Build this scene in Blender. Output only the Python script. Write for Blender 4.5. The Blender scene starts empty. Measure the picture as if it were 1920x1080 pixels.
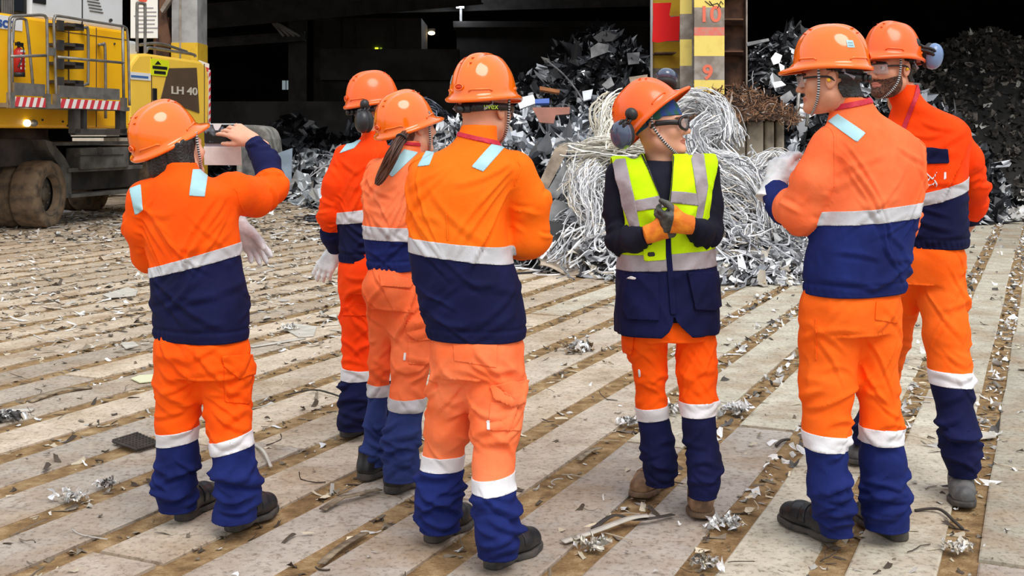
import bpy, math, random
import numpy as np
from mathutils import Vector, Matrix
rng = np.random.default_rng(7)
random.seed(7)
SC = bpy.context.scene
COL = SC.collection
F_PX, CX, YH, CAM_H = 2200.0, 960.0, 250.0, 1.5
# ---------------------------------------------------------------- photo geometry
def P(px, py, Y):
    return np.array([(px-CX)*Y/F_PX, Y, CAM_H-(py-YH)*Y/F_PX])
def G(px, py):
    Y = F_PX*CAM_H/(py-YH)
    return np.array([(px-CX)*Y/F_PX, Y, 0.0])
def proj(V):
    return CX+F_PX*V[:, 0]/V[:, 1], YH-F_PX*(V[:, 2]-CAM_H)/V[:, 1]
def nrm(v):
    v = np.asarray(v, float); return v/(np.linalg.norm(v)+1e-12)
def lin(c):
    return tuple(((x/255)/12.92 if x/255 <= .04045 else ((x/255+.055)/1.055)**2.4) for x in c)
# ---------------------------------------------------------------- materials
def nodes(name):
    m = bpy.data.materials.new(name); m.use_nodes = True
    nt = m.node_tree; b = nt.nodes['Principled BSDF']
    return m, nt, b
def N(nt, t, **kw):
    n = nt.nodes.new(t)
    for k, v in kw.items():
        if k in n.inputs: n.inputs[k].default_value = v
        else: setattr(n, k, v)
    return n
def mat(name, c, rough=.6, metal=0., var=0., scale=20., c2=None, bump=0., bscale=60., spec=None, coat=0., emit=0., lo=.4, hi=.6, bdist=.01, det=6.):
    m, nt, b = nodes(name)
    c = (*c, 1)
    b.inputs['Base Color'].default_value = c
    b.inputs['Roughness'].default_value = rough
    b.inputs['Metallic'].default_value = metal
    if spec is not None: b.inputs['Specular IOR Level'].default_value = spec
    if coat: b.inputs['Coat Weight'].default_value = coat; b.inputs['Coat Roughness'].default_value = .06
    if emit:
        b.inputs['Emission Color'].default_value = c; b.inputs['Emission Strength'].default_value = emit
    tc = N(nt, 'ShaderNodeTexCoord')
    if var or c2 is not None:
        n = N(nt, 'ShaderNodeTexNoise', Scale=scale, Detail=det)
        nt.links.new(tc.outputs['Object'], n.inputs['Vector'])
        r = N(nt, 'ShaderNodeValToRGB')
        r.color_ramp.elements[0].position = lo; r.color_ramp.elements[1].position = hi
        if c2 is None: c2 = tuple(x*(1-var) for x in c[:3])
        r.color_ramp.elements[0].color = c; r.color_ramp.elements[1].color = (*c2, 1)
        nt.links.new(n.outputs['Fac'], r.inputs['Fac']); nt.links.new(r.outputs['Color'], b.inputs['Base Color'])
    if bump:
        n = N(nt, 'ShaderNodeTexNoise', Scale=bscale, Detail=4.)
        nt.links.new(tc.outputs['Object'], n.inputs['Vector'])
        bp = N(nt, 'ShaderNodeBump', Strength=bump, Distance=bdist)
        nt.links.new(n.outputs['Fac'], bp.inputs['Height']); nt.links.new(bp.outputs['Normal'], b.inputs['Normal'])
    return m
def fabric(name, rgb, fade=.0, fadec=None, sheen=.0):
    """woven work cloth: slight wash-out in large patches, fine weave bump, soft creases"""
    m, nt, b = nodes(name)
    c = lin(rgb)
    c2 = lin(fadec) if fadec else tuple(min(1, x*1.12+.01) for x in c)
    tc = N(nt, 'ShaderNodeTexCoord')
    n = N(nt, 'ShaderNodeTexNoise', Scale=5., Detail=5., Roughness=.6)
    nt.links.new(tc.outputs['Object'], n.inputs['Vector'])
    r = N(nt, 'ShaderNodeValToRGB')
    r.color_ramp.elements[0].position = .35; r.color_ramp.elements[1].position = .7
    r.color_ramp.elements[0].color = (*c, 1); r.color_ramp.elements[1].color = (*c2, 1)
    nt.links.new(n.outputs['Fac'], r.inputs['Fac']); nt.links.new(r.outputs['Color'], b.inputs['Base Color'])
    b.inputs['Roughness'].default_value = .85; b.inputs['Specular IOR Level'].default_value = .2
    if sheen: b.inputs['Sheen Weight'].default_value = sheen
    n1 = N(nt, 'ShaderNodeTexNoise', Scale=26., Detail=3.)
    n2 = N(nt, 'ShaderNodeTexNoise', Scale=420., Detail=1.)
    nt.links.new(tc.outputs['Object'], n1.inputs['Vector']); nt.links.new(tc.outputs['Object'], n2.inputs['Vector'])
    b1 = N(nt, 'ShaderNodeBump', Strength=.12, Distance=.02); b2 = N(nt, 'ShaderNodeBump', Strength=.25, Distance=.002)
    nt.links.new(n1.outputs['Fac'], b1.inputs['Height']); nt.links.new(n2.outputs['Fac'], b2.inputs['Height'])
    nt.links.new(b1.outputs['Normal'], b2.inputs['Normal']); nt.links.new(b2.outputs['Normal'], b.inputs['Normal'])
    return m
def attr_mat(name, rough=.5, metal=.0, bump=0., bscale=40., attr='Col', mul=None):
    m, nt, b = nodes(name)
    a = N(nt, 'ShaderNodeAttribute', attribute_name=attr)
    nt.links.new(a.outputs['Color'], b.inputs['Base Color'])
    b.inputs['Roughness'].default_value = rough; b.inputs['Metallic'].default_value = metal
    if bump:
        tc = N(nt, 'ShaderNodeTexCoord'); n = N(nt, 'ShaderNodeTexNoise', Scale=bscale, Detail=4.)
        nt.links.new(tc.outputs['Object'], n.inputs['Vector'])
        bp = N(nt, 'ShaderNodeBump', Strength=bump, Distance=.01)
        nt.links.new(n.outputs['Fac'], bp.inputs['Height']); nt.links.new(bp.outputs['Normal'], b.inputs['Normal'])
    return m
# ---------------------------------------------------------------- object helpers
def put(name, V, F, m, parent=None, smooth=True, mi=None, label=None, solid=0., colors=None, origin=None):
    V = np.asarray(V, float)
    me = bpy.data.meshes.new(name)
    if origin is not None: V = V-np.asarray(origin)
    if isinstance(F, np.ndarray):
        nv, nf, k = len(V), len(F), F.shape[1]
        me.vertices.add(nv); me.vertices.foreach_set('co', V.astype(np.float32).ravel())
        me.loops.add(nf*k); me.loops.foreach_set('vertex_index', F.astype(np.int32).ravel())
        me.polygons.add(nf); me.polygons.foreach_set('loop_start', np.arange(0, nf*k, k, dtype=np.int32))
        me.update(calc_edges=True)
    else:
        me.from_pydata([tuple(v) for v in V], [], [tuple(int(i) for i in f) for f in F])
    ms = m if isinstance(m, (list, tuple)) else [m]
    for x in ms: me.materials.append(x)
    if mi is not None: me.polygons.foreach_set('material_index', np.asarray(mi, np.int32))
    me.polygons.foreach_set('use_smooth', np.full(len(me.polygons), bool(smooth)))
    if colors is not None:
        ca = me.color_attributes.new('Col', 'FLOAT_COLOR', 'POINT')
        c4 = np.ones((len(V), 4), np.float32); c4[:, :3] = colors
        ca.data.foreach_set('color', c4.ravel())
    me.validate(); me.update()
    o = bpy.data.objects.new(name, me); COL.objects.link(o)
    if origin is not None: o.location = Vector(origin)
    if parent is not None:
        o.parent = parent; o.matrix_parent_inverse = parent.matrix_basis.inverted()
    if label: o['label'] = label
    if solid:
        s = o.modifiers.new('thick', 'SOLIDIFY'); s.thickness = solid; s.offset = -1
    return o
def tag(o, label, cat=None, group=None, kind=None):
    if label: o['label'] = label
    if cat: o['category'] = cat
    if group: o['group'] = group
    if kind: o['kind'] = kind
    return o
def empty(name, loc, label=None, cat=None, group=None):
    o = bpy.data.objects.new(name, None); COL.objects.link(o); o.location = Vector(loc); o.empty_display_size = .2
    return tag(o, label, cat, group)
class MB:
    """collects shapes into one mesh"""
    def __init__(s): s.V = []; s.F = []; s.M = []; s.n = 0
    def add(s, V, F, mi=0):
        V = np.asarray(V, float)
        s.V.append(V); s.F += [[int(i)+s.n for i in f] for f in F]; s.M += [mi]*len(F); s.n += len(V); return s
    def box(s, c, d, R=None, mi=0, taper=None):
        d = np.asarray(d, float)/2
        V = np.array([[x, y, z] for z in (-1, 1) for y in (-1, 1) for x in (-1, 1)], float)*d
        if taper is not None: V[4:, :2] *= taper
        if R is not None: V = V@np.asarray(R, float).T
        return s.add(V+np.asarray(c, float), [[0, 2, 3, 1], [4, 5, 7, 6], [0, 1, 5, 4], [2, 6, 7, 3], [0, 4, 6, 2], [1, 3, 7, 5]], mi)
    def tube(s, pts, r, k=8, mi=0, closed=False, flat=None, cap=True):
        V, F = tube_mesh(pts, r, k, closed, flat, cap); return s.add(V, F, mi)
    def prism(s, poly, a, b, mi=0):
        """extrude a 3D polygon by vector b-a offsets: poly (n,3), moved by a and by b"""
        poly = np.asarray(poly, float); n = len(poly)
        V = np.vstack([poly+np.asarray(a), poly+np.asarray(b)])
        return s.add(V, [list(range(n))[::-1], list(range(n, 2*n))]+[[i, (i+1) % n, n+(i+1) % n, n+i] for i in range(n)], mi)
    def cyl(s, a, b, r0, r1=None, k=20, mi=0):
        a = np.asarray(a, float); b = np.asarray(b, float)
        return s.tube([a, b], [r0, r0 if r1 is None else r1], k, mi)
    def ell(s, c, r, R=None, nu=16, nv=10, mi=0):
        V = []; F = []
        for j in range(nv+1):
            ph = math.pi*j/nv-math.pi/2
            for i in range(nu):
                t = 2*math.pi*i/nu
                V.append([math.cos(ph)*math.cos(t)*r[0], math.cos(ph)*math.sin(t)*r[1], math.sin(ph)*r[2]])
        for j in range(nv):
            for i in range(nu):
                F.append([j*nu+i, j*nu+(i+1) % nu, (j+1)*nu+(i+1) % nu, (j+1)*nu+i])
        V = np.array(V)
        if R is not None: V = V@np.asarray(R, float).T
        return s.add(V+np.asarray(c, float), F, mi)
    def build(s, name, m, parent=None, smooth=False, bevel=0., label=None, solid=0., auto=True, origin=None):
        o = put(name, np.vstack(s.V), s.F, m, parent, smooth, s.M, label, solid, origin=origin)
        if bevel:
            b = o.modifiers.new('bevel', 'BEVEL'); b.width = bevel; b.segments = 2; b.limit_method = 'ANGLE'
        return o
def frames(pts, closed=False):
    pts = np.asarray(pts, float); n = len(pts)
    T = np.zeros_like(pts)
    for i in range(n):
        a = pts[i-1] if (i > 0 or closed) else pts[i]
        b = pts[(i+1) % n] if (i < n-1 or closed) else pts[i]
        T[i] = nrm(b-a)
    u = np.cross(T[0], [0, 0, 1.]); u = nrm(u) if np.linalg.norm(u) > 1e-3 else np.array([1., 0, 0])
    U = []
    for i in range(n):
        u = nrm(u-T[i]*np.dot(u, T[i])); U.append(u)
    U = np.array(U); return T, U, np.cross(T, U)
def tube_mesh(pts, r, k=8, closed=False, flat=None, cap=True):
    pts = np.asarray(pts, float); n = len(pts); r = np.broadcast_to(np.asarray(r, float), (n,))
    T, U, W = frames(pts, closed)
    V = []; F = []
    fl = 1. if flat is None else flat
    for i in range(n):
        for j in range(k):
            a = 2*math.pi*j/k
            V.append(pts[i]+r[i]*(math.cos(a)*U[i]+fl*math.sin(a)*W[i]))
    m = n if closed else n-1
    for i in range(m):
        i2 = (i+1) % n
        for j in range(k):
            F.append([i*k+j, i*k+(j+1) % k, i2*k+(j+1) % k, i2*k+j])
    if not closed and cap:
        F.append(list(range(k))[::-1]); F.append([(n-1)*k+j for j in range(k)])
    return np.array(V), F
def spline(pts, per=6):
    pts = np.asarray(pts, float); n = len(pts); out = []
    for i in range(n-1):
        p0 = pts[max(i-1, 0)]; p1 = pts[i]; p2 = pts[i+1]; p3 = pts[min(i+2, n-1)]
        for j in range(per):
            t = j/per
            out.append(.5*((2*p1)+(-p0+p2)*t+(2*p0-5*p1+4*p2-p3)*t*t+(-p0+3*p1-3*p2+p3)*t**3))
    out.append(pts[-1]); return np.array(out)
def text_mesh(txt, size, name, m, loc, R, parent=None, ext=.004, sx=1., bold=0.):
    cu = bpy.data.curves.new(name, 'FONT'); cu.body = txt; cu.size = size; cu.extrude = ext; cu.align_x = 'CENTER'; cu.align_y = 'CENTER'; cu.offset = bold
    ob = bpy.data.objects.new(name, cu); COL.objects.link(ob)
    dg = bpy.context.evaluated_depsgraph_get(); me = bpy.data.meshes.new_from_object(ob.evaluated_get(dg))
    bpy.data.objects.remove(ob)
    V = np.array([v.co[:] for v in me.vertices]); F = [list(p.vertices) for p in me.polygons]
    V[:, 0] *= sx
    V = V@np.asarray(R, float).T+np.asarray(loc)
    return put(name, V, F, m, parent, False)
# ---------------------------------------------------------------- noise
def vnoise(Q, seed=0):
    i = np.floor(Q).astype(np.int64); f = Q-i; u = f*f*(3-2*f)
    def h(a, b, c):
        x = (a*73856093) ^ (b*19349663) ^ (c*83492791) ^ (seed*2654435761 & 0x7fffffff)
        x = (x ^ (x >> 13))*1274126177 & 0x7fffffff
        x = (x ^ (x >> 16)) & 0xffff
        return x/32767.5-1
    r = 0
    for dx in (0, 1):
        for dy in (0, 1):
            for dz in (0, 1):
                w = (u[:, 0] if dx else 1-u[:, 0])*(u[:, 1] if dy else 1-u[:, 1])*(u[:, 2] if dz else 1-u[:, 2])
                r = r+w*h(i[:, 0]+dx, i[:, 1]+dy, i[:, 2]+dz)
    return r
def fbm(Q, seed=0, o=3):
    r = 0; a = 1.
    for k in range(o): r = r+a*vnoise(Q*2**k, seed+k*17); a *= .5
    return r
# ---------------------------------------------------------------- implicit surfaces
def surface_nets(Fv, lo, h):
    nx, ny, nz = Fv.shape
    s = Fv < 0
    cnt = np.zeros((nx-1, ny-1, nz-1), np.int8)
    for i in (0, 1):
        for j in (0, 1):
            for k in (0, 1): cnt += s[i:nx-1+i, j:ny-1+j, k:nz-1+k]
    mixed = (cnt > 0) & (cnt < 8)
    idx = np.full(mixed.shape, -1, np.int64); cells = np.argwhere(mixed); idx[mixed] = np.arange(len(cells))
    acc = np.zeros((len(cells), 3)); num = np.zeros(len(cells))
    cor = [np.array([i, j, k]) for i in (0, 1) for j in (0, 1) for k in (0, 1)]
    for a in range(8):
        for b in range(a+1, 8):
            if np.abs(cor[a]-cor[b]).sum() != 1: continue
            ca = cells+cor[a]; cb = cells+cor[b]
            fa = Fv[ca[:, 0], ca[:, 1], ca[:, 2]]; fb = Fv[cb[:, 0], cb[:, 1], cb[:, 2]]
            x = (fa < 0) != (fb < 0); t = np.where(x, fa/np.where(x, fa-fb, 1), 0)
            acc += np.where(x[:, None], cor[a]+t[:, None]*(cor[b]-cor[a]), 0); num += x
    V = np.asarray(lo)+h*(cells+acc/num[:, None])
    quads = []
    for ax in range(3):
        b, c = [(1, 2), (2, 0), (0, 1)][ax]
        sl0 = [slice(None)]*3; sl1 = [slice(None)]*3
        sl0[ax] = slice(0, -1); sl1[ax] = slice(1, None)
        ch = s[tuple(sl0)] != s[tuple(sl1)]
        e = np.argwhere(ch)
        ok = (e[:, b] >= 1) & (e[:, c] >= 1) & (e[:, b] < Fv.shape[b]-1) & (e[:, c] < Fv.shape[c]-1)
        e = e[ok]
        eb = np.eye(3, dtype=int)[b]; ec = np.eye(3, dtype=int)[c]
        q = [e-eb-ec, e-ec, e, e-eb]
        q = np.stack([idx[x[:, 0], x[:, 1], x[:, 2]] for x in q], 1)
        ins = s[e[:, 0], e[:, 1], e[:, 2]]
        q[~ins] = q[~ins][:, ::-1]
        quads.append(q)
    Q = np.vstack(quads); Q = Q[(Q >= 0).all(1)]
    return V, Q
def tris(Q): return np.vstack([Q[:, [0, 1, 2]], Q[:, [0, 2, 3]]])
def normals(V, T):
    n = np.cross(V[T[:, 1]]-V[T[:, 0]], V[T[:, 2]]-V[T[:, 0]])
    out = np.zeros_like(V)
    for k in range(3):
        for d in range(3): out[:, d] += np.bincount(T[:, k], n[:, d], len(V))
    return out/(np.linalg.norm(out, axis=1, keepdims=True)+1e-12)
def smooth(V, T, it=2, lam=.5):
    E = np.vstack([T[:, [0, 1]], T[:, [1, 2]], T[:, [2, 0]]])
    a = np.concatenate([E[:, 0], E[:, 1]]); b = np.concatenate([E[:, 1], E[:, 0]])
    deg = np.bincount(a, minlength=len(V))+1e-9
    for _ in range(it):
        S = np.stack([np.bincount(a, V[b, d], len(V)) for d in range(3)], 1)/deg[:, None]
        V = V+lam*(S-V)
    return V
def sdf_mesh(fn, lo, hi, h, it=2):
    lo = np.asarray(lo, float); hi = np.asarray(hi, float)
    n = np.ceil((hi-lo)/h).astype(int)+1
    g = np.stack(np.meshgrid(*[lo[d]+h*np.arange(n[d]) for d in range(3)], indexing='ij'), -1).reshape(-1, 3)
    out = np.empty(len(g))
    for i in range(0, len(g), 400000): out[i:i+400000] = fn(g[i:i+400000])
    V, Q = surface_nets(out.reshape(n), lo, h)
    T = tris(Q)
    return smooth(V, T, it), T
def smin(a, b, k):
    h = np.clip(.5+.5*(b-a)/k, 0, 1)
    return b+(a-b)*h-k*h*(1-h)
def s_ell(p, c, r, R=None):
    q = p-np.asarray(c)
    if R is not None: q = q@np.asarray(R)
    r = np.asarray(r, float)
    k0 = np.linalg.norm(q/r, axis=1); k1 = np.linalg.norm(q/(r*r), axis=1)
    return k0*(k0-1)/(k1+1e-9)
def s_seg(p, a, b, ra, rb):
    a = np.asarray(a, float); b = np.asarray(b, float); ba = b-a; pa = p-a
    h = np.clip(pa@ba/(ba@ba), 0, 1)
    return np.linalg.norm(pa-h[:, None]*ba, axis=1)-(ra+(rb-ra)*h), h
def s_tube(p, pts, rad, k=.015):
    """smooth tapered tube; also the arc length of the nearest point"""
    d = None; L = 0.
    for i in range(len(pts)-1):
        e, h = s_seg(p, pts[i], pts[i+1], rad[i], rad[i+1])
        l = np.linalg.norm(np.asarray(pts[i+1])-np.asarray(pts[i]))
        if d is None: d = e; raw = e; s = h*l
        else:
            s = np.where(e < raw, L+h*l, s); raw = np.minimum(raw, e); d = smin(d, e, k)
        L += l
    return d, s
def split(V, T, g, extra=()):
    """cut triangles along g=0; returns V, T, side mask per triangle, extras"""
    g = np.where(np.abs(g) < 1e-9, 1e-9, g)
    pos = g > 0; c = pos[T].sum(1)
    full = T[(c == 0) | (c == 3)]
    mix = T[(c == 1) | (c == 2)]
    if len(mix) == 0: return V, T, pos[T[:, 0]], list(extra)
    cm = pos[mix].sum(1)
    lone = np.where(cm[:, None] == 1, pos[mix], ~pos[mix])
    k = lone.argmax(1); ar = np.arange(len(mix))
    a = mix[ar, k]; b = mix[ar, (k+1) % 3]; d = mix[ar, (k+2) % 3]
    def key(x, y): return np.minimum(x, y)*len(V)+np.maximum(x, y)
    ks = np.concatenate([key(a, b), key(a, d)]); uk, inv = np.unique(ks, return_inverse=True)
    x = uk//len(V); y = uk % len(V); t = (g[x]/(g[x]-g[y]))
    nV = V[x]+t[:, None]*(V[y]-V[x])
    ex = []
    for e in extra:
        tt = t if e.ndim == 1 else t[:, None]
        ex.append(np.concatenate([e, e[x]+tt*(e[y]-e[x])]))
    m1 = len(V)+inv[:len(mix)]; m2 = len(V)+inv[len(mix):]
    t1 = np.stack([a, m1, m2], 1); t2 = np.stack([m1, b, d], 1); t3 = np.stack([m1, d, m2], 1)
    sl = pos[a]
    return np.vstack([V, nV]), np.vstack([full, t1, t2, t3]), np.concatenate([pos[full[:, 0]], sl, ~sl, ~sl]), ex
def compact(V, T, extra=()):
    u, inv = np.unique(T, return_inverse=True)
    return V[u], inv.reshape(T.shape), [e[u] for e in extra]
def keep(V, T, g, extra=()):
    V, T, s, ex = split(V, T, g, extra); T = T[s]
    return compact(V, T, ex)
def largest(V, T, extra):
    lab = np.arange(len(V))
    while True:
        m_ = lab[T].min(1); new = lab.copy()
        for k in range(3): np.minimum.at(new, T[:, k], m_)
        new = new[new]
        if (new == lab).all(): break
        lab = new
    w = np.bincount(lab[T[:, 0]]).argmax(); return compact(V, T[lab[T[:, 0]] == w], extra)
def patch(name, V, T, g, m, parent, off=.003, thick=.004, label=None, nrmls=None):
    """a piece of cloth or tape that lies on the surface where g > 0"""
    Nn = normals(V, T) if nrmls is None else nrmls
    V2, T2, (N2,) = keep(V, T, g, (Nn,))
    if len(T2) < 2: return None
    V2, T2, (N2,) = largest(V2, T2, (N2,)) if 'seam' in name or 'placket' in name or 'pocket' in name else (V2, T2, (N2,))
    N2 = N2/(np.linalg.norm(N2, axis=1, keepdims=True)+1e-9)
    return put(name, V2+N2*off, T2, m, parent, True, label=label, solid=thick)
def poly_sd(x, y, poly):
    """signed distance to polygon, positive inside"""
    poly = np.asarray(poly, float); d = np.full(len(x), 1e9); ins = np.zeros(len(x), bool); n = len(poly)
    for i in range(n):
        a = poly[i]; b = poly[(i+1) % n]; e = b-a
        wx = x-a[0]; wy = y-a[1]; t = np.clip((wx*e[0]+wy*e[1])/(e@e), 0, 1)
        d = np.minimum(d, np.hypot(wx-t*e[0], wy-t*e[1]))
        c = ((a[1] > y) != (b[1] > y)) & (x < (b[0]-a[0])*(y-a[1])/((b[1]-a[1]) if b[1] != a[1] else 1e-9)+a[0])
        ins ^= c
    return np.where(ins, d, -d)
def line_sd(x, y, pl, w):
    d = np.full(len(x), 1e9); pl = np.asarray(pl, float)
    for i in range(len(pl)-1):
        a = pl[i]; e = pl[i+1]-a
        wx = x-a[0]; wy = y-a[1]; t = np.clip((wx*e[0]+wy*e[1])/(e@e), 0, 1)
        d = np.minimum(d, np.hypot(wx-t*e[0], wy-t*e[1]))
    return w-d
# ================================================================ camera, light
cam = bpy.data.cameras.new('camera'); co = bpy.data.objects.new('camera', cam); COL.objects.link(co)
co.location = (0, 0, CAM_H); co.rotation_euler = (math.radians(90), 0, 0)
cam.sensor_fit = 'HORIZONTAL'; cam.sensor_width = 36; cam.lens = 36*F_PX/1920; cam.shift_y = (YH-540)/1920; cam.clip_end = 300
SC.camera = co
SC.view_settings.view_transform = 'Standard'; SC.view_settings.look = 'None'; SC.view_settings.gamma = 1; SC.view_settings.use_curve_mapping = False
SC.view_settings.exposure = 0.14
w = bpy.data.worlds.new('overcast_sky'); SC.world = w; w.use_nodes = True
nt = w.node_tree; bg = nt.nodes['Background']
tc = N(nt, 'ShaderNodeTexCoord'); sx = N(nt, 'ShaderNodeSeparateXYZ'); nt.links.new(tc.outputs['Generated'], sx.inputs[0])
rp = N(nt, 'ShaderNodeValToRGB'); nt.links.new(sx.outputs['Z'], rp.inputs['Fac'])
rp.color_ramp.elements[0].position = 0.; rp.color_ramp.elements[0].color = (.50, .50, .50, 1)
rp.color_ramp.elements[1].position = .55; rp.color_ramp.elements[1].color = (.92, .97, 1.05, 1)
e = rp.color_ramp.elements.new(.06); e.color = (.98, .98, .98, 1)
nt.links.new(rp.outputs['Color'], bg.inputs['Color']); bg.inputs['Strength'].default_value = 1.05
sun = bpy.data.lights.new('sun', 'SUN'); so = bpy.data.objects.new('sun', sun); COL.objects.link(so)
sun.energy = 1.9; sun.angle = math.radians(35); sun.color = (1, .96, .9)
so.rotation_euler = Vector((-.32, .60, -.95)).to_track_quat('-Z', 'Y').to_euler(); so.location = (-8, -10, 20)
# ================================================================ ground: long slabs with earth-filled gaps
TH = math.atan((1958-960)/F_PX); DG = np.array([math.sin(TH), math.cos(TH)]); PG = np.array([math.cos(TH), -math.sin(TH)])
def dirt_mat():
    m, nt, b = nodes('packed_earth')
    tc = N(nt, 'ShaderNodeTexCoord')
    n = N(nt, 'ShaderNodeTexNoise', Scale=9., Detail=9., Roughness=.7); nt.links.new(tc.outputs['Object'], n.inputs['Vector'])
    r = N(nt, 'ShaderNodeValToRGB'); els = r.color_ramp.elements
    els[0].position = .3; els[0].color = (*lin((92, 70, 48)), 1); els[1].position = .72; els[1].color = (*lin((186, 162, 124)), 1)
    x = els.new(.5); x.color = (*lin((140, 113, 78)), 1)
    nt.links.new(n.outputs['Fac'], r.inputs['Fac']); nt.links.new(r.outputs['Color'], b.inputs['Base Color'])
    b.inputs['Roughness'].default_value = .95; b.inputs['Specular IOR Level'].default_value = .15
    n2 = N(nt, 'ShaderNodeTexNoise', Scale=70., Detail=6.); nt.links.new(tc.outputs['Object'], n2.inputs['Vector'])
    bp = N(nt, 'ShaderNodeBump', Strength=.9, Distance=.012); nt.links.new(n2.outputs['Fac'], bp.inputs['Height']); nt.links.new(bp.outputs['Normal'], b.inputs['Normal'])
    return m
def slab_mat():
    m, nt, b = nodes('worn_slab')
    a = N(nt, 'ShaderNodeAttribute', attribute_name='Col')
    tc = N(nt, 'ShaderNodeTexCoord')
    # broad dirt smears
    n = N(nt, 'ShaderNodeTexNoise', Scale=1.6, Detail=8., Roughness=.68); nt.links.new(tc.outputs['Object'], n.inputs['Vector'])
    r = N(nt, 'ShaderNodeValToRGB'); r.color_ramp.elements[0].position = .46; r.color_ramp.elements[1].position = .74
    r.color_ramp.elements[0].color = (0, 0, 0, 1); r.color_ramp.elements[1].color = (1, 1, 1, 1); nt.links.new(n.outputs['Fac'], r.inputs['Fac'])
    mx = N(nt, 'ShaderNodeMix', data_type='RGBA'); mx.inputs['B'].default_value = (*lin((158, 132, 102)), 1)
    nt.links.new(r.outputs['Color'], mx.inputs['Factor']); nt.links.new(a.outputs['Color'], mx.inputs['A'])
    # fine specks
    n3 = N(nt, 'ShaderNodeTexNoise', Scale=38., Detail=8., Roughness=.75); nt.links.new(tc.outputs['Object'], n3.inputs['Vector'])
    r3 = N(nt, 'ShaderNodeValToRGB'); r3.color_ramp.elements[0].position = .34; r3.color_ramp.elements[1].position = .5
    r3.color_ramp.elements[0].color = (.42, .38, .34, 1); r3.color_ramp.elements[1].color = (1, 1, 1, 1); nt.links.new(n3.outputs['Fac'], r3.inputs['Fac'])
    n4 = N(nt, 'ShaderNodeTexNoise', Scale=6., Detail=6., Roughness=.6); nt.links.new(tc.outputs['Object'], n4.inputs['Vector'])
    r4 = N(nt, 'ShaderNodeValToRGB'); r4.color_ramp.elements[0].position = .3; r4.color_ramp.elements[1].position = .7
    r4.color_ramp.elements[0].color = (.78, .76, .74, 1); r4.color_ramp.elements[1].color = (1.1, 1.1, 1.1, 1); nt.links.new(n4.outputs['Fac'], r4.inputs['Fac'])
    m1 = N(nt, 'ShaderNodeMix', data_type='RGBA', blend_type='MULTIPLY'); m1.inputs['Factor'].default_value = 1; nt.links.new(mx.outputs['Result'], m1.inputs['A']); nt.links.new(r3.outputs['Color'], m1.inputs['B'])
    m2 = N(nt, 'ShaderNodeMix', data_type='RGBA', blend_type='MULTIPLY'); m2.inputs['Factor'].default_value = 1; nt.links.new(m1.outputs['Result'], m2.inputs['A']); nt.links.new(r4.outputs['Color'], m2.inputs['B'])
    nt.links.new(m2.outputs['Result'], b.inputs['Base Color']); b.inputs['Roughness'].default_value = .75; b.inputs['Specular IOR Level'].default_value = .3
    bp = N(nt, 'ShaderNodeBump', Strength=.5, Distance=.006); nt.links.new(n3.outputs['Fac'], bp.inputs['Height']); nt.links.new(bp.outputs['Normal'], b.inputs['Normal'])
    return m
M_DIRT = dirt_mat(); M_SLAB = slab_mat()
fl = MB(); fl.box((0, 40, -.263), (110, 96, .5)); fo = fl.build('floor', M_DIRT); tag(fo, 'bare brown earth between the long grey slabs', 'ground', kind='structure')
V = []; F = []; C = []; per = .4135
def to_xy(q, t): return q*PG+t*DG
n = 0
for k in range(-62, 44):
    q0 = -.328+per*k+.128; wd = per-.128
    t = -6.+random.random()*2
    while t < 52:
        L = random.uniform(3.2, 6.5); e = random.uniform(-.010, .010); e2 = random.uniform(-.010, .010)
        if t+L > -1:
            near = max(0, 1-(t/14)); jz = random.uniform(-.008, .004)
            g = random.uniform(.80, 1.08)
            X = to_xy(q0+wd/2, t+L/2)
            far = min(1, max(0, (5.5-X[0]-X[1]*.05)/9))
            nearg = min(1, max(0, (X[1]-4.6)/3.0)); cb = np.array(lin((186, 182, 177)))*(1-nearg)+np.array(lin((218, 204, 184)))*nearg
            c0 = cb*(1-far*.5)+np.array(lin((184, 164, 138)))*(far*.5)
            if X[0] > 1.2 and X[1] > 5: c0 = np.array(lin((208, 201, 182)))
            if random.random() < .2: c0 = c0*.82
            c = c0*g
            nn = max(2, int(L/.5)+1); edgeA = [random.uniform(-.006, .006) for _ in range(nn)]; edgeB = [random.uniform(-.006, .006) for _ in range(nn)]
            for i in range(nn):
                tt = t+.012+(L-.024)*i/(nn-1)
                for (qq, z) in ((q0+e+edgeA[i], -.02), (q0+e+edgeA[i], -.005+jz), (q0+e+edgeA[i]+.007, 0+jz), (q0+wd+e2+edgeB[i]-.007, 0+jz), (q0+wd+e2+edgeB[i], -.005+jz), (q0+wd+e2+edgeB[i], -.02)):
                    p = to_xy(qq, tt); V.append((p[0], p[1], min(z, 0))); C.append(c)
            for i in range(nn-1):
                for j in range(5):
                    a = n+i*6+j; F.append([a, a+6, a+7, a+1])
            F.append([n+j for j in range(6)]); F.append([n+(nn-1)*6+j for j in range(6)][::-1]); n += nn*6
        t += L
so_ = put('floor', V, F, M_SLAB, None, False, colors=np.array(C)); tag(so_, 'long parallel grey slabs paving the yard', 'ground', kind='structure')
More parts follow.
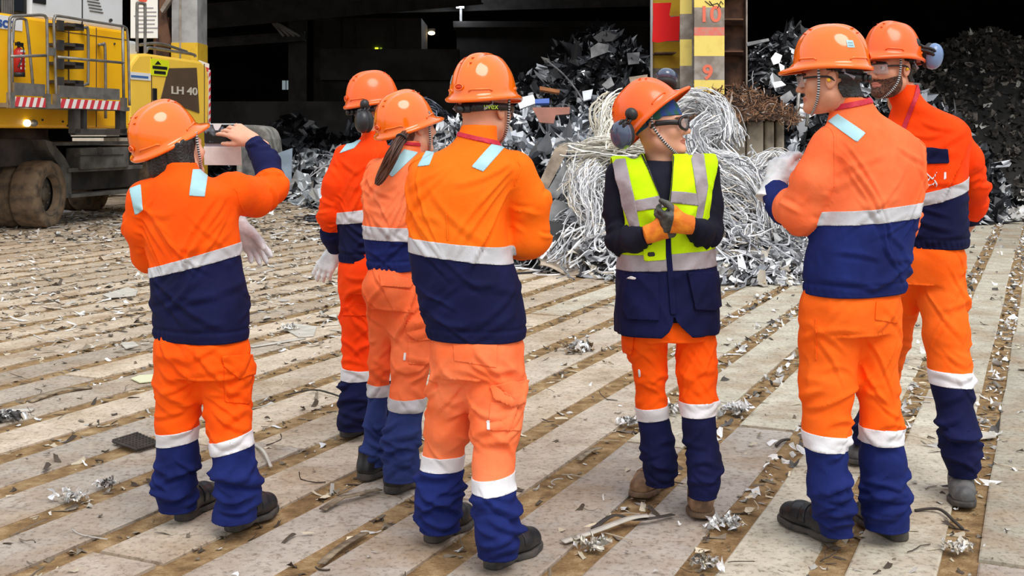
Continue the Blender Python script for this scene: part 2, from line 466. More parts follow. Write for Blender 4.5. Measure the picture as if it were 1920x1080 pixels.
# ================================================================ people
def frame(yaw, pitch=0., roll=0.):
    y, p, r = map(math.radians, (yaw, pitch, roll))
    f = np.array([math.sin(y)*math.cos(p), math.cos(y)*math.cos(p), math.sin(p)])
    R = np.array([math.cos(y), -math.sin(y), 0.]); U = np.cross(R, f)
    R2 = R*math.cos(r)+U*math.sin(r); U2 = np.cross(R2, f)
    return np.stack([R2, f, U2], 1)
M_SKIN = mat('skin', lin((214, 150, 118)), .5, var=.12, scale=14, bump=.08, bscale=180)
M_SKIN_FAIR = mat('skin_fair', lin((226, 168, 138)), .5, var=.1, scale=14, bump=.08, bscale=180)
M_LIP = mat('lip', lin((188, 116, 98)), .5)
M_EYE = mat('eye_white', (.75, .73, .7), .25); M_IRIS = mat('iris', (.03, .02, .015), .2)
M_BLACK = mat('black_plastic', (.012, .012, .013), .45); M_RUB = mat('black_rubber', (.02, .02, .021), .7, bump=.2, bscale=120)
M_LEATH = mat('black_leather', (.016, .017, .02), .38, var=.3, scale=12, bump=.15, bscale=90)
M_TAN = mat('tan_leather', lin((165, 132, 98)), .7, c2=lin((110, 84, 60)), scale=14, bump=.2, bscale=60)
M_TANS = mat('tan_sole', lin((120, 98, 76)), .85, var=.4, scale=30)
M_SOLE = mat('shoe_sole', (.035, .034, .033), .8, c2=(.07, .06, .05), scale=25, bump=.2, bscale=80)
M_HELM = mat('helmet_orange', lin((255, 114, 4)), .15, coat=.6, var=.05, scale=6)
M_HELM2 = mat('helmet_orange_worn', lin((254, 102, 14)), .28, coat=.25, var=.08, scale=9)
M_VENT = mat('helmet_vent', lin((205, 66, 6)), .5); M_BADGE = mat('helmet_badge_red', lin((215, 40, 12)), .35)
M_MUFFB = mat('earmuff_slate', lin((66, 80, 104)), .18, coat=.6); M_MUFF = mat('earmuff_blue', lin((110, 138, 180)), .3, coat=.3); M_MUFFD = mat('earmuff_dark', (.02, .021, .024), .35)
M_MUFFG = mat('earmuff_green', lin((70, 120, 40)), .35)
M_HAIR = mat('dark_hair', (.011, .008, .007), .45, var=.5, scale=60, bump=.6, bscale=120)
M_HAIRB = mat('brown_hair', lin((82, 48, 32)), .45, c2=lin((128, 80, 54)), scale=50, bump=.6, bscale=140)
M_BEARD = mat('beard', lin((62, 42, 32)), .8, c2=lin((120, 80, 60)), scale=120, bump=.8, bscale=220)
M_SILV = mat('reflective_tape', lin((198, 198, 202)), .45, var=.16, scale=8, bump=.25, bscale=35)
M_SILVW = mat('reflective_tape_white', lin((232, 232, 236)), .45, var=.1, scale=8, bump=.25, bscale=35)
M_GREYT = mat('grey_tape', lin((168, 160, 165)), .5, var=.2, scale=10, bump=.3, bscale=35)
M_PATCH = mat('reflective_patch', lin((165, 208, 216)), .4, var=.08, scale=10)
M_GLOVE = mat('white_glove', lin((240, 242, 243)), .8, c2=lin((212, 216, 218)), scale=18, bump=.4, bscale=50)
M_LANY = mat('red_lanyard', lin((205, 25, 55)), .6, var=.2, scale=60)
M_WHITE = mat('white_plastic', (.8, .8, .8), .4); M_GREYP = mat('grey_plastic', lin((150, 145, 155)), .5)
M_NAVY = fabric('navy_cloth', (12, 15, 52), fadec=(19, 24, 70)); M_NAVYF = fabric('navy_cloth_washed', (34, 46, 100), fadec=(52, 68, 126))
M_NAVYM = fabric('navy_cloth_mid', (17, 27, 82), fadec=(28, 42, 108))
M_OR = fabric('orange_cloth', (255, 84, 0), fadec=(255, 96, 6)); M_ORB = fabric('orange_cloth_bright', (255, 108, 6), fadec=(255, 122, 22))
M_SAL = fabric('salmon_cloth', (250, 104, 52), fadec=(252, 124, 74)); M_RED = fabric('red_orange_cloth', (255, 62, 0), fadec=(255, 76, 4))
M_SALL = fabric('salmon_cloth_light', (252, 112, 58), fadec=(254, 138, 90)); M_ORL = fabric('orange_cloth_soft', (255, 98, 10), fadec=(255, 112, 30))
M_KNIT = fabric('dark_navy_knit', (12, 15, 34)); M_YEL = fabric('yellow_vest', (190, 240, 0), fadec=(214, 250, 20)); M_BANDANA = mat('bandana', lin((40, 70, 150)), .8, c2=lin((30, 90, 70)), scale=30)
M_BSTRIPE = mat('strap_white', (.6, .6, .6), .7)
M_GOR = mat('glove_orange', lin((238, 142, 30)), .75, c2=lin((215, 110, 20)), scale=20, bump=.3, bscale=60); M_GBLK = mat('glove_black', (.03, .03, .026), .55, c2=(.09, .09, .08), scale=30, bump=.3, bscale=90)
def glassmat(name, c, a):
    m, nt, b = nodes(name); b.inputs['Base Color'].default_value = (*c, 1); b.inputs['Alpha'].default_value = a
    b.inputs['Roughness'].default_value = .05; b.inputs['Coat Weight'].default_value = .6
    return m
M_LENS = glassmat('clear_lens', (.6, .62, .64), .22)

def head_sdf(q, w=1.):
    """head in its own frame: x right, y forward, z up, origin between the ears"""
    ax = q.copy(); ax[:, 0] = np.abs(ax[:, 0])
    d = s_ell(q, (0, -.014, .034), (.0765*w, .098, .089))
    d = smin(d, s_ell(q, (0, .028, -.035), (.060*w, .063, .085)), .03)
    e, _ = s_seg(ax, (.056*w, .0, -.062), (.0, .070, -.103), .020, .017); d = smin(d, e, .035)
    e, _ = s_seg(ax, (.030, .0, -.075), (.0, .045, -.088), .03, .026); d = smin(d, e, .03)
    d = smin(d, s_ell(q, (0, .082, -.104), (.022, .016, .016)), .02)
    e, _ = s_seg(ax, (.008, .088, .016), (.044*w, .074, .018), .011, .009); d = smin(d, e, .018)
    d = smin(d, np.linalg.norm(ax-np.array([.044*w, .058, -.028]), axis=1)-.024, .03)
    d = -smin(-d, np.linalg.norm(ax-np.array([.032, .104, -.002]), axis=1)-.018, .012)
    d = np.maximum(d, -1) 
    e, _ = s_seg(q, (0, .090, .010), (0, .113, -.036), .0075, .0108); d = smin(d, e, .012)
    d = smin(d, np.linalg.norm(ax-np.array([.0105, .100, -.040]), axis=1)-.009, .008)
    d = smin(d, s_ell(q, (0, .0905, -.066), (.023, .0110, .0056)), .006)
    d = smin(d, s_ell(q, (0, .0885, -.077), (.020, .0105, .0062)), .006)
    d = -smin(-d, s_ell(q, (0, .1035, -.0718), (.025, .008, .0015)), .003)
    c, s_ = math.cos(.25), math.sin(.25)
    R = np.array([[1, 0, 0], [0, c, -s_], [0, s_, c]])
    ear = s_ell(ax, (.080*w, -.008, -.008), (.0085, .0195, .033), R)
    ear = -smin(-ear, s_ell(ax, (.0895*w, -.004, -.006), (.0075, .011, .021), R), .004)
    return smin(d, ear, .008)
LIPS = lambda q: np.minimum(np.maximum(1-((q[:, 0]/.025)**2+((q[:, 2]+.0722)/.0135)**2), -5)*.01, q[:, 1]-.07)

def hand_sdf(q, side, curl, sc=1., thumb=(.5, .6), spread=1., fat=1.):
    """hand: origin wrist, y to the fingertips, z out of the back; side +1 = thumb at +x. curl: 4 x (3 bends, radians)"""
    q = q/sc
    fx = np.array([.031, .0105, -.0105, -.031])*side; base = [.092, .097, .093, .083]; ln = [.074, .083, .077, .061]
    d = None
    for i in range(4):
        w0 = np.array([fx[i]*.55, .005, 0]); b = np.array([fx[i], base[i], 0.])
        e, _ = s_seg(q, w0, b*np.array([1, .97, 1]), .0175*fat, .0125*fat)
        d = e if d is None else smin(d, e, .016)
    fing = None
    for i in range(4):
        b = np.array([fx[i], base[i], 0.]); ang = 0.; sp = (1.5-i)*.075*side*spread
        pts = [b]
        for j, fr in enumerate((.45, .30, .25)):
            ang += curl[i][j]
            b = b+ln[i]*fr*np.array([math.sin(sp)*math.cos(ang), math.cos(sp)*math.cos(ang), -math.sin(ang)]); pts.append(b)
        e, _ = s_tube(q, pts, np.array([.0098, .0092, .0085, .0072])*fat, .004)
        fing = e if fing is None else np.minimum(fing, e)
    d = smin(d, fing, .007)
    t0 = np.array([.022*side, .025, -.006]); a, bnd = thumb
    v1 = nrm([side*math.sin(a)*.95, math.cos(a), -.30]); v2 = nrm([side*math.sin(a-bnd), math.cos(a-bnd), -.42])
    v3 = nrm([side*math.sin(a-bnd*1.6), math.cos(a-bnd*1.6), -.5])
    pts = [t0, t0+v1*.045, t0+v1*.045+v2*.034, t0+v1*.045+v2*.034+v3*.026]
    e, _ = s_tube(q, pts, np.array([.0165, .0125, .0108, .0085])*fat, .006)
    return smin(d, e, .012)*sc
def hand_frame(d, back):
    y = nrm(d); z = np.asarray(back, float); z = nrm(z-y*np.dot(z, y)); return np.stack([np.cross(y, z), y, z], 1)
RELAX = [(.25, .35, .25), (.3, .4, .3), (.35, .45, .3), (.4, .5, .35)]
FIST = [(1.2, 1.2, .8)]*4
def hand_mesh(w, M, side, curl=RELAX, sc=1., thumb=(.5, .6), spread=1., fat=1., cuff=None, h=.003, arm=.03):
    def fn(q):
        d = hand_sdf(q, side, curl, sc, thumb, spread, fat)
        if cuff:
            e, _ = s_seg(q, (0, .012, 0), (0, -cuff[0], 0), .028*sc, cuff[1]); e = np.maximum(e, -q[:, 1]-cuff[0])
            d = smin(d, e, .02)
        else:
            e, _ = s_seg(q, (0, .01, 0), (0, -arm, 0), .026*sc, .027*sc); d = smin(d, e, .02)
        return d
    V, T = sdf_mesh(fn, (-.09*sc, -(cuff[0] if cuff else arm)-.035, -.13*sc), (.09*sc, .2*sc, .06*sc), h, 1)
    return V@M.T+np.asarray(w), T

def ribbon(mb, pts, up, w, th, mi=0):
    pts = np.asarray(pts, float); n = len(pts); V = []
    up = np.broadcast_to(np.asarray(up, float), (n, 3))
    T, _, _ = frames(pts)
    for i in range(n):
        u = nrm(up[i]-T[i]*np.dot(up[i], T[i])); s = np.cross(T[i], u)
        for a, b in ((-1, -1), (1, -1), (1, 1), (-1, 1)): V.append(pts[i]+u*w/2*a+s*th/2*b)
    F = [[3, 2, 1, 0], [(n-1)*4+k for k in range(4)]]
    for i in range(n-1):
        for k in range(4): F.append([i*4+k, i*4+(k+1) % 4, (i+1)*4+(k+1) % 4, (i+1)*4+k])
    return mb.add(V, F, mi)

HA, HB, HH = .112, .136, .150
def dome(t, u):
    cr = math.cos(u*math.pi/2)**.72
    x = HA*cr*math.cos(t); y = HB*cr*math.sin(t)-.004; z = .008+HH*math.sin(u*math.pi/2)**1.08
    top = min(1, u*2.2)
    k = .006*top*math.exp(-(x/.017)**4)+.003*top*math.exp(-((abs(x)-.045)/.009)**2)*(1 if y < .09 else .3)
    return np.array([x, y, z])*(1+k/.13*np.array([.2, 1, 1]))
def dome_n(t, u):
    a = dome(t+.02, u)-dome(t-.02, u); b = dome(t, u+.02)-dome(t, u-.02); return nrm(np.cross(a, b))
def helmet(person, c, M, m, sticker=None, muffs=(), rear=True, strap=None, sback=0., hp=None, hM=None, front=False, back_band=True):
    nt = 72; V = []; F = []
    rows = []
    for (o, z, pk) in ((.010, -.010, 1.), (.014, -.005, 1.), (.0145, .001, 1.), (.010, .006, .8), (.003, .010, .3)):
        row = []
        for i in range(nt):
            t = 2*math.pi*i/nt; s = max(0, math.sin(t)); f = s**3
            x = (HA+o)*math.cos(t); y = (HB+o+.040*f*pk)*math.sin(t)-.004
            row.append([x, y, z-.012*f*pk+.006*abs(math.cos(t))**2])
        rows.append(row)
    for j in range(1, 22):
        rows.append([dome(2*math.pi*i/nt, .03+.955*j/21*.99) for i in range(nt)])
    for r in rows: V += list(r)
    for j in range(len(rows)-1):
        for i in range(nt): F.append([j*nt+i, j*nt+(i+1) % nt, (j+1)*nt+(i+1) % nt, (j+1)*nt+i])
    V.append(dome(0, .9999)); n = len(V)-1; j = len(rows)-1
    for i in range(nt): F.append([j*nt+i, j*nt+(i+1) % nt, n])
    W = lambda x: np.asarray(x, float)@M.T+c
    o = put('helmet', W(V), F, m, person, True, solid=.003)
    # raised ridges above the rim, on both sides
    for a0, a1, u in ((-1.25, -.55, .13), (.35, .95, .13), (math.pi-.95, math.pi-.35, .13), (math.pi+.55, math.pi+1.25, .13)):
        mb = MB(); mb.tube(W([dome(a0+(a1-a0)*k/9, u if 0 < k < 9 else u-.03)+dome_n(a0+(a1-a0)*k/9, u)*.001 for k in range(10)]), .0035, 6)
        mb.build('raised_ridge', m, o, True)
    if rear:
        t, u = -math.pi/2, .17; p = dome(t, u); nn = dome_n(t, u); up = nrm(np.array([0, 0, 1])-nn*nn[2]); sd = np.cross(up, nn)
        mb = MB(); ring = [p+nn*.003+sd*.017*math.cos(a)+up*.0105*math.sin(a) for a in np.linspace(0, 2*math.pi, 25)[:-1]]
        mb.tube(W(ring), .0025, 6, closed=True)
        mb.prism(W(ring), M@(-nn*.004), M@(nn*.0005), 1)
        for k in range(3):
            q = p+nn*.0042+sd*(-.007+.007*k); mb.tube(W([q-up*.004, q+up*.004]), .0012, 5)
        mb.build('badge', [m, M_BADGE], o, True, label='red oval badge on the back of the helmet')
    if sticker:
        for (t, u, w, h_, cm) in sticker:
            g = []; ff = []
            for a in range(5):
                for b in range(5):
                    tt = t+(a-2)/4*w/.125; uu = u+(b-2)/4*h_/.2; g.append(dome(tt, uu)+dome_n(tt, uu)*.0012)
            for a in range(4):
                for b in range(4): ff.append([a*5+b, a*5+b+1, a*5+b+6, a*5+b+5])
            s = put('sticker', W(g), ff, cm, o, True, label='small pale sticker'); 
            for z in (-.22, .12):
                mb = MB(); mb.tube(W([dome(t+k*.32*w/.125, u+z*h_/.2)+dome_n(t, u)*.0016 for k in (-1, -.3, .3, 1)]), .0011, 5); mb.build('lettering', M_GREYP, o, True) if False else mb.build('printed_line', M_GREYP, o, True)
    # vents on the crown
    for sgn in (-1, 1):
        mb = MB()
        for k in range(4):
            t = (math.pi/2 if k < 2 else -math.pi/2)+sgn*.28; u = (.72, .60)[k % 2]
            p = dome(t, u); nn = dome_n(t, u); mb.tube(W([p-np.array([0, .008, 0])+nn*.0006, p+np.array([0, .008, 0])+nn*.0006]), .0022, 6)
        mb.build('vent_slot', M_VENT, o, True)
    # inner headband with the rear adjuster
    if back_band:
        hc, hm = hp, hM
        H = lambda x: np.asarray(x, float)@hm.T+hc
        mb = MB(); ang = np.linspace(math.radians(180+12), math.radians(360-12), 17)
        pts = [(.086*math.cos(a), .108*math.sin(a)-.012, .012+.014*math.sin(a)) for a in ang]
        ribbon(mb, H(pts), hm[:, 2], .024, .004); ribbon(mb, H(pts[6:11])+hm[:, 1]*-.006, hm[:, 2], .030, .012)
        b = mb.build('headband', M_BLACK, o, True)
        mb = MB(); mb.cyl(H((0, -.128, -.004)), H((0, -.146, -.005)), .014, .012, 14); mb.build('adjuster_knob', M_BLACK, o, True)
        for s in (-1, 1):
            mb = MB(); ribbon(mb, H([(s*.070, -.05, .055), (s*.079, -.052, .012), (s*.066, -.088, -.004)]), hm[:, 2]*0+hm[:, 1], .016, .005); mb.build('support_arm', M_GREYP, o, True)
    if strap:
        hc, hm = hp, hM
        H = lambda x: np.asarray(x, float)@hm.T+hc
        mb = MB(); w = strap
        b_ = sback; pts = spline([(-.085*w, .036-b_, .060), (-.084*w, .034-b_, .0), (-.074*w, .040-b_*.4, -.062), (-.042, .056, -.108), (0, .070, -.128), (.042, .056, -.108), (.074*w, .040-b_*.4, -.062), (.084*w, .034-b_, .0), (.085*w, .036-b_, .060)], 14)
        Wp = H(pts)
        for i in range(len(Wp)-1):
            mb.tube([Wp[i], Wp[i+1]], .0052, 6, mi=i % 2, cap=True)
        mb.build('chin_strap', [M_BLACK, M_BSTRIPE], o, False, label='black and white braided chin strap')
    for (cup, axis, mount, col) in muffs:
        earmuff(o, cup, axis, mount, M, col)
    return o
def earmuff(par, cup, axis, mount, M, col):
    a = nrm(axis); u = nrm(np.cross(a, [0, 0, 1.])); v = np.cross(u, a)
    R = np.stack([u, v, a], 1)
    mb = MB()
    # lathe: cushion, rim, domed shell
    prof = [(.012, -.022), (.034, -.024), (.041, -.016), (.041, -.006), (.037, -.004), (.037, -.001), (.042, .002), (.043, .010), (.040, .022), (.032, .032), (.018, .038), (0.0005, .039)]
    k = 28; V = []; F = []; mi = []
    for (r, z) in prof:
        for i in range(k):
            t = 2*math.pi*i/k; V.append((u*r*math.cos(t)*.86+v*r*math.sin(t)*1.12+a*z)*1.18)
    for j in range(len(prof)-1):
        for i in range(k): F.append([j*k+i, j*k+(i+1) % k, (j+1)*k+(i+1) % k, (j+1)*k+i]); mi.append(0 if j < 5 else 1)
    mb.V.append(np.array(V)+cup); mb.F += F; mb.M += mi; mb.n += len(V)
    top = cup+a*.036
    dm = mount-cup; dm = nrm(dm-a*np.dot(dm, a)); e0 = cup+a*.020+dm*.044
    path = spline([e0-dm*.012+a*.012, e0+dm*.012+a*.006, cup*.35+mount*.65+a*.008, mount], 6); w2 = np.cross(a, dm)
    mb.tube(path+w2*.008, .006, 8, 2); mb.tube(path-w2*.008, .006, 8, 2); mb.box(e0-dm*.004, (.03, .02, .024), np.stack([w2, dm, a], 1), 2)
    mb.ell(mount, (.020, .024, .026), M, nu=18, nv=12, mi=2)
    return mb.build('earmuff', [M_RUB, col, M_BLACK], par, True)

def shoe(person, heel, toe, kind, zc=0.):
    heel = np.asarray(heel, float); toe = np.asarray(toe, float); d = toe-heel; d[2] = 0
    L = .305; y = nrm(d); mid = (heel+toe)/2; o = mid-y*L/2; o[2] = zc
    x = np.array([y[1], -y[0], 0]); R = np.stack([x, y, [0, 0, 1]], 1)
    fp = [(0, .045), (0, .12), (.004, .20), (0, .258)]; fr = [.040, .037, .050, .047]
    def sole(q):
        e, _ = s_tube(np.stack([q[:, 0], q[:, 1], 0*q[:, 0]], 1), [np.array([a, b, 0]) for a, b in fp], fr, .03)
        top = .034-.010*np.clip((q[:, 1]-.06)/.08, 0, 1)+.006*np.clip((q[:, 1]-.2)/.1, 0, 1)
        return np.maximum(np.maximum(e, q[:, 2]-top), -q[:, 2]+.010*np.clip((q[:, 1]-.25)/.06, 0, 1)+.008*np.exp(-((q[:, 1]-.115)/.02)**2))
    def upper(q):
        e, _ = s_tube(q, [np.array([0, .05, .05]), np.array([0, .12, .062]), np.array([.002, .19, .050]), np.array([.001, .250, .040])], [.040, .041, .046, .045], .03)
        f, _ = s_seg(q, (0, .055, .05), (0, .062, .135), .042, .046); e = smin(e, f, .03)
        return np.maximum(np.maximum(e, .026-q[:, 2]), q[:, 2]-.14)
    V, T = sdf_mesh(upper, (-.07, -.02, 0), (.07, .33, .16), .0055, 2)
    W = lambda v: v@R.T+o
    m1, m2 = {'black': (M_LEATH, M_SOLE), 'tan': (M_TAN, M_TANS), 'grey': (mat('dusty_black_leather', (.06, .06, .062), .6, c2=(.14, .135, .13), scale=14, bump=.2, bscale=70), M_SOLE)}[kind]
    s = put('shoe', W(V), T, m1, person, True, label='dusty tan work shoe' if kind == 'tan' else None)
    Vs, Ts = sdf_mesh(sole, (-.07, -.02, -.01), (.07, .33, .06), .005, 1)
    put('sole', W(Vs), Ts, m2, s, True)
    Nn = normals(V, T)
    g = np.minimum.reduce([.016-np.abs(V[:, 1]-.138-.1*(V[:, 2]-.09)), V[:, 2]-.047])
    patch('instep_strap', W(V), T, g, m1, s, .004, .005, nrmls=Nn@R.T)
    g = np.minimum.reduce([V[:, 1]-.158, .052-np.hypot(V[:, 0], (V[:, 1]-.162)*.9), V[:, 2]-.05])
    patch('tongue', W(V), T, g, m1, s, .002, .003, nrmls=Nn@R.T)
    g = .002-np.abs(V[:, 1]-.205+.25*np.abs(V[:, 0]))
    patch('toe_seam', W(V), T, g, M_GREYP if kind == 'black' else m1, s, .0012, .002, nrmls=Nn@R.T)
    return s

def folds(V, T, layers):
    """cloth creases: ridged noise stretched along a direction; layers (dir, wavelength, stretch, amplitude, seed, mask)"""
    Nn = normals(V, T); d = np.zeros(len(V))
    for (dr, wl, st, a, seed, mask) in layers:
        dr = nrm(dr); q = V/wl+.25*np.stack([vnoise(V/.11, seed+k) for k in range(3)], 1)
        q = q-np.outer(q@dr, dr)*(1-1/st)
        r = 1-2.2*np.abs(vnoise(q, seed))
        d += a*r*(1 if mask is None else mask)
    return V+Nn*d[:, None]
def strokes(th, s, specs):
    d = np.zeros(len(th))
    for (t0, s0, sl, cv, wt, w, A) in specs:
        dt = (th-t0+np.pi) % (2*np.pi)-np.pi; x = (s-s0-sl*dt-cv*dt*dt)/w
        d += A*(np.exp(-np.abs(x)**1.35)-.6*np.exp(-((x+1.9)/.9)**2))*np.exp(-(dt/wt)**4)
    return d
def rstrokes(R_, n, s0, s1, sl, cv, wt, w, A, t=None):
    u = R_.uniform
    return [((u(-np.pi, np.pi) if t is None else t+u(-.9, .9)), u(s0, s1), u(-sl, sl), u(-cv, cv), u(.6, 1.2)*wt, u(.75, 1.3)*w, u(.6, 1.2)*A) for _ in range(n)]
def catm(K, n=10):
    K = np.asarray(K, float); o = spline(K, n); i = np.argsort(o[:, 0]); return o[i]

def person(S):
    Y0 = S['Y']; sc = F_PX/Y0
    def J(x, y, dy=0.): return P(x, y, Y0+dy)
    ys = math.radians(S['yaw']); f = np.array([math.sin(ys), math.cos(ys), 0]); r = np.array([math.cos(ys), -math.sin(ys), 0])
    feet = S['feet']
    base = np.mean([G(*p) for ft in feet for p in ft[:2]], axis=0)
    root = empty('person', base, S['label'], 'person', S.get('group'))
    side_r = 1 if np.cos(ys) > 0 else -1        # image right is the person's right when facing away
    # ---- torso loft
    def loft(keys):
        K = []
        for k in keys:
            py, cx, hw, b = k[:4]; dy = k[4] if len(k) > 4 else 0.
            c = J(cx, py, dy); a = hw*(Y0+dy)/F_PX
            a = math.sqrt(max(a*a-(b*math.sin(ys))**2, (.55*a)**2))/max(abs(math.cos(ys)), .55)
            K.append([c[2], c[0], c[1], a, b])
        K = np.array(sorted(K)); D = catm(K, 8)
        def fn(p, grow=0.):
            z = np.clip(p[:, 2], D[0, 0], D[-1, 0])
            g = [np.interp(z, D[:, 0], D[:, i]) for i in range(1, 5)]
            dx = p[:, 0]-g[0]; dy = p[:, 1]-g[1]; u = dx*r[0]+dy*r[1]; v = dx*f[0]+dy*f[1]
            A = g[2]+grow; B = g[3]+grow
            rho = ((np.abs(u)/A)**2.4+(np.abs(v)/B)**2.4)**(1/2.4)
            d = (rho-1)*np.minimum(A, B)
            return np.maximum(np.maximum(d, p[:, 2]-K[-1, 0]), K[0, 0]-p[:, 2]), u, v
        lo = np.array([D[:, 1].min()-D[:, 3:].max()*1.05, D[:, 2].min()-D[:, 3:].max()*1.05, K[0, 0]]); hi = np.array([D[:, 1].max()+D[:, 3:].max()*1.05, D[:, 2].max()+D[:, 3:].max()*1.05, K[-1, 0]])
        return fn, lo, hi, K
    def limb(nodes_):
        pts = np.array([J(*n[:3]) for n in nodes_]); rad = np.array([n[3]*(Y0+n[2])/F_PX for n in nodes_])
        return pts, rad
    tors, tlo, thi, tK = loft(S['torso'])
    arms = [limb(a) for a in S['arms']]
    cut = []
    for pts, rad in arms: cut.append((pts[-1], nrm(pts[-1]-pts[-2])))
    def armd(p, i, grow=0.):
        pts, rad = arms[i]; d, s = s_tube(p, pts, rad+grow, .03)
        return np.maximum(d, (p-cut[i][0])@cut[i][1]), s
    def jack(p):
        d, _, _ = tors(p)
        for i in range(len(arms)):
            e, _ = armd(p, i); d = smin(d, e, .028)
        return d
    lo = tlo.copy(); hi = thi.copy()
    for pts, rad in arms:
        lo = np.minimum(lo, (pts-rad[:, None]).min(0)); hi = np.maximum(hi, (pts+rad[:, None]).max(0))
    V, T = sdf_mesh(jack, lo-.03, hi+.03, .007, 2)
    hemz = tK[0, 0]; colz = tK[-1, 0]
    Nn = normals(V, T)
    dT, u, v = tors(V); da = np.stack([armd(V, i)[0] for i in range(len(arms))], 1); sa = np.stack([armd(V, i)[1] for i in range(len(arms))], 1)
    dS = da.min(1); ia = da.argmin(1)
    z0 = np.array([0, 0, 1.])
    onarm = np.clip((dT-dS)/.03, 0, 1); tmask = 1-onarm
    body = np.clip((V[:, 2]-hemz)/.08, 0.15, 1)
    el = np.zeros(len(V))
    for pts, rad in arms:
        for k in range(1, len(pts)-1): el = np.maximum(el, np.exp(-(np.linalg.norm(V-pts[k], axis=1)/.13)**2))
    RR = np.random.default_rng(S['seed']); Nh_ = Nn.copy(); nearhem = np.exp(-((V[:, 2]-hemz)/.03)**2)*tmask
    Nh_[:, 2] *= 1-nearhem; flat_ = np.clip(1.4-np.abs(Nn[:, 2])*1.6*nearhem, 0, 1)
    th = np.arctan2(v, u); vis = -np.pi/2 if np.cos(ys) > 0 else np.pi/2; zz = V[:, 2]-hemz; HT = colz-hemz
    sp = rstrokes(RR, 12, .05, .24, .10, .05, .55, .011, .0065)+rstrokes(RR, 6, .05, .22, .16, .05, .6, .012, .007, vis)+rstrokes(RR, 7, .26, HT-.16, .22, .08, .6, .013, .006, vis)+rstrokes(RR, 5, .26, HT-.16, .2, .08, .5, .013, .006)
    for sg in (-1, 1): sp += [(vis+sg*RR.uniform(.7, 1.0), RR.uniform(.30, HT-.2), sg*RR.uniform(.18, .34), 0., .55, .013, .008) for _ in range(4)]
    d = strokes(th, zz, sp)*tmask*np.clip((HT-.10-zz)/.05, 0, 1)
    for i, (pts, rad) in enumerate(arms):
        L = np.concatenate([[0], np.cumsum(np.linalg.norm(np.diff(pts, axis=0), axis=1))]); si = sa[:, i]
        axp = np.stack([np.interp(si, L, pts[:, k]) for k in range(3)], 1); T0 = nrm(pts[-1]-pts[0]); e1 = nrm(np.cross(T0, [.3, .9, .2])); e2 = np.cross(T0, e1); w_ = V-axp
        ta = np.arctan2(w_@e1, w_@e2); se = L[len(pts)//2]
        sp = rstrokes(RR, 9, se-.10, se+.09, .03, .03, .9, .010, .009)+rstrokes(RR, 5, .04, se-.06, .08, .04, .8, .012, .007)+rstrokes(RR, 6, se+.07, L[-1]-.02, .04, .03, .9, .010, .007)
        d += strokes(ta, si, sp)*np.where(ia == i, onarm, 0)
    d += -.0055*np.exp(-((dT-dS)/.011)**2)*np.clip((V[:, 2]-hemz-.2)/.05, 0, 1)*np.clip((colz-.09-V[:, 2])/.03, 0, 1)
    V = V+Nh_*(d*flat_*S.get('wr', 1.)-.0055*flat_)[:, None]
    V = folds(V, T, [(r*.8+z0*.6, .060, 3.5, .0022, 3+S['seed'], tmask*body*flat_), (r*.6+z0*.8, .05, 3, .0018, 11+S['seed'], onarm)])
    hem = np.exp(-((V[:, 2]-hemz-.020)/.018)**2)*tmask*flat_
    if S.get('gather', True):
        Hn = Nn*np.array([1, 1, 0]); gm = np.clip(vnoise(np.stack([th*1.6, 0*th, 0*th], 1), S['seed'])*2+.8, 0, 1)
        V = V+Hn*(hem*gm*.0035*np.sin(th*36))[:, None]-Hn*(np.exp(-((V[:, 2]-hemz-.045)/.006)**2)*tmask*.005)[:, None]
    # ---- colours: upper cloth, lower cloth
    x = V[:, 0]
    def zline(y0, x0, y1, x1):
        a = J(x0, y0); b = J(x1, y1); k = (b[2]-a[2])/(b[0]-a[0]); return V[:, 2]-(a[2]+k*(x-a[0]))
    N0 = normals(V, T)
    patch_seam = np.minimum(.0022-np.abs(dT-dS-.012), np.minimum(V[:, 2]-hemz-.22, colz-.10-V[:, 2]))
    bands = S.get('band')
    if bands:
        (xa, ya0, ya1), (xb, yb0, yb1) = bands
        top = zline(ya0, xa, yb0, xb); bot = zline(ya1, xa, yb1, xb)
        tb = dS-dT+.004
        gn = np.minimum(-(top+bot)/2, tb)
        for i in range(len(arms)):
            if S['cuffs'][i] is not None:
                L = np.sum(np.linalg.norm(np.diff(arms[i][0], axis=0), axis=1))
                gn = np.maximum(gn, np.where((ia == i) & (dS < dT+.0), sa[:, i]-S['cuffs'][i]*L, -.05))
        V2, T2, side, _ = split(V, T, gn)
        jo = put('jacket', V2, T2, [S['up'], S['low']], root, True, mi=side.astype(int), label=S.get('jlabel'))
        gb = np.minimum.reduce([-top, bot, tb+.006])
        patch('reflective_band', V, T, gb, S.get('tape', M_SILV), jo, .003, .005)
    else:
        jo = put('sweater' if S.get('vest') else 'jacket', V, T, S['up'], root, True)
    if not S.get('vest'): [patch('armhole_seam', V, T, np.minimum(patch_seam, np.where(ia == i_, 1., -.01)), S['up'], jo, .0015, .002) for i_ in range(2)]
    px, py = proj(V)
    view = np.stack([-V[:, 0], -V[:, 1], CAM_H-V[:, 2]], 1); view /= np.linalg.norm(view, axis=1, keepdims=True)
    facing = (N0*view).sum(1)
    def decal(surf, name, poly, m, off=.003, th=.004, label=None, arm=None, line=None):
        VV, TT, NN, fc, qx, qy, ext, par = surf
        g = poly_sd(qx, qy, poly) if line is None else line_sd(qx, qy, poly, line)
        g = np.minimum(g*Y0/F_PX, (fc-.02)*.1)
        if arm is not None: g = np.minimum(g, ext if arm else -ext)
        return patch(name, VV, TT, g, m, par, off, th, label, NN)
    sj = (V, T, N0, facing, px, py, dT-dS, jo)
    for dcl in S.get('jdecals', ()):
        decal(sj, *dcl[:3], **dcl[3])
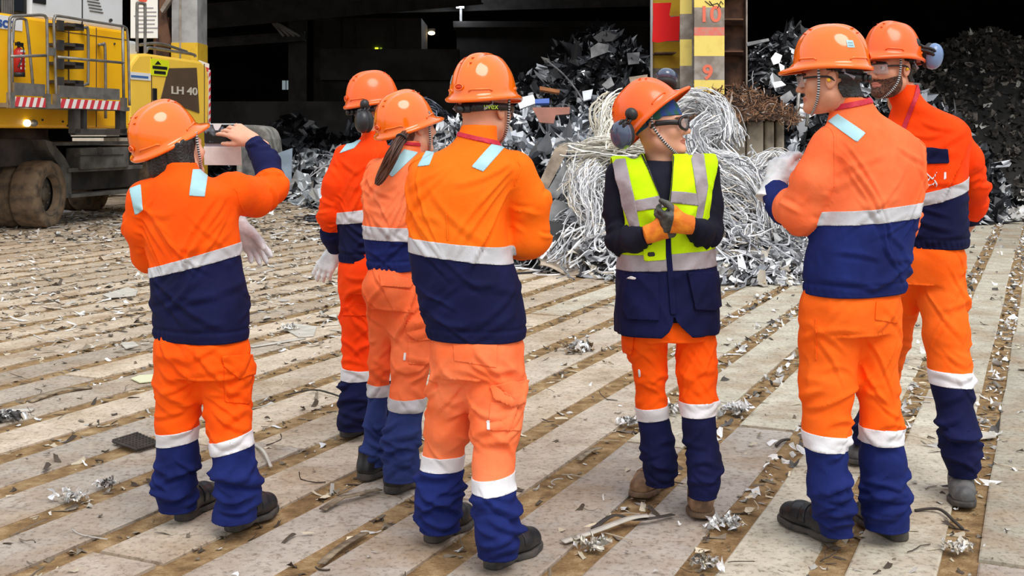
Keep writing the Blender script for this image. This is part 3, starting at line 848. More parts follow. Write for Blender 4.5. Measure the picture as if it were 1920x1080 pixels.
    if S.get('lany'):
        (x0, y0), (x1, y1), w = S['lany']
        g = w-np.abs(zline(y0, x0, y1, x1)); g = np.minimum(g, dS-dT+.02)
        patch('lanyard', V, T, g, M_LANY, jo, .004, .005, label='red lanyard around the collar')
    # ---- trousers
    pel, plo, phi_, pK = loft(S['pelvis'])
    legs = [limb(l) for l in S['legs']]
    for pts, rad in legs: pts[-1, 2] = S.get('hemz', .055)
    ankles = [np.vstack([p_[:-1], (p_[-1]*[1, 1, 0]+[0, 0, .17])[None]]) if p_[-2, 2] > .18 else np.vstack([p_[:-2], (p_[-2]*[1, 1, 0]+[0, 0, .19])[None]]) for p_, _ in legs]
    def legd(p, i):
        pts, rad = legs[i]; d, s = s_tube(p, pts, rad, .03)
        return np.maximum(d, pts[-1, 2]-p[:, 2]), s
    def trou(p):
        d, _, _ = pel(p)
        a, _ = legd(p, 0); b, _ = legd(p, 1)
        return smin(smin(d, a, .03), b, S.get('crotch', .022))
    lo = plo.copy(); hi = phi_.copy()
    for pts, rad in legs:
        lo = np.minimum(lo, (pts-rad[:, None]).min(0)); hi = np.maximum(hi, (pts+rad[:, None]).max(0))
    Vt, Tt = sdf_mesh(trou, lo-.025, hi+.02, .007, 2)
    d0, _ = legd(Vt, 0); d1, _ = legd(Vt, 1); sd = S['seed']; Nt = normals(Vt, Tt); dd_ = np.zeros(len(Vt))
    for i, (pts, rad) in enumerate(legs):
        e = (d0 if i == 0 else d1); o = (d1 if i == 0 else d0); mine = np.clip((o-e)/.02+.3, 0, 1)
        zo = np.argsort(pts[:, 2]); ax = np.stack([np.interp(Vt[:, 2], pts[zo, 2], pts[zo, k]) for k in range(2)], 1)
        tl = np.arctan2(Vt[:, 1]-ax[:, 1], Vt[:, 0]-ax[:, 0]); zb = pts[-1, 2]; zl = Vt[:, 2]-zb; top = pts[0, 2]-zb
        sp = rstrokes(RR, 11, .03, .22, .035, .03, 1.0, .011, .012)+rstrokes(RR, 6, .03, .20, .04, .03, .9, .011, .012, -np.pi/2)
        sp += rstrokes(RR, 7, .30, .54, .06, .05, .9, .012, .0075)+rstrokes(RR, 5, .30, .52, .08, .05, .8, .012, .009, -np.pi/2)
        sp += rstrokes(RR, 6, .52, top-.05, .14, .06, .8, .013, .007)+rstrokes(RR, 5, .55, top, .2, .06, .8, .013, .008, -np.pi/2)
        dd_ += strokes(tl, zl, sp)*mine*np.clip(zl/.02, .15, 1)
    Nq = Nt.copy(); Nq[:, 2] *= np.clip((Vt[:, 2]-min(l[0][-1, 2] for l in legs)-.03)/.05, 0, 1)
    Vt = Vt+Nq*((dd_*S.get('lw', 1.)-.0075)*(1-np.clip((np.abs(Nt[:, 2])-.6)*3, 0, 1)))[:, None]
    Vt = folds(Vt, Tt, [(r*.3+z0, .07, 4, .0025, 29+sd, None), (r*.8+z0*.4, .05, 3, .002, 33+sd, None)])
    d0, _ = legd(Vt, 0); d1, _ = legd(Vt, 1)
    gn = np.full(len(Vt), -1.); gbs = []
    for i, (xa, ya0, ya1, xb, yb0, yb1) in enumerate(S['knee']):
        dd = legs[i][0][:, 1]; dyk = np.interp((ya0+ya1)/2, [n[1] for n in S['legs'][i]], [n[2] for n in S['legs'][i]])
        a0 = J(xa, ya0, dyk); a1 = J(xa, ya1, dyk); b0 = J(xb, yb0, dyk); b1 = J(xb, yb1, dyk)
        k0 = (b0[2]-a0[2])/(b0[0]-a0[0]); k1 = (b1[2]-a1[2])/(b1[0]-a1[0])
        top = Vt[:, 2]-(a0[2]+k0*(Vt[:, 0]-a0[0])); bot = Vt[:, 2]-(a1[2]+k1*(Vt[:, 0]-a1[0]))
        mine = (d1-d0) if i == 0 else (d0-d1)
        gn = np.maximum(gn, np.minimum(-(top+bot)/2, mine+.0)); gbs.append(np.minimum.reduce([-top, bot, mine+.004]))
    V2, T2, side, _ = split(Vt, Tt, gn)
    to = put('trousers', V2, T2, [S['tup'], S['tlow']], root, True, mi=side.astype(int))
    for g in gbs: patch('reflective_band', Vt, Tt, g, S.get('ktape', M_SILVW), to, .003, .005)
    Nt = normals(Vt, Tt); qx, qy = proj(Vt)
    view = np.stack([-Vt[:, 0], -Vt[:, 1], CAM_H-Vt[:, 2]], 1); view /= np.linalg.norm(view, axis=1, keepdims=True)
    st = (Vt, Tt, Nt, (Nt*view).sum(1), qx, qy, d1-d0, to)
    for dcl in S.get('tdecals', ()): decal(st, *dcl[:3], **dcl[3])
    # ---- head
    hx, hy, hdy = S['head'][:3]; hc = J(hx, hy, hdy); hM = frame(*S['hang']); hw = S.get('hw', 1.)
    nb = J(*S['neck'])
    nl = (nb-hc)@hM
    def hd(p):
        q = (p-hc)@hM; d = head_sdf(q, hw)
        e, _ = s_tube(p, [hc+hM@np.array([0, -.030, -.045]), hc*.5+nb*.5+hM[:, 1]*-.012, nb], [.052*hw, .053*hw, .066*hw], .02)
        return smin(d, e, .022)
    l = np.minimum(hc-.15, nb-.09); h_ = np.maximum(hc+.15, nb+.09)
    Vh, Th = sdf_mesh(hd, l, h_, .0036, 2)
    parts = [(Vh, Th)]
    def core(p):
        d = tors(p, -.035)[0]
        for i in range(len(arms)):
            pts, rad = arms[i]; e, _ = s_tube(p, pts, np.minimum(rad-.02, .045), .02); d = smin(d, e, .02)
        d = smin(d, pel(p, -.03)[0], .03)
        for i in range(2):
            pts = ankles[i]; rad = legs[i][1][:len(pts)]; e, _ = s_tube(p, pts, np.minimum(rad-.03, .065), .02); d = smin(d, e, .02)
        return d
    L = np.minimum.reduce([tlo, plo, lo]+[a[0].min(0)-.07 for a in arms]); Hh = np.maximum.reduce([thi, phi_, hi]+[a[0].max(0)+.07 for a in arms])
    parts.append(sdf_mesh(core, L-.03, Hh+.03, .02, 1))
    for hs in S['hands']:
        if hs.get('glove'): continue
        parts.append(hand_mesh(J(*hs['w']), hand_frame(hs['d'], hs['b']), hs['s'], hs.get('curl', RELAX), hs.get('sc', 1.), hs.get('thumb', (.5, .6)), hs.get('spread', 1.), arm=hs.get('arm', .05)))
    off = 0; AV = []; AT = []
    for a, b in parts: AV.append(a); AT.append(b+off); off += len(a)
    AV = np.vstack(AV); AT = np.vstack(AT)
    q = (AV-hc)@hM
    V2, T2, side, _ = split(AV, AT, LIPS(q))
    put('body', V2, T2, [S.get('skin', M_SKIN), M_LIP], root, True, mi=side.astype(int))
    qh = (Vh-hc)@hM; Nh = normals(Vh, Th)
    if S.get('face', True):
        for s in (-1, 1):
            mb = MB(); ec = hc+hM@np.array([s*.032, .080, -.002]); mb.ell(ec, (.0125,)*3, nu=18, nv=12)
            fw = hM@nrm([s*.05+S.get('gaze', 0), 1, 0]); mb.ell(ec+fw*.0088, (.0062, .0062, .0062), nu=12, nv=8, mi=1)
            mb.build('eye', [M_EYE, M_IRIS], root, True)
        for s in (-1, 1):
            g = .005-np.hypot((qh[:, 2]-.020-.10*(.03-np.abs(qh[:, 0]-s*.0)))*1.3, np.maximum(0, np.abs(qh[:, 0]-s*.030)-.016)); g = np.minimum(g, qh[:, 1]-.05)
            patch('eyebrow', Vh, Th, g, S.get('hair', M_HAIR), root, .002, .003)
    if S.get('hairline'):
        hl = S['hairline']
        g = qh[:, 2]-(hl-.02)-.9*np.clip(qh[:, 1]+.035, -.01, .2)*2.2
        g = np.minimum(g, .2-qh[:, 1]); g = np.minimum(g, np.hypot(np.maximum(0, np.abs(qh[:, 1]+.006)-.0)/1.0, (qh[:, 2]+.008))-.036+np.where(np.abs(qh[:, 0]) < .06, .05, 0))
        V_ = Vh+Nh*(.0015*fbm(Vh*np.array([1, 1, .3])/.008, 5)[:, None])
        patch('hair', V_, Th, g, S.get('hair', M_HAIR), root, .007, .008, nrmls=Nh)
    if S.get('beard'):
        g = np.minimum.reduce([-.036-.16*qh[:, 1]-qh[:, 2]-.25*np.clip(np.abs(qh[:, 0])-.05, 0, .03)*-1, qh[:, 1]-.014, qh[:, 2]+.128, np.hypot(qh[:, 0]/1.3, (qh[:, 2]+.0722)*1.7)-.0205])
        V_ = Vh+Nh*(.0012*fbm(Vh/.006, 9)[:, None])
        patch('beard', V_, Th, g, M_BEARD, root, .003, .005, nrmls=Nh)
    # ---- helmet
    hh = S['helmet']; M2 = frame(*hh['ang']); c2 = hc+hM@np.array(hh.get('off', (0, -.002, .036)))
    if 'at' in hh: c2 = J(*hh['at'])
    for fn in S.get('extra', ()): fn(root, dict(M2=M2, c2=c2, J=J, hc=hc, hM=hM, jo=jo, to=to, f=f, r=r, Vh=Vh, Th=Th, qh=qh, Nh=Nh, tors=tors, arms=arms, sj=sj, decal=decal, Y0=Y0, loft=loft, V=V, T=T))
    muffs = [(J(*m[0]), np.asarray(m[1], float), J(*m[2]), m[3]) for m in hh.get('muffs', ())]
    helmet(root, c2, M2, hh.get('m', M_HELM), hh.get('sticker'), muffs, hh.get('rear', True), hh.get('strap', 1.), hh.get('sback', 0.), hc, hM, back_band=hh.get('bb', True))
    # ---- glasses
    gl = S.get('glasses')
    if gl:
        H = lambda a: np.asarray(a, float)@hM.T+hc
        mb = MB(); mf = M_BLACK
        for s in (-1, 1):
            mb.tube(H(spline([(s*.064, .090, .004), (s*.078, .055, .006), (s*.084, .0, .004), (s*.083, -.02, -.012)], 5)), .0038, 8)
        if gl == 'goggle':
            for s in (-1, 1):
                ring = [(s*.036+.034*math.cos(a), .114-.35*(abs(s*.036+.034*math.cos(a))**2)/.075+.0, -.003+.025*math.sin(a)) for a in np.linspace(0, 2*math.pi, 25)[:-1]]
                mb.tube(H(ring), .0058, 8, closed=True); ribbon(mb, H(spline([(s*.066, .088, .0), (s*.078, .055, .004), (s*.085, .0, .004)], 5)), hM[:, 2], .020, .005)
            mb.tube(H([(-.008, .116, .006), (.008, .116, .006)]), .005, 8)
        else:
            mb.tube(H(spline([(-.066, .088, .012), (-.04, .110, .014), (0, .118, .012), (.04, .110, .014), (.066, .088, .012)], 5)), .0028, 8)
        go = mb.build('safety_glasses', mf, root, True)
        Vl = []; Fl = []; nx = 17; nz = 5
        for i in range(nx):
            xx = -.066+.132*i/(nx-1); yy = .1185-.35*xx*xx/.055+.0
            for k in range(nz):
                zz = .014-.042*k/(nz-1)*(1-.25*(1-min(1, abs(xx)/.02)))
                Vl.append((xx, yy-(.006*k/(nz-1))**1, zz))
        for i in range(nx-1):
            for k in range(nz-1): Fl.append([i*nz+k, i*nz+k+1, (i+1)*nz+k+1, (i+1)*nz+k])
        put('lens', H(Vl), Fl, M_LENS, go, True, solid=.002)
    for ft in feet: shoe(root, G(*ft[0]), G(*ft[1]), ft[2])
    for hs in S['hands']:
        if not hs.get('glove'): continue
        Mh = hand_frame(hs['d'], hs['b'])
        Vg, Tg = hand_mesh(J(*hs['w']), Mh, hs['s'], hs.get('curl', RELAX), hs.get('sc', 1.1), hs.get('thumb', (.5, .6)), hs.get('spread', 1.), 1.18, hs.get('cuff', (.05, .045)), .0035)
        if hs['glove'] == 'white':
            Vg = folds(Vg, Tg, [(Mh[:, 0], .03, 2., .002, 41, None)])
            put('glove', Vg, Tg, M_GLOVE, root, True, label='white work glove')
        else:
            ql = (Vg-J(*hs['w']))@Mh; g = ql[:, 1]-.062
            V2, T2, side, _ = split(Vg, Tg, g)
            put('glove', V2, T2, [M_GOR, M_GBLK], root, True, mi=side.astype(int), label='orange glove with black fingers')
    return root
# ================================================================ the dark hall
M_SOOT = mat('sooty_wall', (.022, .021, .021), .9, c2=(.012, .011, .011), scale=.6, bump=.2, bscale=6)
M_SOOTC = mat('sooty_concrete', (.085, .08, .078), .9, c2=(.045, .042, .04), scale=.9, bump=.2, bscale=5)
M_DSTEEL = mat('dark_steel', (.03, .028, .028), .6, var=.5, scale=3)
M_RUST = mat('rusty_steel', lin((112, 78, 58)), .8, c2=lin((72, 50, 40)), scale=4, bump=.25, bscale=20)
M_YP = mat('yellow_paint_faded', lin((248, 222, 116)), .6, c2=lin((232, 200, 100)), scale=5, lo=.5, hi=.8)
M_YP2 = mat('yellow_paint', lin((236, 190, 46)), .6, c2=lin((208, 156, 44)), scale=5, lo=.5, hi=.8)
M_GP = mat('grey_paint', lin((172, 161, 150)), .7, c2=lin((135, 122, 110)), scale=4)
M_GPL = mat('pale_grey_paint', lin((178, 178, 178)), .7, c2=lin((150, 148, 146)), scale=2.5)
M_REDP = mat('faded_red_paint', lin((232, 120, 104)), .7, c2=lin((214, 140, 122)), scale=14); M_REDS = mat('red_panel', lin((255, 0, 0)), .6)
M_ORN = mat('orange_numeral', lin((240, 120, 92)), .7)
def S_(o, lab=None): return tag(o, lab, None, None, 'structure')
HX, HY0, HY1, HZ = 46, 24.5, 84, 12.
mb = MB(); mb.box((0, 54, HZ+.2), (2*HX+1, 61, .4)); S_(mb.build('ceiling', M_SOOT))
mb = MB(); mb.box((0, HY1, HZ/2), (2*HX, .5, HZ)); S_(mb.build('wall_back', M_SOOT))
mb = MB(); mb.box((-HX, 54, HZ/2), (.5, 61, HZ)); S_(mb.build('wall_left', M_SOOT))
mb = MB(); mb.box((HX, 54, HZ/2), (.5, 61, HZ)); S_(mb.build('wall_right', M_SOOT))
mb = MB(); mb.box((0, HY0-.1, 9.6), (2*HX, .4, 5.6)); S_(mb.build('wall_front', M_SOOTC))  # unseen front wall, added above the view to limit sky light in the hall
def bx(px0, px1, py0, py1, Y, dep):
    a = P(px0, py1, Y); b = P(px1, py0, Y); return ((a[0]+b[0])/2, Y+dep/2, (a[2]+b[2])/2), (b[0]-a[0], dep, b[2]-a[2])
# inner walls and platforms seen in the gloom
mb = MB(); c, d = bx(385, 660, 190, 258, 46, .5); mb.box((c[0], c[1], (c[2]+d[2]/2)/2), (d[0], .5, c[2]+d[2]/2)); tag(mb.build('low_wall', M_SOOTC), 'low sooty concrete wall at the foot of the hall on the left', 'wall')
mb = MB(); c, d = bx(600, 860, 92, 150, 52, 1.); mb.box(c, d); mb.box((c[0], c[1]+1, c[2]/2), (d[0]*.96, 1., c[2])); tag(mb.build('gallery', M_SOOTC), 'grey concrete gallery parapet inside the hall', 'gallery')
hut = empty('control_cabin', P(690, 120, 56), 'boxy dark panelled cabin above the gallery', 'cabin')
mb = MB(); c, d = bx(606, 790, 34, 100, 55.5, 4); mb.box(c, d); mb.build('cabin_shell', mat('cabin_panel', (.075, .068, .064), .8, var=.3, scale=1), hut)
mb = MB()
for x in (640, 665, 740): a = P(x, 34, 55.45); b = P(x, 100, 55.45); mb.box((a+b)/2, (.06, .06, a[2]-b[2]))
mb.build('panel_joint', M_DSTEEL, hut)
mb = MB(); c, d = bx(703, 709, 89, 97, 55.4, .06); mb.box(c, d); mb.build('lit_window', mat('green_window', lin((190, 225, 40)), .5, emit=2.2), hut, label='small green-lit window')
mb = MB(); c, d = bx(712, 716, 89, 97, 55.4, .06); mb.box(c, d); mb.build('lit_window', mat('green_window_dim', lin((110, 135, 40)), .5, emit=.9), hut)
def beam(px0, py0, px1, py1, Y0, Y1, h, lab, m=M_DSTEEL):
    a = P(px0, py0, Y0); b = P(px1, py1, Y1); mb = MB(); ax = nrm(b-a); up = nrm(np.array([0, 0, 1.])-ax*ax[2]); sd = np.cross(ax, up); L = np.linalg.norm(b-a); R_ = np.stack([ax, sd, up], 1); c = (a+b)/2
    mb.box(c+up*h/2, (L, .35, .06), R_); mb.box(c-up*h/2, (L, .35, .06), R_); mb.box(c, (L, .08, h), R_)
    return tag(mb.build('roof_beam', m), lab, 'beam')
M_DST2 = mat('dark_girder', (.07, .064, .06), .7, var=.4, scale=2)
beam(300, 38, 900, -12, 44, 52, .9, 'long dark girder crossing the upper left of the hall', M_DST2)
beam(372, 82, 572, 68, 50, 50, .35, 'short dark crane rail below the girder', M_DST2)
beam(700, 8, 1240, -6, 60, 60, .9, 'dark girder deep in the hall above the lamp', M_DST2)
for px, y1, Y in ((560, 190, 51.5), (605, 230, 58)):
    a = P(px, -60, Y); mb = MB(); mb.box((a[0], Y, a[2]/2), (.5, .5, a[2])); mb.box((a[0], Y-.25, a[2]/2), (.8, .06, a[2])); tag(mb.build('steel_post', M_DST2), 'dark steel post left of the cabin' if px > 600 else 'dark steel post under the crane rail', 'post')
mb = MB()
for k in range(4):
    a = P(505+k*6, 36+k*3, 49); b = P(532+k*10, 68, 49); mb.tube([a, b], .05, 6)
tag(mb.build('stair_railing', M_GPL), 'thin slanting stair railing under the girder', 'railing')
wnd = empty('window_frame', P(537, 158, 60), 'small pale window low in the dark hall', 'window')
mb = MB(); c, d = bx(528, 546, 150, 169, 60, .1); mb.box(c, d); mb.build('frame_panel', M_DSTEEL, wnd)
for x in (529, 537): mb = MB(); c, d = bx(x, x+6, 151, 168, 59.9, .06); mb.box(c, d); mb.build('pane', mat('daylit_pane', lin((150, 165, 170)), .4, emit=.5), wnd)
# block with the lamp mast
mb = MB(); c, d = bx(856, 1215, 46, 255, 58, 3); mb.box((c[0], c[1], (c[2]+d[2]/2)/2), (d[0], 3, c[2]+d[2]/2)); tt = P(0, 46, 57.9)[2]; mb.box((c[0], c[1]-.1, tt), (d[0]+.3, 3.4, .3)); tag(mb.build('plinth', mat('dark_plinth', (.035, .03, .028), .9, var=.4, scale=1)), 'large dark block carrying the lamp mast', 'plinth')
lm = empty('mast_lamp', P(864, 46, 58.5), 'bright white floodlight on a short mast inside the hall', 'lamp')
mb = MB(); mb.tube([P(864, 40, 58.5), P(864, 12, 58.5)], .07, 10); mb.build('mast', M_GPL, lm)
mb = MB(); mb.box(P(863, 11, 58.4), (.4, .3, .28)); mb.build('lamp_head', M_GPL, lm)
mb = MB(); mb.ell(P(864, 11, 58.1), (.13, .10, .13)); mb.build('bulb', mat('white_lamp', (.85, .92, 1), .3, emit=14), lm)
lm = empty('hall_lamp', P(808, 62, 60), 'small yellow lamp glowing in the hall', 'lamp')
mb = MB(); mb.box(P(808, 57, 60.2), (.45, .4, .16)); mb.build('lamp_housing', M_DSTEEL, lm)
mb = MB(); mb.ell(P(809, 62, 60), (.18, .12, .10)); mb.build('bulb', mat('yellow_lamp', (1, .75, .35), .3, emit=9), lm)
for nm, p, e, c in (('floodlight', P(864, 12, 57.3), 120, (.85, .92, 1)), ('hall_light', P(808, 66, 59.2), 4, (1, .7, .35))):
    l = bpy.data.lights.new(nm, 'POINT'); l.energy = e; l.color = c; l.shadow_soft_size = .2; o = bpy.data.objects.new(nm, l); COL.objects.link(o); o.location = Vector(p)
# ---------------------------------------------------------------- painted column on the right
YF, YB = 20.6, 22.4
col = empty('steel_column', (3.47, 21.5, 0), 'yellow and grey banded steel column with red height numerals', 'column')
def zf(py, Y): return CAM_H+(YH-py)*Y/F_PX
XL, XR = 3.2, 3.73
def quad(mb, x0, y0, x1, y1, z0, z1, mi=0): mb.add([[x0, y0, z0], [x1, y1, z0], [x1, y1, z1], [x0, y0, z1]], [[0, 1, 2, 3]], mi)
mb = MB(); TOP = 7.
def stack(x0, y0, x1, y1, lv, dx, dy):
    for (a, b, mi) in lv:
        v = np.array([[x0, y0, a], [x1, y1, a], [x1, y1, b], [x0, y0, b]]); mb.prism(v, (0, 0, 0), (dx, dy, 0), mi)
fl_ = [(0, zf(262, YF), 0), (zf(262, YF), zf(215, YF), 1), (zf(215, YF), zf(186, YF), 0), (zf(186, YF), zf(150, YF), 0), (zf(150, YF), zf(105, YF), 1), (zf(105, YF), zf(67, YF), 0), (zf(67, YF), zf(51, YF), 2), (zf(51, YF), zf(14, YF), 1), (zf(14, YF), zf(-40, YF), 0), (zf(-40, YF), TOP, 1)]
stack(XL, YF, XR, YF, fl_, 0, .04)
sl_ = [(0, zf(215, 21.2), 1), (zf(215, 21.2), zf(172, 21.2), 0), (zf(172, 21.2), zf(125, 21.2), 1), (zf(125, 21.2), zf(76, 21.2), 0), (zf(76, 21.2), zf(29, 21.2), 1), (zf(29, 21.2), zf(-40, 21.2), 0), (zf(-40, 21.2), TOP, 1)]
stack(P(1275,0,20.95)[0], 20.95, XL+.02, 20.9, sl_, 0, .03)
mb.box((XL+.02, (YF+YB)/2+.15, TOP/2), (.03, YB-YF-.3, TOP), mi=1)
for i in range(len(mb.M)): mb.M[i] = {0: 0, 1: 1, 2: 2}[mb.M[i]]
mb.box((XR-.02, (YF+YB)/2+.02, TOP/2), (.04, YB-YF-.04, TOP), mi=3)
mb.build('column_core', [M_YP, M_GP, M_REDP, M_RUST], col)
mb = MB(); stack(2.67, YB, XL, YB, [(0, zf(165, YB), 0), (zf(165, YB), zf(128, YB), 1), (zf(128, YB), zf(78, YB), 2), (zf(78, YB), zf(30, YB), 1), (zf(30, YB), zf(-30, YB), 2), (zf(-30, YB), TOP, 1)], 0, .05)
mb.box((4.09, YB+.025, TOP/2), (.72, .05, TOP), mi=0); mb.box((2.66, YB-.02, TOP/2), (.035, .10, TOP), mi=3); mb.box((4.45, YB-.06, TOP/2), (.03, .20, TOP), mi=1)
mb.build('back_flange', [M_RUST, M_GP, M_YP2, M_WHITE], col)
for py in (45, 103, 165, -15):
    mb = MB(); z = zf(py, YB-.5); mb.prism([(XR, YB, z), (4.42, YB, z), (4.16, YF+.5, z), (XR, YF+.5, z)], (0, 0, 0), (0, 0, .025)); mb.build('stiffener', M_RUST, col)
for py in (102, 42, 162):
    mb = MB(); z = zf(py, YB-.3); mb.prism([(2.68, YB, z), (XL-.15, YB, z), (XL-.15, YB-.6, z), (2.66, YB-.6, z)], (0, 0, 0), (0, 0, .025)); mb.build('stiffener', M_RUST, col)
I3 = np.stack([[1, 0, 0], [0, 0, 1], [0, -1, 0]], 1).astype(float)
def num(t, px, py, hpx): text_mesh(t, hpx*YF/F_PX*1.38, 'painted_numeral', M_ORN, P(px, py, YF-.006), I3, col, .003, 1.05, .008)
num('10', 1331, 28, 30); num('9', 1327, 137, 28); num('8', 1310, 185, 28)
mb = MB()
for pl in ([(1322, 2), (1332, 10), (1345, 6), (1352, 14)], [(1345, 16), (1352, 2), (1356, 8)], [(1330, 2), (1338, 12)]): mb.tube([P(x, y, YF-.006) for x, y in pl], .008, 5)
mb.build('paint_scrawl', M_BLACK, col)
mb = MB(); mb.prism([P(x, y, YB-.62) for x, y in ((1224, 6), (1259, 5), (1255, 28), (1258, 32), (1275, 30), (1273, 76), (1250, 77), (1234, 80), (1223, 78), (1225, 30))], (0, 0, 0), (0, .02, 0))
tag(mb.build('red_panel', M_REDS), 'plain bright red panel fixed on the column beside the numerals', 'panel')
# ---------------------------------------------------------------- left column and notice board
lc = empty('hall_pillar', P(345, 250, 25.2)*[1, 1, 0], 'grey pillar with a yellow foot behind the excavator', 'pillar')
mb = MB(); a = P(322, 0, 25); b = P(370, 0, 25); zc_ = zf(80, 25)
mb.box(((a[0]+b[0])/2, 25.4, (zc_+9)/2), (b[0]-a[0], .8, 9-zc_)); mb.build('pillar_shaft', M_GPL, lc)
mb = MB(); mb.box(((a[0]+b[0])/2, 25.4, zc_/2), (b[0]-a[0]+.02, .82, zc_)); mb.build('yellow_foot', M_YP2, lc)
mb = MB(); m_ = P(338, 0, 24.98); mb.box((m_[0], 24.99, 4.5), (.03, .03, 9)); mb.build('pillar_seam', M_GP, lc)
mb = MB(); mb.prism([P(*q, 25.1) for q in ((322, 84), (298, 84), (298, -30), (316, -30), (312, 30))], (0, 0, 0), (0, .06, 0)); mb.box((P(305, 0, 25.3)[0], 25.4, 2), (.3, .3, 4)); mb.build('gusset', M_RUST, lc)
mb = MB(); mb.prism([P(*q, 24.9) for q in ((300, 18), (316, -8), (322, -2), (304, 24))], (0, 0, 0), (0, .2, 0)); mb.build('brace', M_GP, lc)
sg = empty('notice_board', P(270, 36, 24.2), 'white notice board with a red disc behind the excavator', 'sign')
mb = MB(); a = P(245, 72, 24.2); b = P(296, -22, 24.2); mb.box((a+b)/2, (b[0]-a[0], .04, b[2]-a[2])); mb.build('board', mat('board_white', lin((240, 240, 236)), .5), sg, bevel=.01)
mb = MB(); mb.cyl(P(268, -4, 24.17), P(268, -4, 24.15), .10, k=28); mb.build('red_disc', mat('sign_red', lin((225, 90, 70)), .5), sg)
for k in range(7): mb = MB(); mb.box(P(272+(k % 2)*3, 15+k*7.5, 24.175), (.34+.06*(k % 3), .006, .022)); mb.build('printed_line', M_GREYP, sg)
mb = MB(); mb.tube([P(258, 72, 24.3), P(258, 110, 24.3)], .03, 8); mb.tube([P(290, 72, 24.3), P(290, 110, 24.3)], .03, 8); mb.box((P(272, 0, 24.5)[0], 24.5, 1.5), (.35, .3, 3.2)); mb.build('board_stand', M_RUST, sg)
# ================================================================ yellow material handler
M_EY = mat('machine_yellow', lin((250, 190, 26)), .4, c2=lin((240, 168, 22)), scale=1.3, lo=.45, hi=.75, coat=.15)
M_EYL = mat('machine_yellow_light', lin((252, 206, 78)), .4, var=.06, scale=2)
M_EW = mat('machine_white', lin((222, 225, 226)), .45, var=.06, scale=1.5); M_EG = mat('galvanised', lin((150, 146, 140)), .45, metal=.6, var=.3, scale=6)
M_ED = mat('chassis_dark', (.02, .019, .019), .7, c2=(.055, .045, .038), scale=3, bump=.2, bscale=20); M_EDG = mat('chassis_grey', (.12, .115, .10), .7, c2=(.06, .055, .05), scale=4)
M_TYRE = mat('muddy_tyre', lin((122, 102, 80)), .9, c2=lin((70, 60, 50)), scale=7, lo=.42, hi=.7, bump=.7, bscale=9, bdist=.03); M_RIM = mat('muddy_rim', lin((98, 88, 74)), .8, var=.3, scale=6)
M_HAZR = mat('hazard_red', lin((205, 60, 70)), .5); M_HAZW = mat('hazard_white', lin((232, 226, 222)), .5)
M_PANEL = mat('brown_panel', lin((92, 74, 58)), .5, var=.15, scale=2); M_EGL = mat('cab_glass', (.02, .025, .03), .08)
EA = np.array([.259, .966, 0]); EN = np.array([.966, -.259, 0]); EO = np.array([-7.19, 18.5, 0])
def sd(px, d):
    k = (px-CX)/F_PX; return ((18.5-.259*d)*k+7.19-.966*d)/(.259-.966*k)
def EX(px, py, d=0.):
    s = sd(px, d); p = EO+EA*s+EN*d; p[2] = CAM_H+(YH-py)*p[1]/F_PX; return p
def EL(s, d, z): p = EO+EA*s+EN*d; p[2] = z; return p
RE = np.stack([EA, EN, [0, 0, 1.]], 1)
ex = empty('material_handler', EL(1, -1.2, 0), 'yellow wheeled material handler with side platform and muddy twin tyres', 'excavator')
def ebox(name, s0, s1, d0, d1, z0, z1, m, par=ex, bev=.03, label=None, mi=None):
    mb = MB(); mb.box(EL((s0+s1)/2, (d0+d1)/2, (z0+z1)/2), (s1-s0, abs(d1-d0), z1-z0), RE); return mb.build(name, m, par, bevel=bev, label=label)
s240 = sd(243, 0); s392 = sd(391, 0)
body = ebox('upper_body', -5.2, s240, -2.7, 0, 1.58, 3.28, M_EY, bev=.05)
mb = MB(); mb.box(EL((-1.2+s240)/2-.1, -.006+.01, 2.43), (.02, .02, 1.65), RE); mb.box(EL(1.05, .004, 2.43), (.012, .012, 1.65), RE); mb.box(EL(1.0, .002, 3.12), (2.0, .012, .012), RE); mb.build('panel_gap', M_PANEL, body)
hood = ebox('engine_hood', sd(56, -.08), sd(232, -.08), -2.5, -.08, 3.28, 4.6, M_EW, bev=.05, label='white engine hood')
mb = MB()
for k in range(5): mb.tube([EX(168-k*1.5, 20-k*6, -.075), EX(193-k*2, 24-k*6, -.075)], .012, 6)
mb.build('louvre', M_EG, hood)
mb = MB(); mb.box(EX(154, 10, -.075), (.012, .02, 1.2), RE); mb.tube([EX(208, 38, -.07), EX(208, 38, -.04)], .03, 10); mb.build('hood_latch', M_BLACK, hood)
mb = MB(); mb.box(EX(74, 2, -.07), (.30, .02, .08), RE); mb.build('hood_grip', M_BLACK, hood)
cab = ebox('cab', -4.8, sd(52, -.1), -1.6, -.1, 3.28, 5.2, M_ED, bev=.04)
mb = MB(); mb.box(EL(sd(24, -.08)-.3, -.09, 3.9), (1.1, .03, 1.1), RE); mb.build('cab_glazing', M_EGL, cab)
mb = MB()
for k in range(6): mb.box(EX(4+k*4, 10, -.06), (.03, .02, .5), RE)
mb.build('window_guard', M_EG, cab)
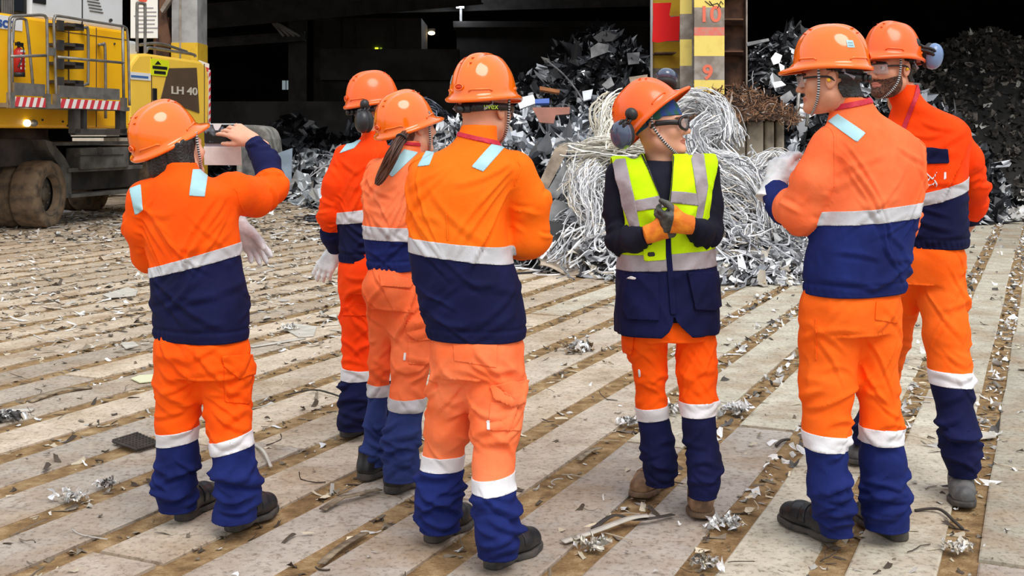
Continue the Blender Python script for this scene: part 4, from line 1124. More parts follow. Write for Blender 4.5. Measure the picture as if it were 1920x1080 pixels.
# rear body: rounded profile extruded across the machine
prof = [(s240, 1.58), (s392, 1.62), (s392+.05, 2.5), (s392-.05, 2.80), (s392-.28, 2.90), (s240+.55, 2.93), (s240+.28, 2.90), (s240+.06, 2.72), (s240, 2.62)]
mb = MB(); mb.prism([EL(s, 0, z) for s, z in prof], (0, 0, 0), -EN*2.7); rear = mb.build('rear_body', M_EYL, ex, bevel=.05)
for gx, gy, gh in ((284, 170, 1.2), (383, 175, 1.15)): mb = MB(); mb.box(EX(gx, gy, .004), (.014, .014, gh), RE); mb.build('door_gap', M_PANEL, rear)
mb = MB(); mb.prism([EX(*q, .004) for q in ((315.5, 128), (368, 127), (373, 212), (301, 186))], (0, 0, 0), EN*.012); pn = mb.build('side_panel', M_PANEL, rear, label='brown side panel with pale lettering')
rt = np.stack([EA, [0, 0, 1.], EN], 1)
text_mesh('LH 40', .20, 'panel_lettering', mat('letter_pale', lin((205, 195, 180)), .5), EX(346, 171, .022), rt, pn, .004, 1.9, .004)
mb = MB(); mb.box(EX(290, 177, .01), (.13, .03, .22), RE); mb.build('door_latch', M_BLACK, rear, bevel=.01)
mb = MB(); mb.box(EX(300, 127, .008), (.60, .012, .30), RE); ys_ = mb.build('warning_sticker', mat('sticker_yellow', lin((225, 232, 30)), .5), rear, label='yellow warning sticker')
mb = MB()
for yy, ww in ((127, .48), (136, .38)): mb.box(EX(300, yy, .018), (ww, .006, .055), RE)
mb.prism([EX(*q, .016) for q in ((290, 121), (296, 114), (302, 121))], (0, 0, 0), EN*.004)
mb.build('sticker_print', M_BLACK, ys_)
mb = MB(); mb.box(EX(262, 143, .008), (.68, .012, .13), RE); o = mb.build('maker_sticker', M_WHITE, rear)
mb = MB(); mb.box(EX(262, 144, .016), (.54, .006, .04), RE); mb.build('sticker_print', mat('print_blue', lin((70, 110, 170)), .5), o)
# hazard strip on the rear corner
mb = MB(); n = 14
for k in range(n):
    z0 = 1.68+k*.085; mb.prism([EL(s392+.052, -.02, z0), EL(s392+.052, -.25, z0+.08), EL(s392+.052, -.25, z0+.165), EL(s392+.052, -.02, z0+.085)], (0, 0, 0), EA*.012, k % 2)
mb.prism([EL(s392-.02, .006, 1.68), EL(s392+.05, .006, 1.68), EL(s392+.05, .006, 2.75), EL(s392-.02, .006, 2.75)], (0, 0, 0), EN*.01, 1)
for k in range(7): z0 = 1.7+k*.15; mb.prism([EL(s392-.02, .017, z0), EL(s392+.05, .017, z0+.05), EL(s392+.05, .017, z0+.12), EL(s392-.02, .017, z0+.07)], (0, 0, 0), EN*.004, 0)
mb.build('hazard_strip', [M_HAZR, M_HAZW], ex)
# top rails of the rear body
mb = MB(); mb.tube(spline([EX(274, 98, -.2), EX(276, 92, -.2), EX(284, 90, -.2), EX(330, 97, -.2), EX(362, 102, -.2), EX(366, 107, -.2)], 5), .03, 8); mb.tube(spline([EX(262, 84, -.9), EX(300, 82, -.9), EX(350, 97, -.9)], 5), .03, 8); mb.build('top_rail', M_EG, ex)
mb = MB(); mb.tube(spline([EX(257, 97, -.1), EX(257, 14, -.1), EX(259, 7, -.1), EX(264, 6, -.1), EX(270, 8, -.1), EX(272, 15, -.1), EX(272, 100, -.1)], 6), .028, 8); mb.build('roof_handrail', M_EG, ex)
mb = MB(); mb.box(EL(s240+.25, -.6, 2.98), (.8, .7, .35), RE); mb.build('air_intake', M_EW, ex, bevel=.05)
# side platform with railings
pf = MB(); DP = .62
a = EX(16, 200, DP); b = EX(243, 203, DP); sA, sB = sd(16, DP), sd(243, DP); zP = 1.90
pf.box(EL((sA+sB)/2, DP/2, zP), (sB-sA, DP, .06), RE); plat = pf.build('platform', M_EG, ex)
def haz(p0, p1, z0, z1, cnt):
    m_ = MB(); s0, s1 = sd(p0, DP), sd(p1, DP); w_ = (s1-s0)/cnt
    for k in range(cnt): m_.prism([EL(s0+k*w_, DP+.012, z0), EL(s0+(k+1)*w_, DP+.012, z0), EL(min(s1, s0+(k+1)*w_+w_*.7), DP+.012, z1), EL(min(s1, s0+k*w_+w_*.7), DP+.012, z1)], (0, 0, 0), EN*.01, k % 2)
    m_.prism([EL(s0, DP+.006, z0), EL(s1, DP+.006, z0), EL(s1, DP+.006, z1), EL(s0, DP+.006, z1)], (0, 0, 0), EN*.005, 1)
    m_.build('hazard_strip', [M_HAZR, M_HAZW], plat)
    m2 = MB(); m2.box(EL((s0+s1)/2, DP, z1+.11), (s1-s0, .03, .18), RE); m2.build('toe_board', M_EG, plat)
haz(25, 83, zP-.02, zP+.12, 9); haz(110, 223, zP-.02, zP+.12, 17)
def rail(pts, name='guard_rail', r=.022): mb = MB(); mb.tube(spline([EX(x, y, DP) for x, y in pts], 5), r, 8); return mb.build(name, M_EG, plat, True)
rail([(18, 196), (17, 110), (18, 45), (20, 33), (28, 30), (55, 29), (78, 28), (86, 32), (88, 45), (89, 110), (90, 196)])
rail([(106, 196), (103, 110), (101, 45), (103, 33), (110, 30), (165, 39), (222, 48), (234, 51), (239, 62), (241, 110), (243, 198)])
mb = MB(); mb.tube([EX(19, 106, DP), EX(86, 104, DP)], .022, 8); mb.tube([EX(108, 107, DP), EX(232, 118, DP)], .022, 8); mb.tube([EX(230, 50, DP), EX(232, 196, DP)], .024, 8); mb.build('mid_rail', M_EG, plat, True)
mb = MB(); mb.tube([EX(22, 60, .45), EX(24, 186, .45)], .02, 8); mb.tube(spline([EX(24, 80, .3), EX(26, 42, .3), (EX(32, 35, .3)), EX(46, 36, .3), EX(50, 46, .3), EX(56, 100, .3), EX(62, 165, .3)], 5), .022, 8); mb.build('bent_rail', M_EG, plat, True)
for px, q in ((20, 188), (88, 190), (106, 190), (232, 196)): mb = MB(); mb.box(EX(px, q, DP-.01), (.10, .07, .22), RE); mb.build('rail_socket', M_EG, plat)
mb = MB(); mb.box(EX(96, 97, DP), (.16, .05, .12), RE); mb.build('gate_latch', M_EG, plat)
mb = MB(); s0, s1 = sd(146, DP), sd(240, DP)
for s in (s0, s1-.12): mb.box(EL(s, DP-.06, 1.70), (.16, .1, .40), RE); 
mb.box(EL((s0+s1)/2, DP-.06, 1.52), (s1-s0+.1, .1, .10), RE); mb.box(EL(s0+.22, DP-.06, 1.72), (.08, .08, .36), RE); mb.build('step_frame', M_ED, plat)
for py in (45, 82, 117, 151):
    st_ = MB(); st_.box(EX(124, py+3, .18), (.42, .34, .05), RE); st_.box(EX(134, py+6, .2), (.22, .3, .10), RE); st_.box(EX(113, py+3, .35), (.14, .04, .16), RE); st_.build('step', M_ED, body)
for pts in ([(155, 53), (160, 52), (165, 60), (165, 150), (163, 157), (156, 160)], [(186, 84), (192, 84), (197, 94), (198, 222)]):
    mb = MB(); mb.tube(spline([EX(x, y, .10) for x, y in pts], 5), .024, 8); mb.tube([EX(*pts[0], 0), EX(*pts[0], .10)], .024, 8); mb.build('grab_handle', M_EG, body, True)
for px, m_ in ((51, mat('lit_lamp', (1, .98, .92), .3, emit=2.5)), (64, M_EG)):
    mb = MB(); mb.cyl(EX(px, 231, 0), EX(px, 231, .05), .055, k=20); mb.build('side_lamp', m_, body, True)
mb = MB(); mb.box(EX(10, 42, .006), (.75, .012, .20), RE); dl = mb.build('name_plate', M_WHITE, body)
text_mesh('sco', .22, 'plate_lettering', mat('letter_blue', lin((50, 90, 160)), .5), EX(12, 43, .016), rt, dl, .003, 1.3, .006)
for px, py in ((62, 150), (95, 155), (215, 82), (80, 225), (118, 228), (127, 236)):
    mb = MB(); mb.tube([EX(px, py, 0), EX(px, py, .02)], .018, 8); mb.build('bolt', M_ED, body)
# slewing ring and undercarriage
mb = MB(); mb.cyl(EL(.2, -1.35, 1.20), EL(.2, -1.35, 1.58), .85, k=36); mb.build('slewing_ring', M_ED, ex, True)
ebox('chassis_frame', -2.4, 4.1, -2.3, -.75, .62, 1.2, M_ED)
und = ebox('chassis_deck', sd(98, -.25), sd(247, -.25), -2.2, -.25, 1.30, 1.36, M_EDG, bev=.01)
sA2 = sd(142, -.25); sB2 = sd(233, -.25); mb = MB(); mb.box(EL((sA2+sB2)/2, -.30, 1.08), (sB2-sA2, .3, .36), RE); tb = mb.build('tool_box', M_EDG, ex, bevel=.02)
mb = MB(); mb.box(EX(187, 291, -.14), (1.4, .02, .015), RE); mb.cyl(EX(187, 283, -.15), EX(187, 283, -.12), .07, k=18); mb.build('box_latch', M_ED, tb)
ebox('running_board', sd(130, -.2), sd(268, -.2), -.55, -.2, .86, .93, M_EDG, bev=.01)
ebox('running_board', sd(134, -.2), sd(262, -.2), -.5, -.2, .44, .50, M_EDG, bev=.01)
ebox('inner_box', sd(135, -.6), sd(262, -.6), -2.2, -.6, .52, 1.28, M_ED)
mb = MB(); mb.prism([EX(*q, -.25) for q in ((84, 262), (98, 266), (122, 296), (133, 318), (134, 331), (119, 331), (112, 312), (92, 282))], (0, 0, 0), -EN*.5); mb.prism([EX(*q, -.25) for q in ((119, 331), (134, 331), (134, 371), (119, 371))], (0, 0, 0), -EN*.5); mb.build('fender', M_EDG, ex)
ebox('outrigger', -2.2, sd(95, -.5), -2.3, -.5, .98, 1.42, M_ED)
WN = np.array([.996, -.087, 0]); WA = np.array([.087, .996, 0])
def wheel(c, name='wheel'):
    EN, EA = WN, WA
    k = 40; R0 = .535; pr = [(.28, .10), (.31, .20), (.34, .20), (.35, .215), (.46, .22), (.51, .212), (.532, .185), (.535, .06), (.535, -.06), (.532, -.185), (.51, -.212), (.30, -.22)]
    V = []; F = []
    u = EA; v = np.array([0, 0, 1.])
    for j, (r_, w_) in enumerate(pr):
        for i in range(k):
            t = 2*math.pi*i/k; rr = r_*(1+(.012*math.sin(t*9+j)+.01*math.sin(t*23) if r_ > .5 else 0)); V.append(c+u*rr*math.cos(t)+v*rr*math.sin(t)+EN*w_)
    for j in range(len(pr)-1):
        for i in range(k): F.append([j*k+i, j*k+(i+1) % k, (j+1)*k+(i+1) % k, (j+1)*k+i])
    w_ = put(name, V, F, M_TYRE, ex, True, label='mud-caked solid tyre')
    mb = MB(); mb.cyl(c-EN*.15, c+EN*.06, .31, k=32); mb.cyl(c+EN*.06, c+EN*.12, .12, .10, k=20)
    mb.tube([c+EN*.20+(u*math.cos(a)+v*math.sin(a))*.335 for a in np.linspace(0, 2*math.pi, 37)[:-1]], .02, 6, closed=True)
    for i in range(8):
        a = i*math.pi/4; mb.cyl(c+EN*.05+(u*math.cos(a)+v*math.sin(a))*.20, c+EN*.09+(u*math.cos(a)+v*math.sin(a))*.20, .022, k=8)
    mb.build('rim', M_RIM, w_, True)
W0 = G(72, 427); W0 = W0+np.array([0, 0, .532])
for off in (0, -.49): wheel(W0+EN*off)
W1 = W0+EA*3.9
for off in (0, -.49): wheel(W1+EN*off)
for off in (-1.8, -2.29): wheel(W0+EN*off); wheel(W1+EN*off)
mb = MB(); mb.cyl(W0-EN*.2, W0-EN*2.2, .16, k=16); mb.cyl(W1-EN*.2, W1-EN*2.2, .16, k=16); mb.build('axle', M_ED, ex, True)
# fire extinguisher on the body
fe = empty('fire_extinguisher', EX(35, 143, .14), 'red fire extinguisher hung on the machine behind the railing', 'extinguisher')
mb = MB(); c0 = EX(35, 138, .13); c1 = EX(35, 92, .13); dz = (c1-c0)
mb.tube([c0, c0+dz*.85, c0+dz*.97, c0+dz*1.06], [.088, .088, .06, .03], 20); mb.build('cylinder', mat('extinguisher_red', lin((190, 30, 32)), .35), fe, True)
mb = MB(); mb.tube([EX(35, 144, .13), EX(35, 136, .13)], .091, 20); mb.build('foot_ring', M_BLACK, fe, True)
mb = MB(); mb.box(EX(36, 83, .15), (.16, .03, .05), RE); mb.tube(spline([EX(36, 86, .2), EX(44, 90, .2), EX(41, 110, .22), EX(34, 126, .22)], 5), .012, 6); mb.cyl(EX(35, 90, .13), EX(35, 78, .13), .022, k=10); mb.build('valve', M_BLACK, fe)
mb = MB()
for k in range(5): mb.box(EX(43, 96+k*8, .205), (.10, .01, .035), RE)
mb.build('instruction_label', M_WHITE, fe)
# ================================================================ scrap heaps
M_SHARD = attr_mat('scrap_sheet', .38, .55, bump=.15, bscale=14); M_WIRE = attr_mat('scrap_wire', .4, .35); M_DULL = attr_mat('dull_scrap', .85, 0.)
M_HBASE = attr_mat('heap_core', .8, .1, bump=.8, bscale=9)
def pal(n, cols, w, jit=.25):
    c = np.array([lin(x) for x in cols]); i = rng.choice(len(cols), n, p=np.array(w)/sum(w)); return c[i]*rng.uniform(1-jit, 1+jit, (n, 1))
def shards(pos, nor, size, asp, cols, tilt=.8, g=4, bend=.3):
    """crumpled sheet pieces, one small bent grid each"""
    n = len(pos)
    nn = nor+rng.normal(0, tilt, (n, 3)); nn /= np.linalg.norm(nn, axis=1, keepdims=True)
    a = rng.normal(0, 1, (n, 3)); a -= nn*(a*nn).sum(1, keepdims=True); a /= np.linalg.norm(a, axis=1, keepdims=True); b = np.cross(nn, a)
    u = np.linspace(-.5, .5, g); uu, vv = np.meshgrid(u, u, indexing='ij'); uu = uu.ravel(); vv = vv.ravel()
    sx = size*np.sqrt(asp); sy = size/np.sqrt(asp)
    ju = uu+rng.uniform(-.14, .14, (n, g*g)); jv = vv+rng.uniform(-.14, .14, (n, g*g))
    h = bend*(rng.normal(0, 1, (n, 1))*(ju**2)*3+rng.normal(0, 1, (n, 1))*ju*jv*3+rng.normal(0, .35, (n, g*g)))
    V = pos[:, None]+a[:, None]*(ju*sx[:, None])[..., None]+b[:, None]*(jv*sy[:, None])[..., None]+nn[:, None]*(h*np.minimum(sx, sy)[:, None])[..., None]
    q = np.array([[i*g+j, (i+1)*g+j, (i+1)*g+j+1, i*g+j+1] for i in range(g-1) for j in range(g-1)])
    F = (np.arange(n)*g*g)[:, None, None]+q[None]
    return V.reshape(-1, 3), F.reshape(-1, 4), np.repeat(cols, g*g, 0)
def wires(paths, rad, cols, k=4, flat=1.):
    """paths (n, m, 3) swept with a k-sided section"""
    n, m, _ = paths.shape
    T = np.gradient(paths, axis=1); T /= np.linalg.norm(T, axis=2, keepdims=True)+1e-9
    r0 = rng.normal(0, 1, (n, 1, 3)); U = np.cross(T, r0); U /= np.linalg.norm(U, axis=2, keepdims=True)+1e-9; W = np.cross(T, U)
    a = 2*np.pi*np.arange(k)/k+.78
    V = paths[:, :, None]+rad[:, None, None, None]*(np.cos(a)[None, None, :, None]*U[:, :, None]+flat*np.sin(a)[None, None, :, None]*W[:, :, None])
    i, j = np.meshgrid(np.arange(m-1), np.arange(k), indexing='ij'); i = i.ravel(); j = j.ravel()
    q = np.stack([i*k+j, i*k+(j+1) % k, (i+1)*k+(j+1) % k, (i+1)*k+j], 1)
    F = (np.arange(n)*m*k)[:, None, None]+q[None]
    return V.reshape(-1, 3), F.reshape(-1, 4), np.repeat(cols, m*k, 0)
class Heap:
    def __init__(s, blobs, seed, amp=.12, wl=.6): s.b = blobs; s.seed = seed; s.amp = amp; s.wl = wl
    def z(s, x, y):
        x = np.asarray(x, float); y = np.asarray(y, float); h = np.zeros(x.shape)-.3
        for (cx, cy, rx, ry, H, p) in s.b:
            d = np.sqrt(((x-cx)/rx)**2+((y-cy)/ry)**2); h = np.maximum(h, H*np.clip(1-d**p, -.2, 1))
        q = np.stack([x.ravel(), y.ravel(), 0*x.ravel()], 1)
        return h+(fbm(q/s.wl, s.seed, 3).reshape(x.shape)*s.amp)*np.clip(h*3, 0, 1)
    def bounds(s): b = np.array(s.b); return (b[:, 0]-b[:, 2]).min(), (b[:, 0]+b[:, 2]).max(), (b[:, 1]-b[:, 3]).min(), (b[:, 1]+b[:, 3]).max()
    def base(s, st, col):
        x0, x1, y0, y1 = s.bounds(); nx = int((x1-x0)/st)+2; ny = int((y1-y0)/st)+2
        X, Y = np.meshgrid(np.linspace(x0, x1, nx), np.linspace(y0, y1, ny), indexing='ij'); Z = s.z(X, Y)
        V = np.stack([X, Y, np.maximum(Z, -.05)], -1).reshape(-1, 3)
        i, j = np.meshgrid(np.arange(nx-1), np.arange(ny-1), indexing='ij'); a = (i*ny+j).ravel()
        F = np.stack([a, a+ny, a+ny+1, a+1], 1); F = F[(V[F, 2].max(1) > .05)]; V[:, 2] -= .03
        c = np.array(lin(col))*(1+.3*vnoise(V/.4, s.seed+3))[:, None]; return V, F, c
    def sample(s, n, front=True, cond=None, lift=.0):
        x0, x1, y0, y1 = s.bounds(); P_ = []; tot = 0
        while tot < n:
            x = rng.uniform(x0, x1, n*2); y = rng.uniform(y0, y1, n*2); z = s.z(x, y); ok = z > .01
            e = .08; dx = (s.z(x+e, y)-s.z(x-e, y))/(2*e); dy = (s.z(x, y+e)-s.z(x, y-e))/(2*e)
            nr = np.stack([-dx, -dy, np.ones_like(dx)], 1); nr /= np.linalg.norm(nr, axis=1, keepdims=True)
            if front: ok &= (nr[:, 1] < .35)
            pp = np.stack([x, y, z], 1)
            if cond is not None: ok &= cond(pp)
            P_.append(np.hstack([pp, nr])[ok]); tot += ok.sum()
            if len(P_) > 60: break
        A = np.vstack(P_)[:n]; return A[:, :3]+A[:, 3:]*lift, A[:, 3:]
def wander(pos, nor, L, m, curl, lift=.03, hp=None, cap=.16, zo=0.):
    n = len(pos); d = rng.normal(0, 1, (n, 3)); d -= nor*(d*nor).sum(1, keepdims=True)*.8; d /= np.linalg.norm(d, axis=1, keepdims=True)
    ax = nor+rng.normal(0, .5, (n, 3)); ax /= np.linalg.norm(ax, axis=1, keepdims=True)
    w = rng.normal(0, curl, (n, 1)); out = [pos]; p = pos.copy()
    for k in range(m-1):
        w = w*.8+rng.normal(0, curl*.5, (n, 1)); c, s_ = np.cos(w), np.sin(w)
        d = d*c+np.cross(ax, d)*s_+ax*(ax*d).sum(1, keepdims=True)*(1-c); d += rng.normal(0, .12, (n, 3)); d /= np.linalg.norm(d, axis=1, keepdims=True)
        p = p+d*(L/(m-1))[:, None]; out.append(p)
    out = np.stack(out, 1); out += nor[:, None]*lift
    if hp is not None: zz = hp.z(out[..., 0], out[..., 1])+zo+cap*rng.uniform(.2, 1.3, (n, 1)); out[..., 2] = zz-np.log1p(np.exp(np.clip((zz-out[..., 2])/.06, -30, 30)))*.06
    out[:, :, 2] = np.maximum(out[:, :, 2], .01); return out
def assemble(name, pieces, mats, label, cat='scrap', kind='stuff', group=None):
    V = []; F = []; C = []; M = []; n = 0
    for (v, f, c), mi in pieces: V.append(v); F.append(f+n); C.append(c); M.append(np.full(len(f), mi)); n += len(v)
    V = np.vstack(V); V[:, 2] = np.maximum(V[:, 2], .002)
    o = put(name, V, np.vstack(F), mats, None, False, np.concatenate(M), colors=np.vstack(C)); return tag(o, label, cat, group, kind)
HM = [M_HBASE, M_SHARD, M_WIRE, M_DULL]
SILV = [(205, 208, 212), (160, 164, 170), (235, 236, 238), (95, 98, 104), (45, 46, 50)]; DARK = [(28, 28, 31), (55, 56, 60), (92, 94, 98), (150, 152, 156), (205, 207, 210)]
def logn(n, m, s): return m*np.exp(np.clip(rng.normal(0, s, n), -2.2*s, 1.5*s))
# 1 mixed sheet heap in the middle
h1 = Heap([(.55, 17.6, 2.6, 4.2, 1.75, 1.5), (1.6, 19.5, 2.2, 3.2, 1.95, 1.6), (-.5, 19.6, 2.4, 3.4, 1.75, 1.5), (.55, 15.0, 1.5, 2.0, .95, 1.4)], 1)
p, q = h1.sample(3600); pc = [(h1.base(.12, (20, 20, 22)), 0), (shards(p, q, logn(3600, .125, .55), logn(3600, 2.3, .6), pal(3600, SILV, (5, 4, 5, 3, 3)), 1., 5, .6), 1)]
p, q = h1.sample(500); pc.append((shards(p, q, logn(500, .27, .4), logn(500, 2.2, .5), pal(500, DARK, (5, 4, 2, 3, 2)), .8, 5, .35), 1))
p, q = h1.sample(420); pc.append((wires(wander(p, q, logn(420, .7, .4), 8, .25, hp=h1), logn(420, .012, .4), pal(420, SILV, (3, 2, 2, 2, 3)), 4, .5), 2))
assemble('scrap_heap', pc, HM, 'mixed heap of silver and dark crumpled sheet scrap behind the person in the yellow vest')
# 2 dark heap inside the hall, up to the roof shade
h2 = Heap([(2.0, 26.5, 3.2, 3.6, 3.75, 1.5), (.2, 27, 2.6, 3.2, 2.7, 1.5), (3.9, 27.5, 3, 3.4, 3.4, 1.6)], 2)
p, q = h2.sample(3800); pc = [(h2.base(.16, (14, 14, 15)), 0), (shards(p, q, logn(3800, .155, .6), logn(3800, 1.9, .5), pal(3800, DARK, (6, 5, 3, 2, 1.4)), 1., 4, .6), 1)]
p, q = h2.sample(250); pc.append((wires(wander(p, q, logn(250, .9, .4), 8, .25, hp=h2), logn(250, .014, .4), pal(250, DARK, (3, 3, 2, 2, 1)), 4, .6), 2))
assemble('scrap_heap', pc, HM, 'tall dark scrap heap under the roof, left of the banded column')
# 3 wire heap on the right, nearest to the people
h3 = Heap([(2.05, 14.6, 1.35, 2.7, 1.50, 1.5), (1.45, 14.2, 1.4, 2.2, 1.20, 1.5), (3.0, 14.6, 1.3, 2.2, .95, 1.6), (2.2, 13.0, 1.7, 1.5, .45, 1.4), (3.3, 13.4, 1.2, 1.5, .5, 1.4)], 3, .10, .5)
WIRE = [(238, 238, 238), (200, 200, 203), (150, 151, 155), (92, 92, 96), (206, 196, 180)]
pc = [(h3.base(.09, (38, 37, 37)), 0)]
up = lambda P_: P_[:, 2] > .35
p, q = h3.sample(900, cond=up); pc.append((wires(wander(p, q, logn(900, 1.1, .35), 16, .5, .05, hp=h3), logn(900, .0085, .3), pal(900, WIRE, (5, 4, 2, 2, 1)), 4, .8), 2))
p, q = h3.sample(700, cond=up); pc.append((wires(wander(p, q, logn(700, .55, .35), 10, .45, .03, hp=h3), logn(700, .011, .35), pal(700, WIRE, (5, 4, 2, 2, 1)), 4, .45), 2))
p, q = h3.sample(1500, cond=lambda P_: P_[:, 2] < .5); pc.append((shards(p, q, logn(1500, .085, .4), logn(1500, 2.6, .4), pal(1500, WIRE, (4, 4, 3, 2, 1)), 1., bend=.5), 1))
p, q = h3.sample(500, cond=lambda P_: P_[:, 2] < .55); pc.append((wires(wander(p, q, logn(500, .32, .3), 8, .7, .03, hp=h3), logn(500, .010, .35), pal(500, WIRE, (4, 3, 3, 2, 1)), 4, .5), 2))
p, q = h3.sample(800, cond=up); pc.append((wires(wander(p, q, logn(800, .55, .4), 12, .8, .16, hp=h3, cap=.30), logn(800, .008, .35), pal(800, WIRE, (5, 4, 3, 2, 1)), 4, .6), 2))
assemble('wire_heap', pc, HM, 'tangled heap of bright silver wire and clippings right of the person in the yellow vest')
# 4 dark glossy heap behind the two people on the right
h4 = Heap([(5.6, 23.5, 3.2, 3.6, 3.45, 1.5), (7.2, 25, 3.2, 3.6, 3.3, 1.5), (5.0, 20.8, 2.2, 2.8, 1.9, 1.5), (6.6, 21.5, 2.2, 2.6, 1.6, 1.5)], 4)
p, q = h4.sample(4200); pc = [(h4.base(.14, (14, 14, 16)), 0), (shards(p, q, logn(4200, .135, .6), logn(4200, 2.1, .55), pal(4200, DARK, (6, 4, 3, 3, 2.6)), 1., 4, .65), 1)]
p, q = h4.sample(450); pc.append((wires(wander(p, q, logn(450, .8, .4), 8, .3, hp=h4), logn(450, .013, .4), pal(450, DARK, (3, 3, 3, 2, 2)), 4, .5), 2))
assemble('scrap_heap', pc, HM, 'dark glossy scrap heap right of the banded column')
# 5 shredded dark heap at the far right
h5 = Heap([(12.5, 31, 5.6, 5.2, 4.2, 1.4), (16.5, 31.5, 5.5, 5.4, 4.3, 1.5), (9.2, 32, 4, 4.2, 3.1, 1.5)], 5, .10, .5)
p, q = h5.sample(9500); GRAV = [(34, 31, 28), (58, 53, 48), (88, 81, 74), (120, 114, 106), (190, 186, 180)]
pc = [(h5.base(.16, (24, 22, 20)), 0), (shards(p, q, logn(9500, .105, .4), logn(9500, 1.7, .4), pal(9500, GRAV, (7, 6, 3, 1, .35)), 1., 3, .4), 3)]
assemble('shredded_heap', pc, HM, 'smooth dark heap of shredded scrap at the far right edge of the yard')
# 6 low bright scatter and black heap on the left under the hall
h6 = Heap([(-4.6, 29.5, 2.6, 2.8, .95, 1.5), (-3.2, 27.5, 2.4, 2.6, 1.0, 1.5), (-2.4, 24.8, 2.0, 2.2, 1.0, 1.4)], 6)
p, q = h6.sample(1300); BR = [(238, 240, 242), (205, 210, 214), (160, 166, 172), (80, 82, 86), (40, 40, 44)]
pc = [(h6.base(.14, (40, 40, 42)), 0), (shards(p, q, logn(1300, .22, .45), logn(1300, 1.8, .4), pal(1300, BR, (5, 4, 2, 2, 2)), .6), 1)]
p, q = h6.sample(420, cond=lambda P_: P_[:, 0] > -4.3); pc.append((wires(wander(p, q, logn(420, 1.0, .4), 10, .35, .1, hp=h6), logn(420, .013, .3), pal(420, WIRE, (5, 4, 2, 1, 1)), 4, .6), 2))
assemble('scrap_heap', pc, HM, 'low bright scatter of flat aluminium scrap beside the left trio')
h7 = Heap([(-6.2, 33, 2.6, 2.8, 1.75, 1.5), (-8.0, 33, 2.5, 2.6, 1.4, 1.5), (-4.4, 34, 2.2, 2.6, 1.5, 1.5)], 7)
p, q = h7.sample(700); pc = [(h7.base(.2, (12, 12, 12)), 0), (shards(p, q, logn(700, .25, .5), logn(700, 1.8, .4), pal(700, DARK, (8, 4, 2, 1, .6)), .9), 1)]
assemble('scrap_heap', pc, HM, 'black scrap heap at the foot of the hall wall on the left')
# 7 blue-black wire mound
h8 = Heap([(-1.55, 20.5, 1.35, 1.8, 2.0, 1.7), (-2.2, 21.0, 1.1, 1.6, 1.5, 1.6)], 8, .06, .5)
p, q = h8.sample(1000); BW = [(48, 50, 60), (75, 78, 90), (30, 31, 38), (120, 124, 136)]
pc = [(h8.base(.1, (16, 16, 20)), 0), (wires(wander(p, q, logn(1000, .7, .3), 10, .28, .04, hp=h8), logn(1000, .014, .25), pal(1000, BW, (5, 4, 3, 1)), 4, .8), 2)]
assemble('cable_heap', pc, HM, 'rounded mound of blue-black cable between the ponytailed person and the tall person')
# 8 concrete blocks with brown turnings on top
cb = []
M_CONC = mat('rough_concrete', lin((172, 160, 142)), .9, c2=lin((128, 118, 104)), scale=5, bump=.4, bscale=30)
xs = [(1362, 1398), (1400, 1432), (1434, 1452), (1455, 1471)]
for i, (a, b) in enumerate(xs):
    Y = 16.2+.15*i; A = P(a, 226, Y); B = P(b, 226, Y); mb = MB(); mb.box(((A[0]+B[0])/2, Y+.45, A[2]/2), (B[0]-A[0], .9, A[2]))
    o = mb.build('concrete_block', M_CONC, None, bevel=.03); tag(o, ['widest pale concrete block under the brown turnings, beside the wire heap', 'second pale concrete block from the left under the brown turnings', 'narrow concrete block second from the right under the brown turnings', 'narrowest concrete block at the right end under the brown turnings'][i], 'concrete block', 'concrete blocks in a row')
h9 = Heap([(3.30, 16.8, .75, .85, .45, 1.3), (2.95, 16.9, .6, .7, .38, 1.4)], 9, .03, .2); zb = P(0, 226, 16.2)[2]
p, q = h9.sample(1300); BRN = [(120, 84, 58), (84, 58, 42), (150, 112, 82), (50, 38, 30), (196, 180, 165)]
b_ = h9.base(.05, (84, 60, 44)); b_[0][:, 2] += zb; p[:, 2] += zb
w_ = wires(wander(p, q, logn(1300, .16, .3), 6, .8, .015), logn(1300, .009, .3), pal(1300, BRN, (5, 4, 3, 2, .6)), 4, .4)
assemble('turnings_heap', [(b_, 0), (w_, 3)], HM, 'brown heap of rusty turnings on top of the concrete blocks')
# wire bundles lying on the near heap
def bundle(ctrl, n, r, spread, cols, w, label, turns=1.2, rad=.006):
    ax = spline(np.array(ctrl), 7); m = len(ax); T, U, W = frames(ax)
    a0 = rng.uniform(0, 2*np.pi, n); rr = r*np.sqrt(rng.uniform(.15, 1, n)); t = np.linspace(0, 1, m)
    ph = a0[:, None]+turns*rng.normal(1, .3, (n, 1))*2*t[None]; R_ = rr[:, None]*(1+spread*(2*t[None]-1)**2)*(1+.05*rng.normal(0, 1, (n, m)))
    sh = rng.integers(0, 3, n)
    path = ax[None]+U[None]*(R_*np.cos(ph))[..., None]+W[None]*(R_*np.sin(ph))[..., None]
    for k_ in range(3): path = path+(.30*r/(k_+1))*np.sin(t[None]*(5+4*k_)*rng.uniform(.6, 1.5, (n, 1))+rng.uniform(0, 6.3, (n, 1)))[..., None]*rng.normal(0, 1, (n, 1, 3))
    v = wires(path, logn(n, rad, .25), pal(n, cols, w), 4, .8)
    return assemble('wire_bundle', [(v, 0)], [M_WIRE], label, 'wire bundle', kind=None, group='wire bundles')
WW = (6, 3, 1.5, .6, .8); GW = [(232, 228, 215), (250, 248, 240), (200, 196, 184), (150, 146, 138), (215, 205, 185)]
def H3(px, py, Y): return P(px, py, Y)
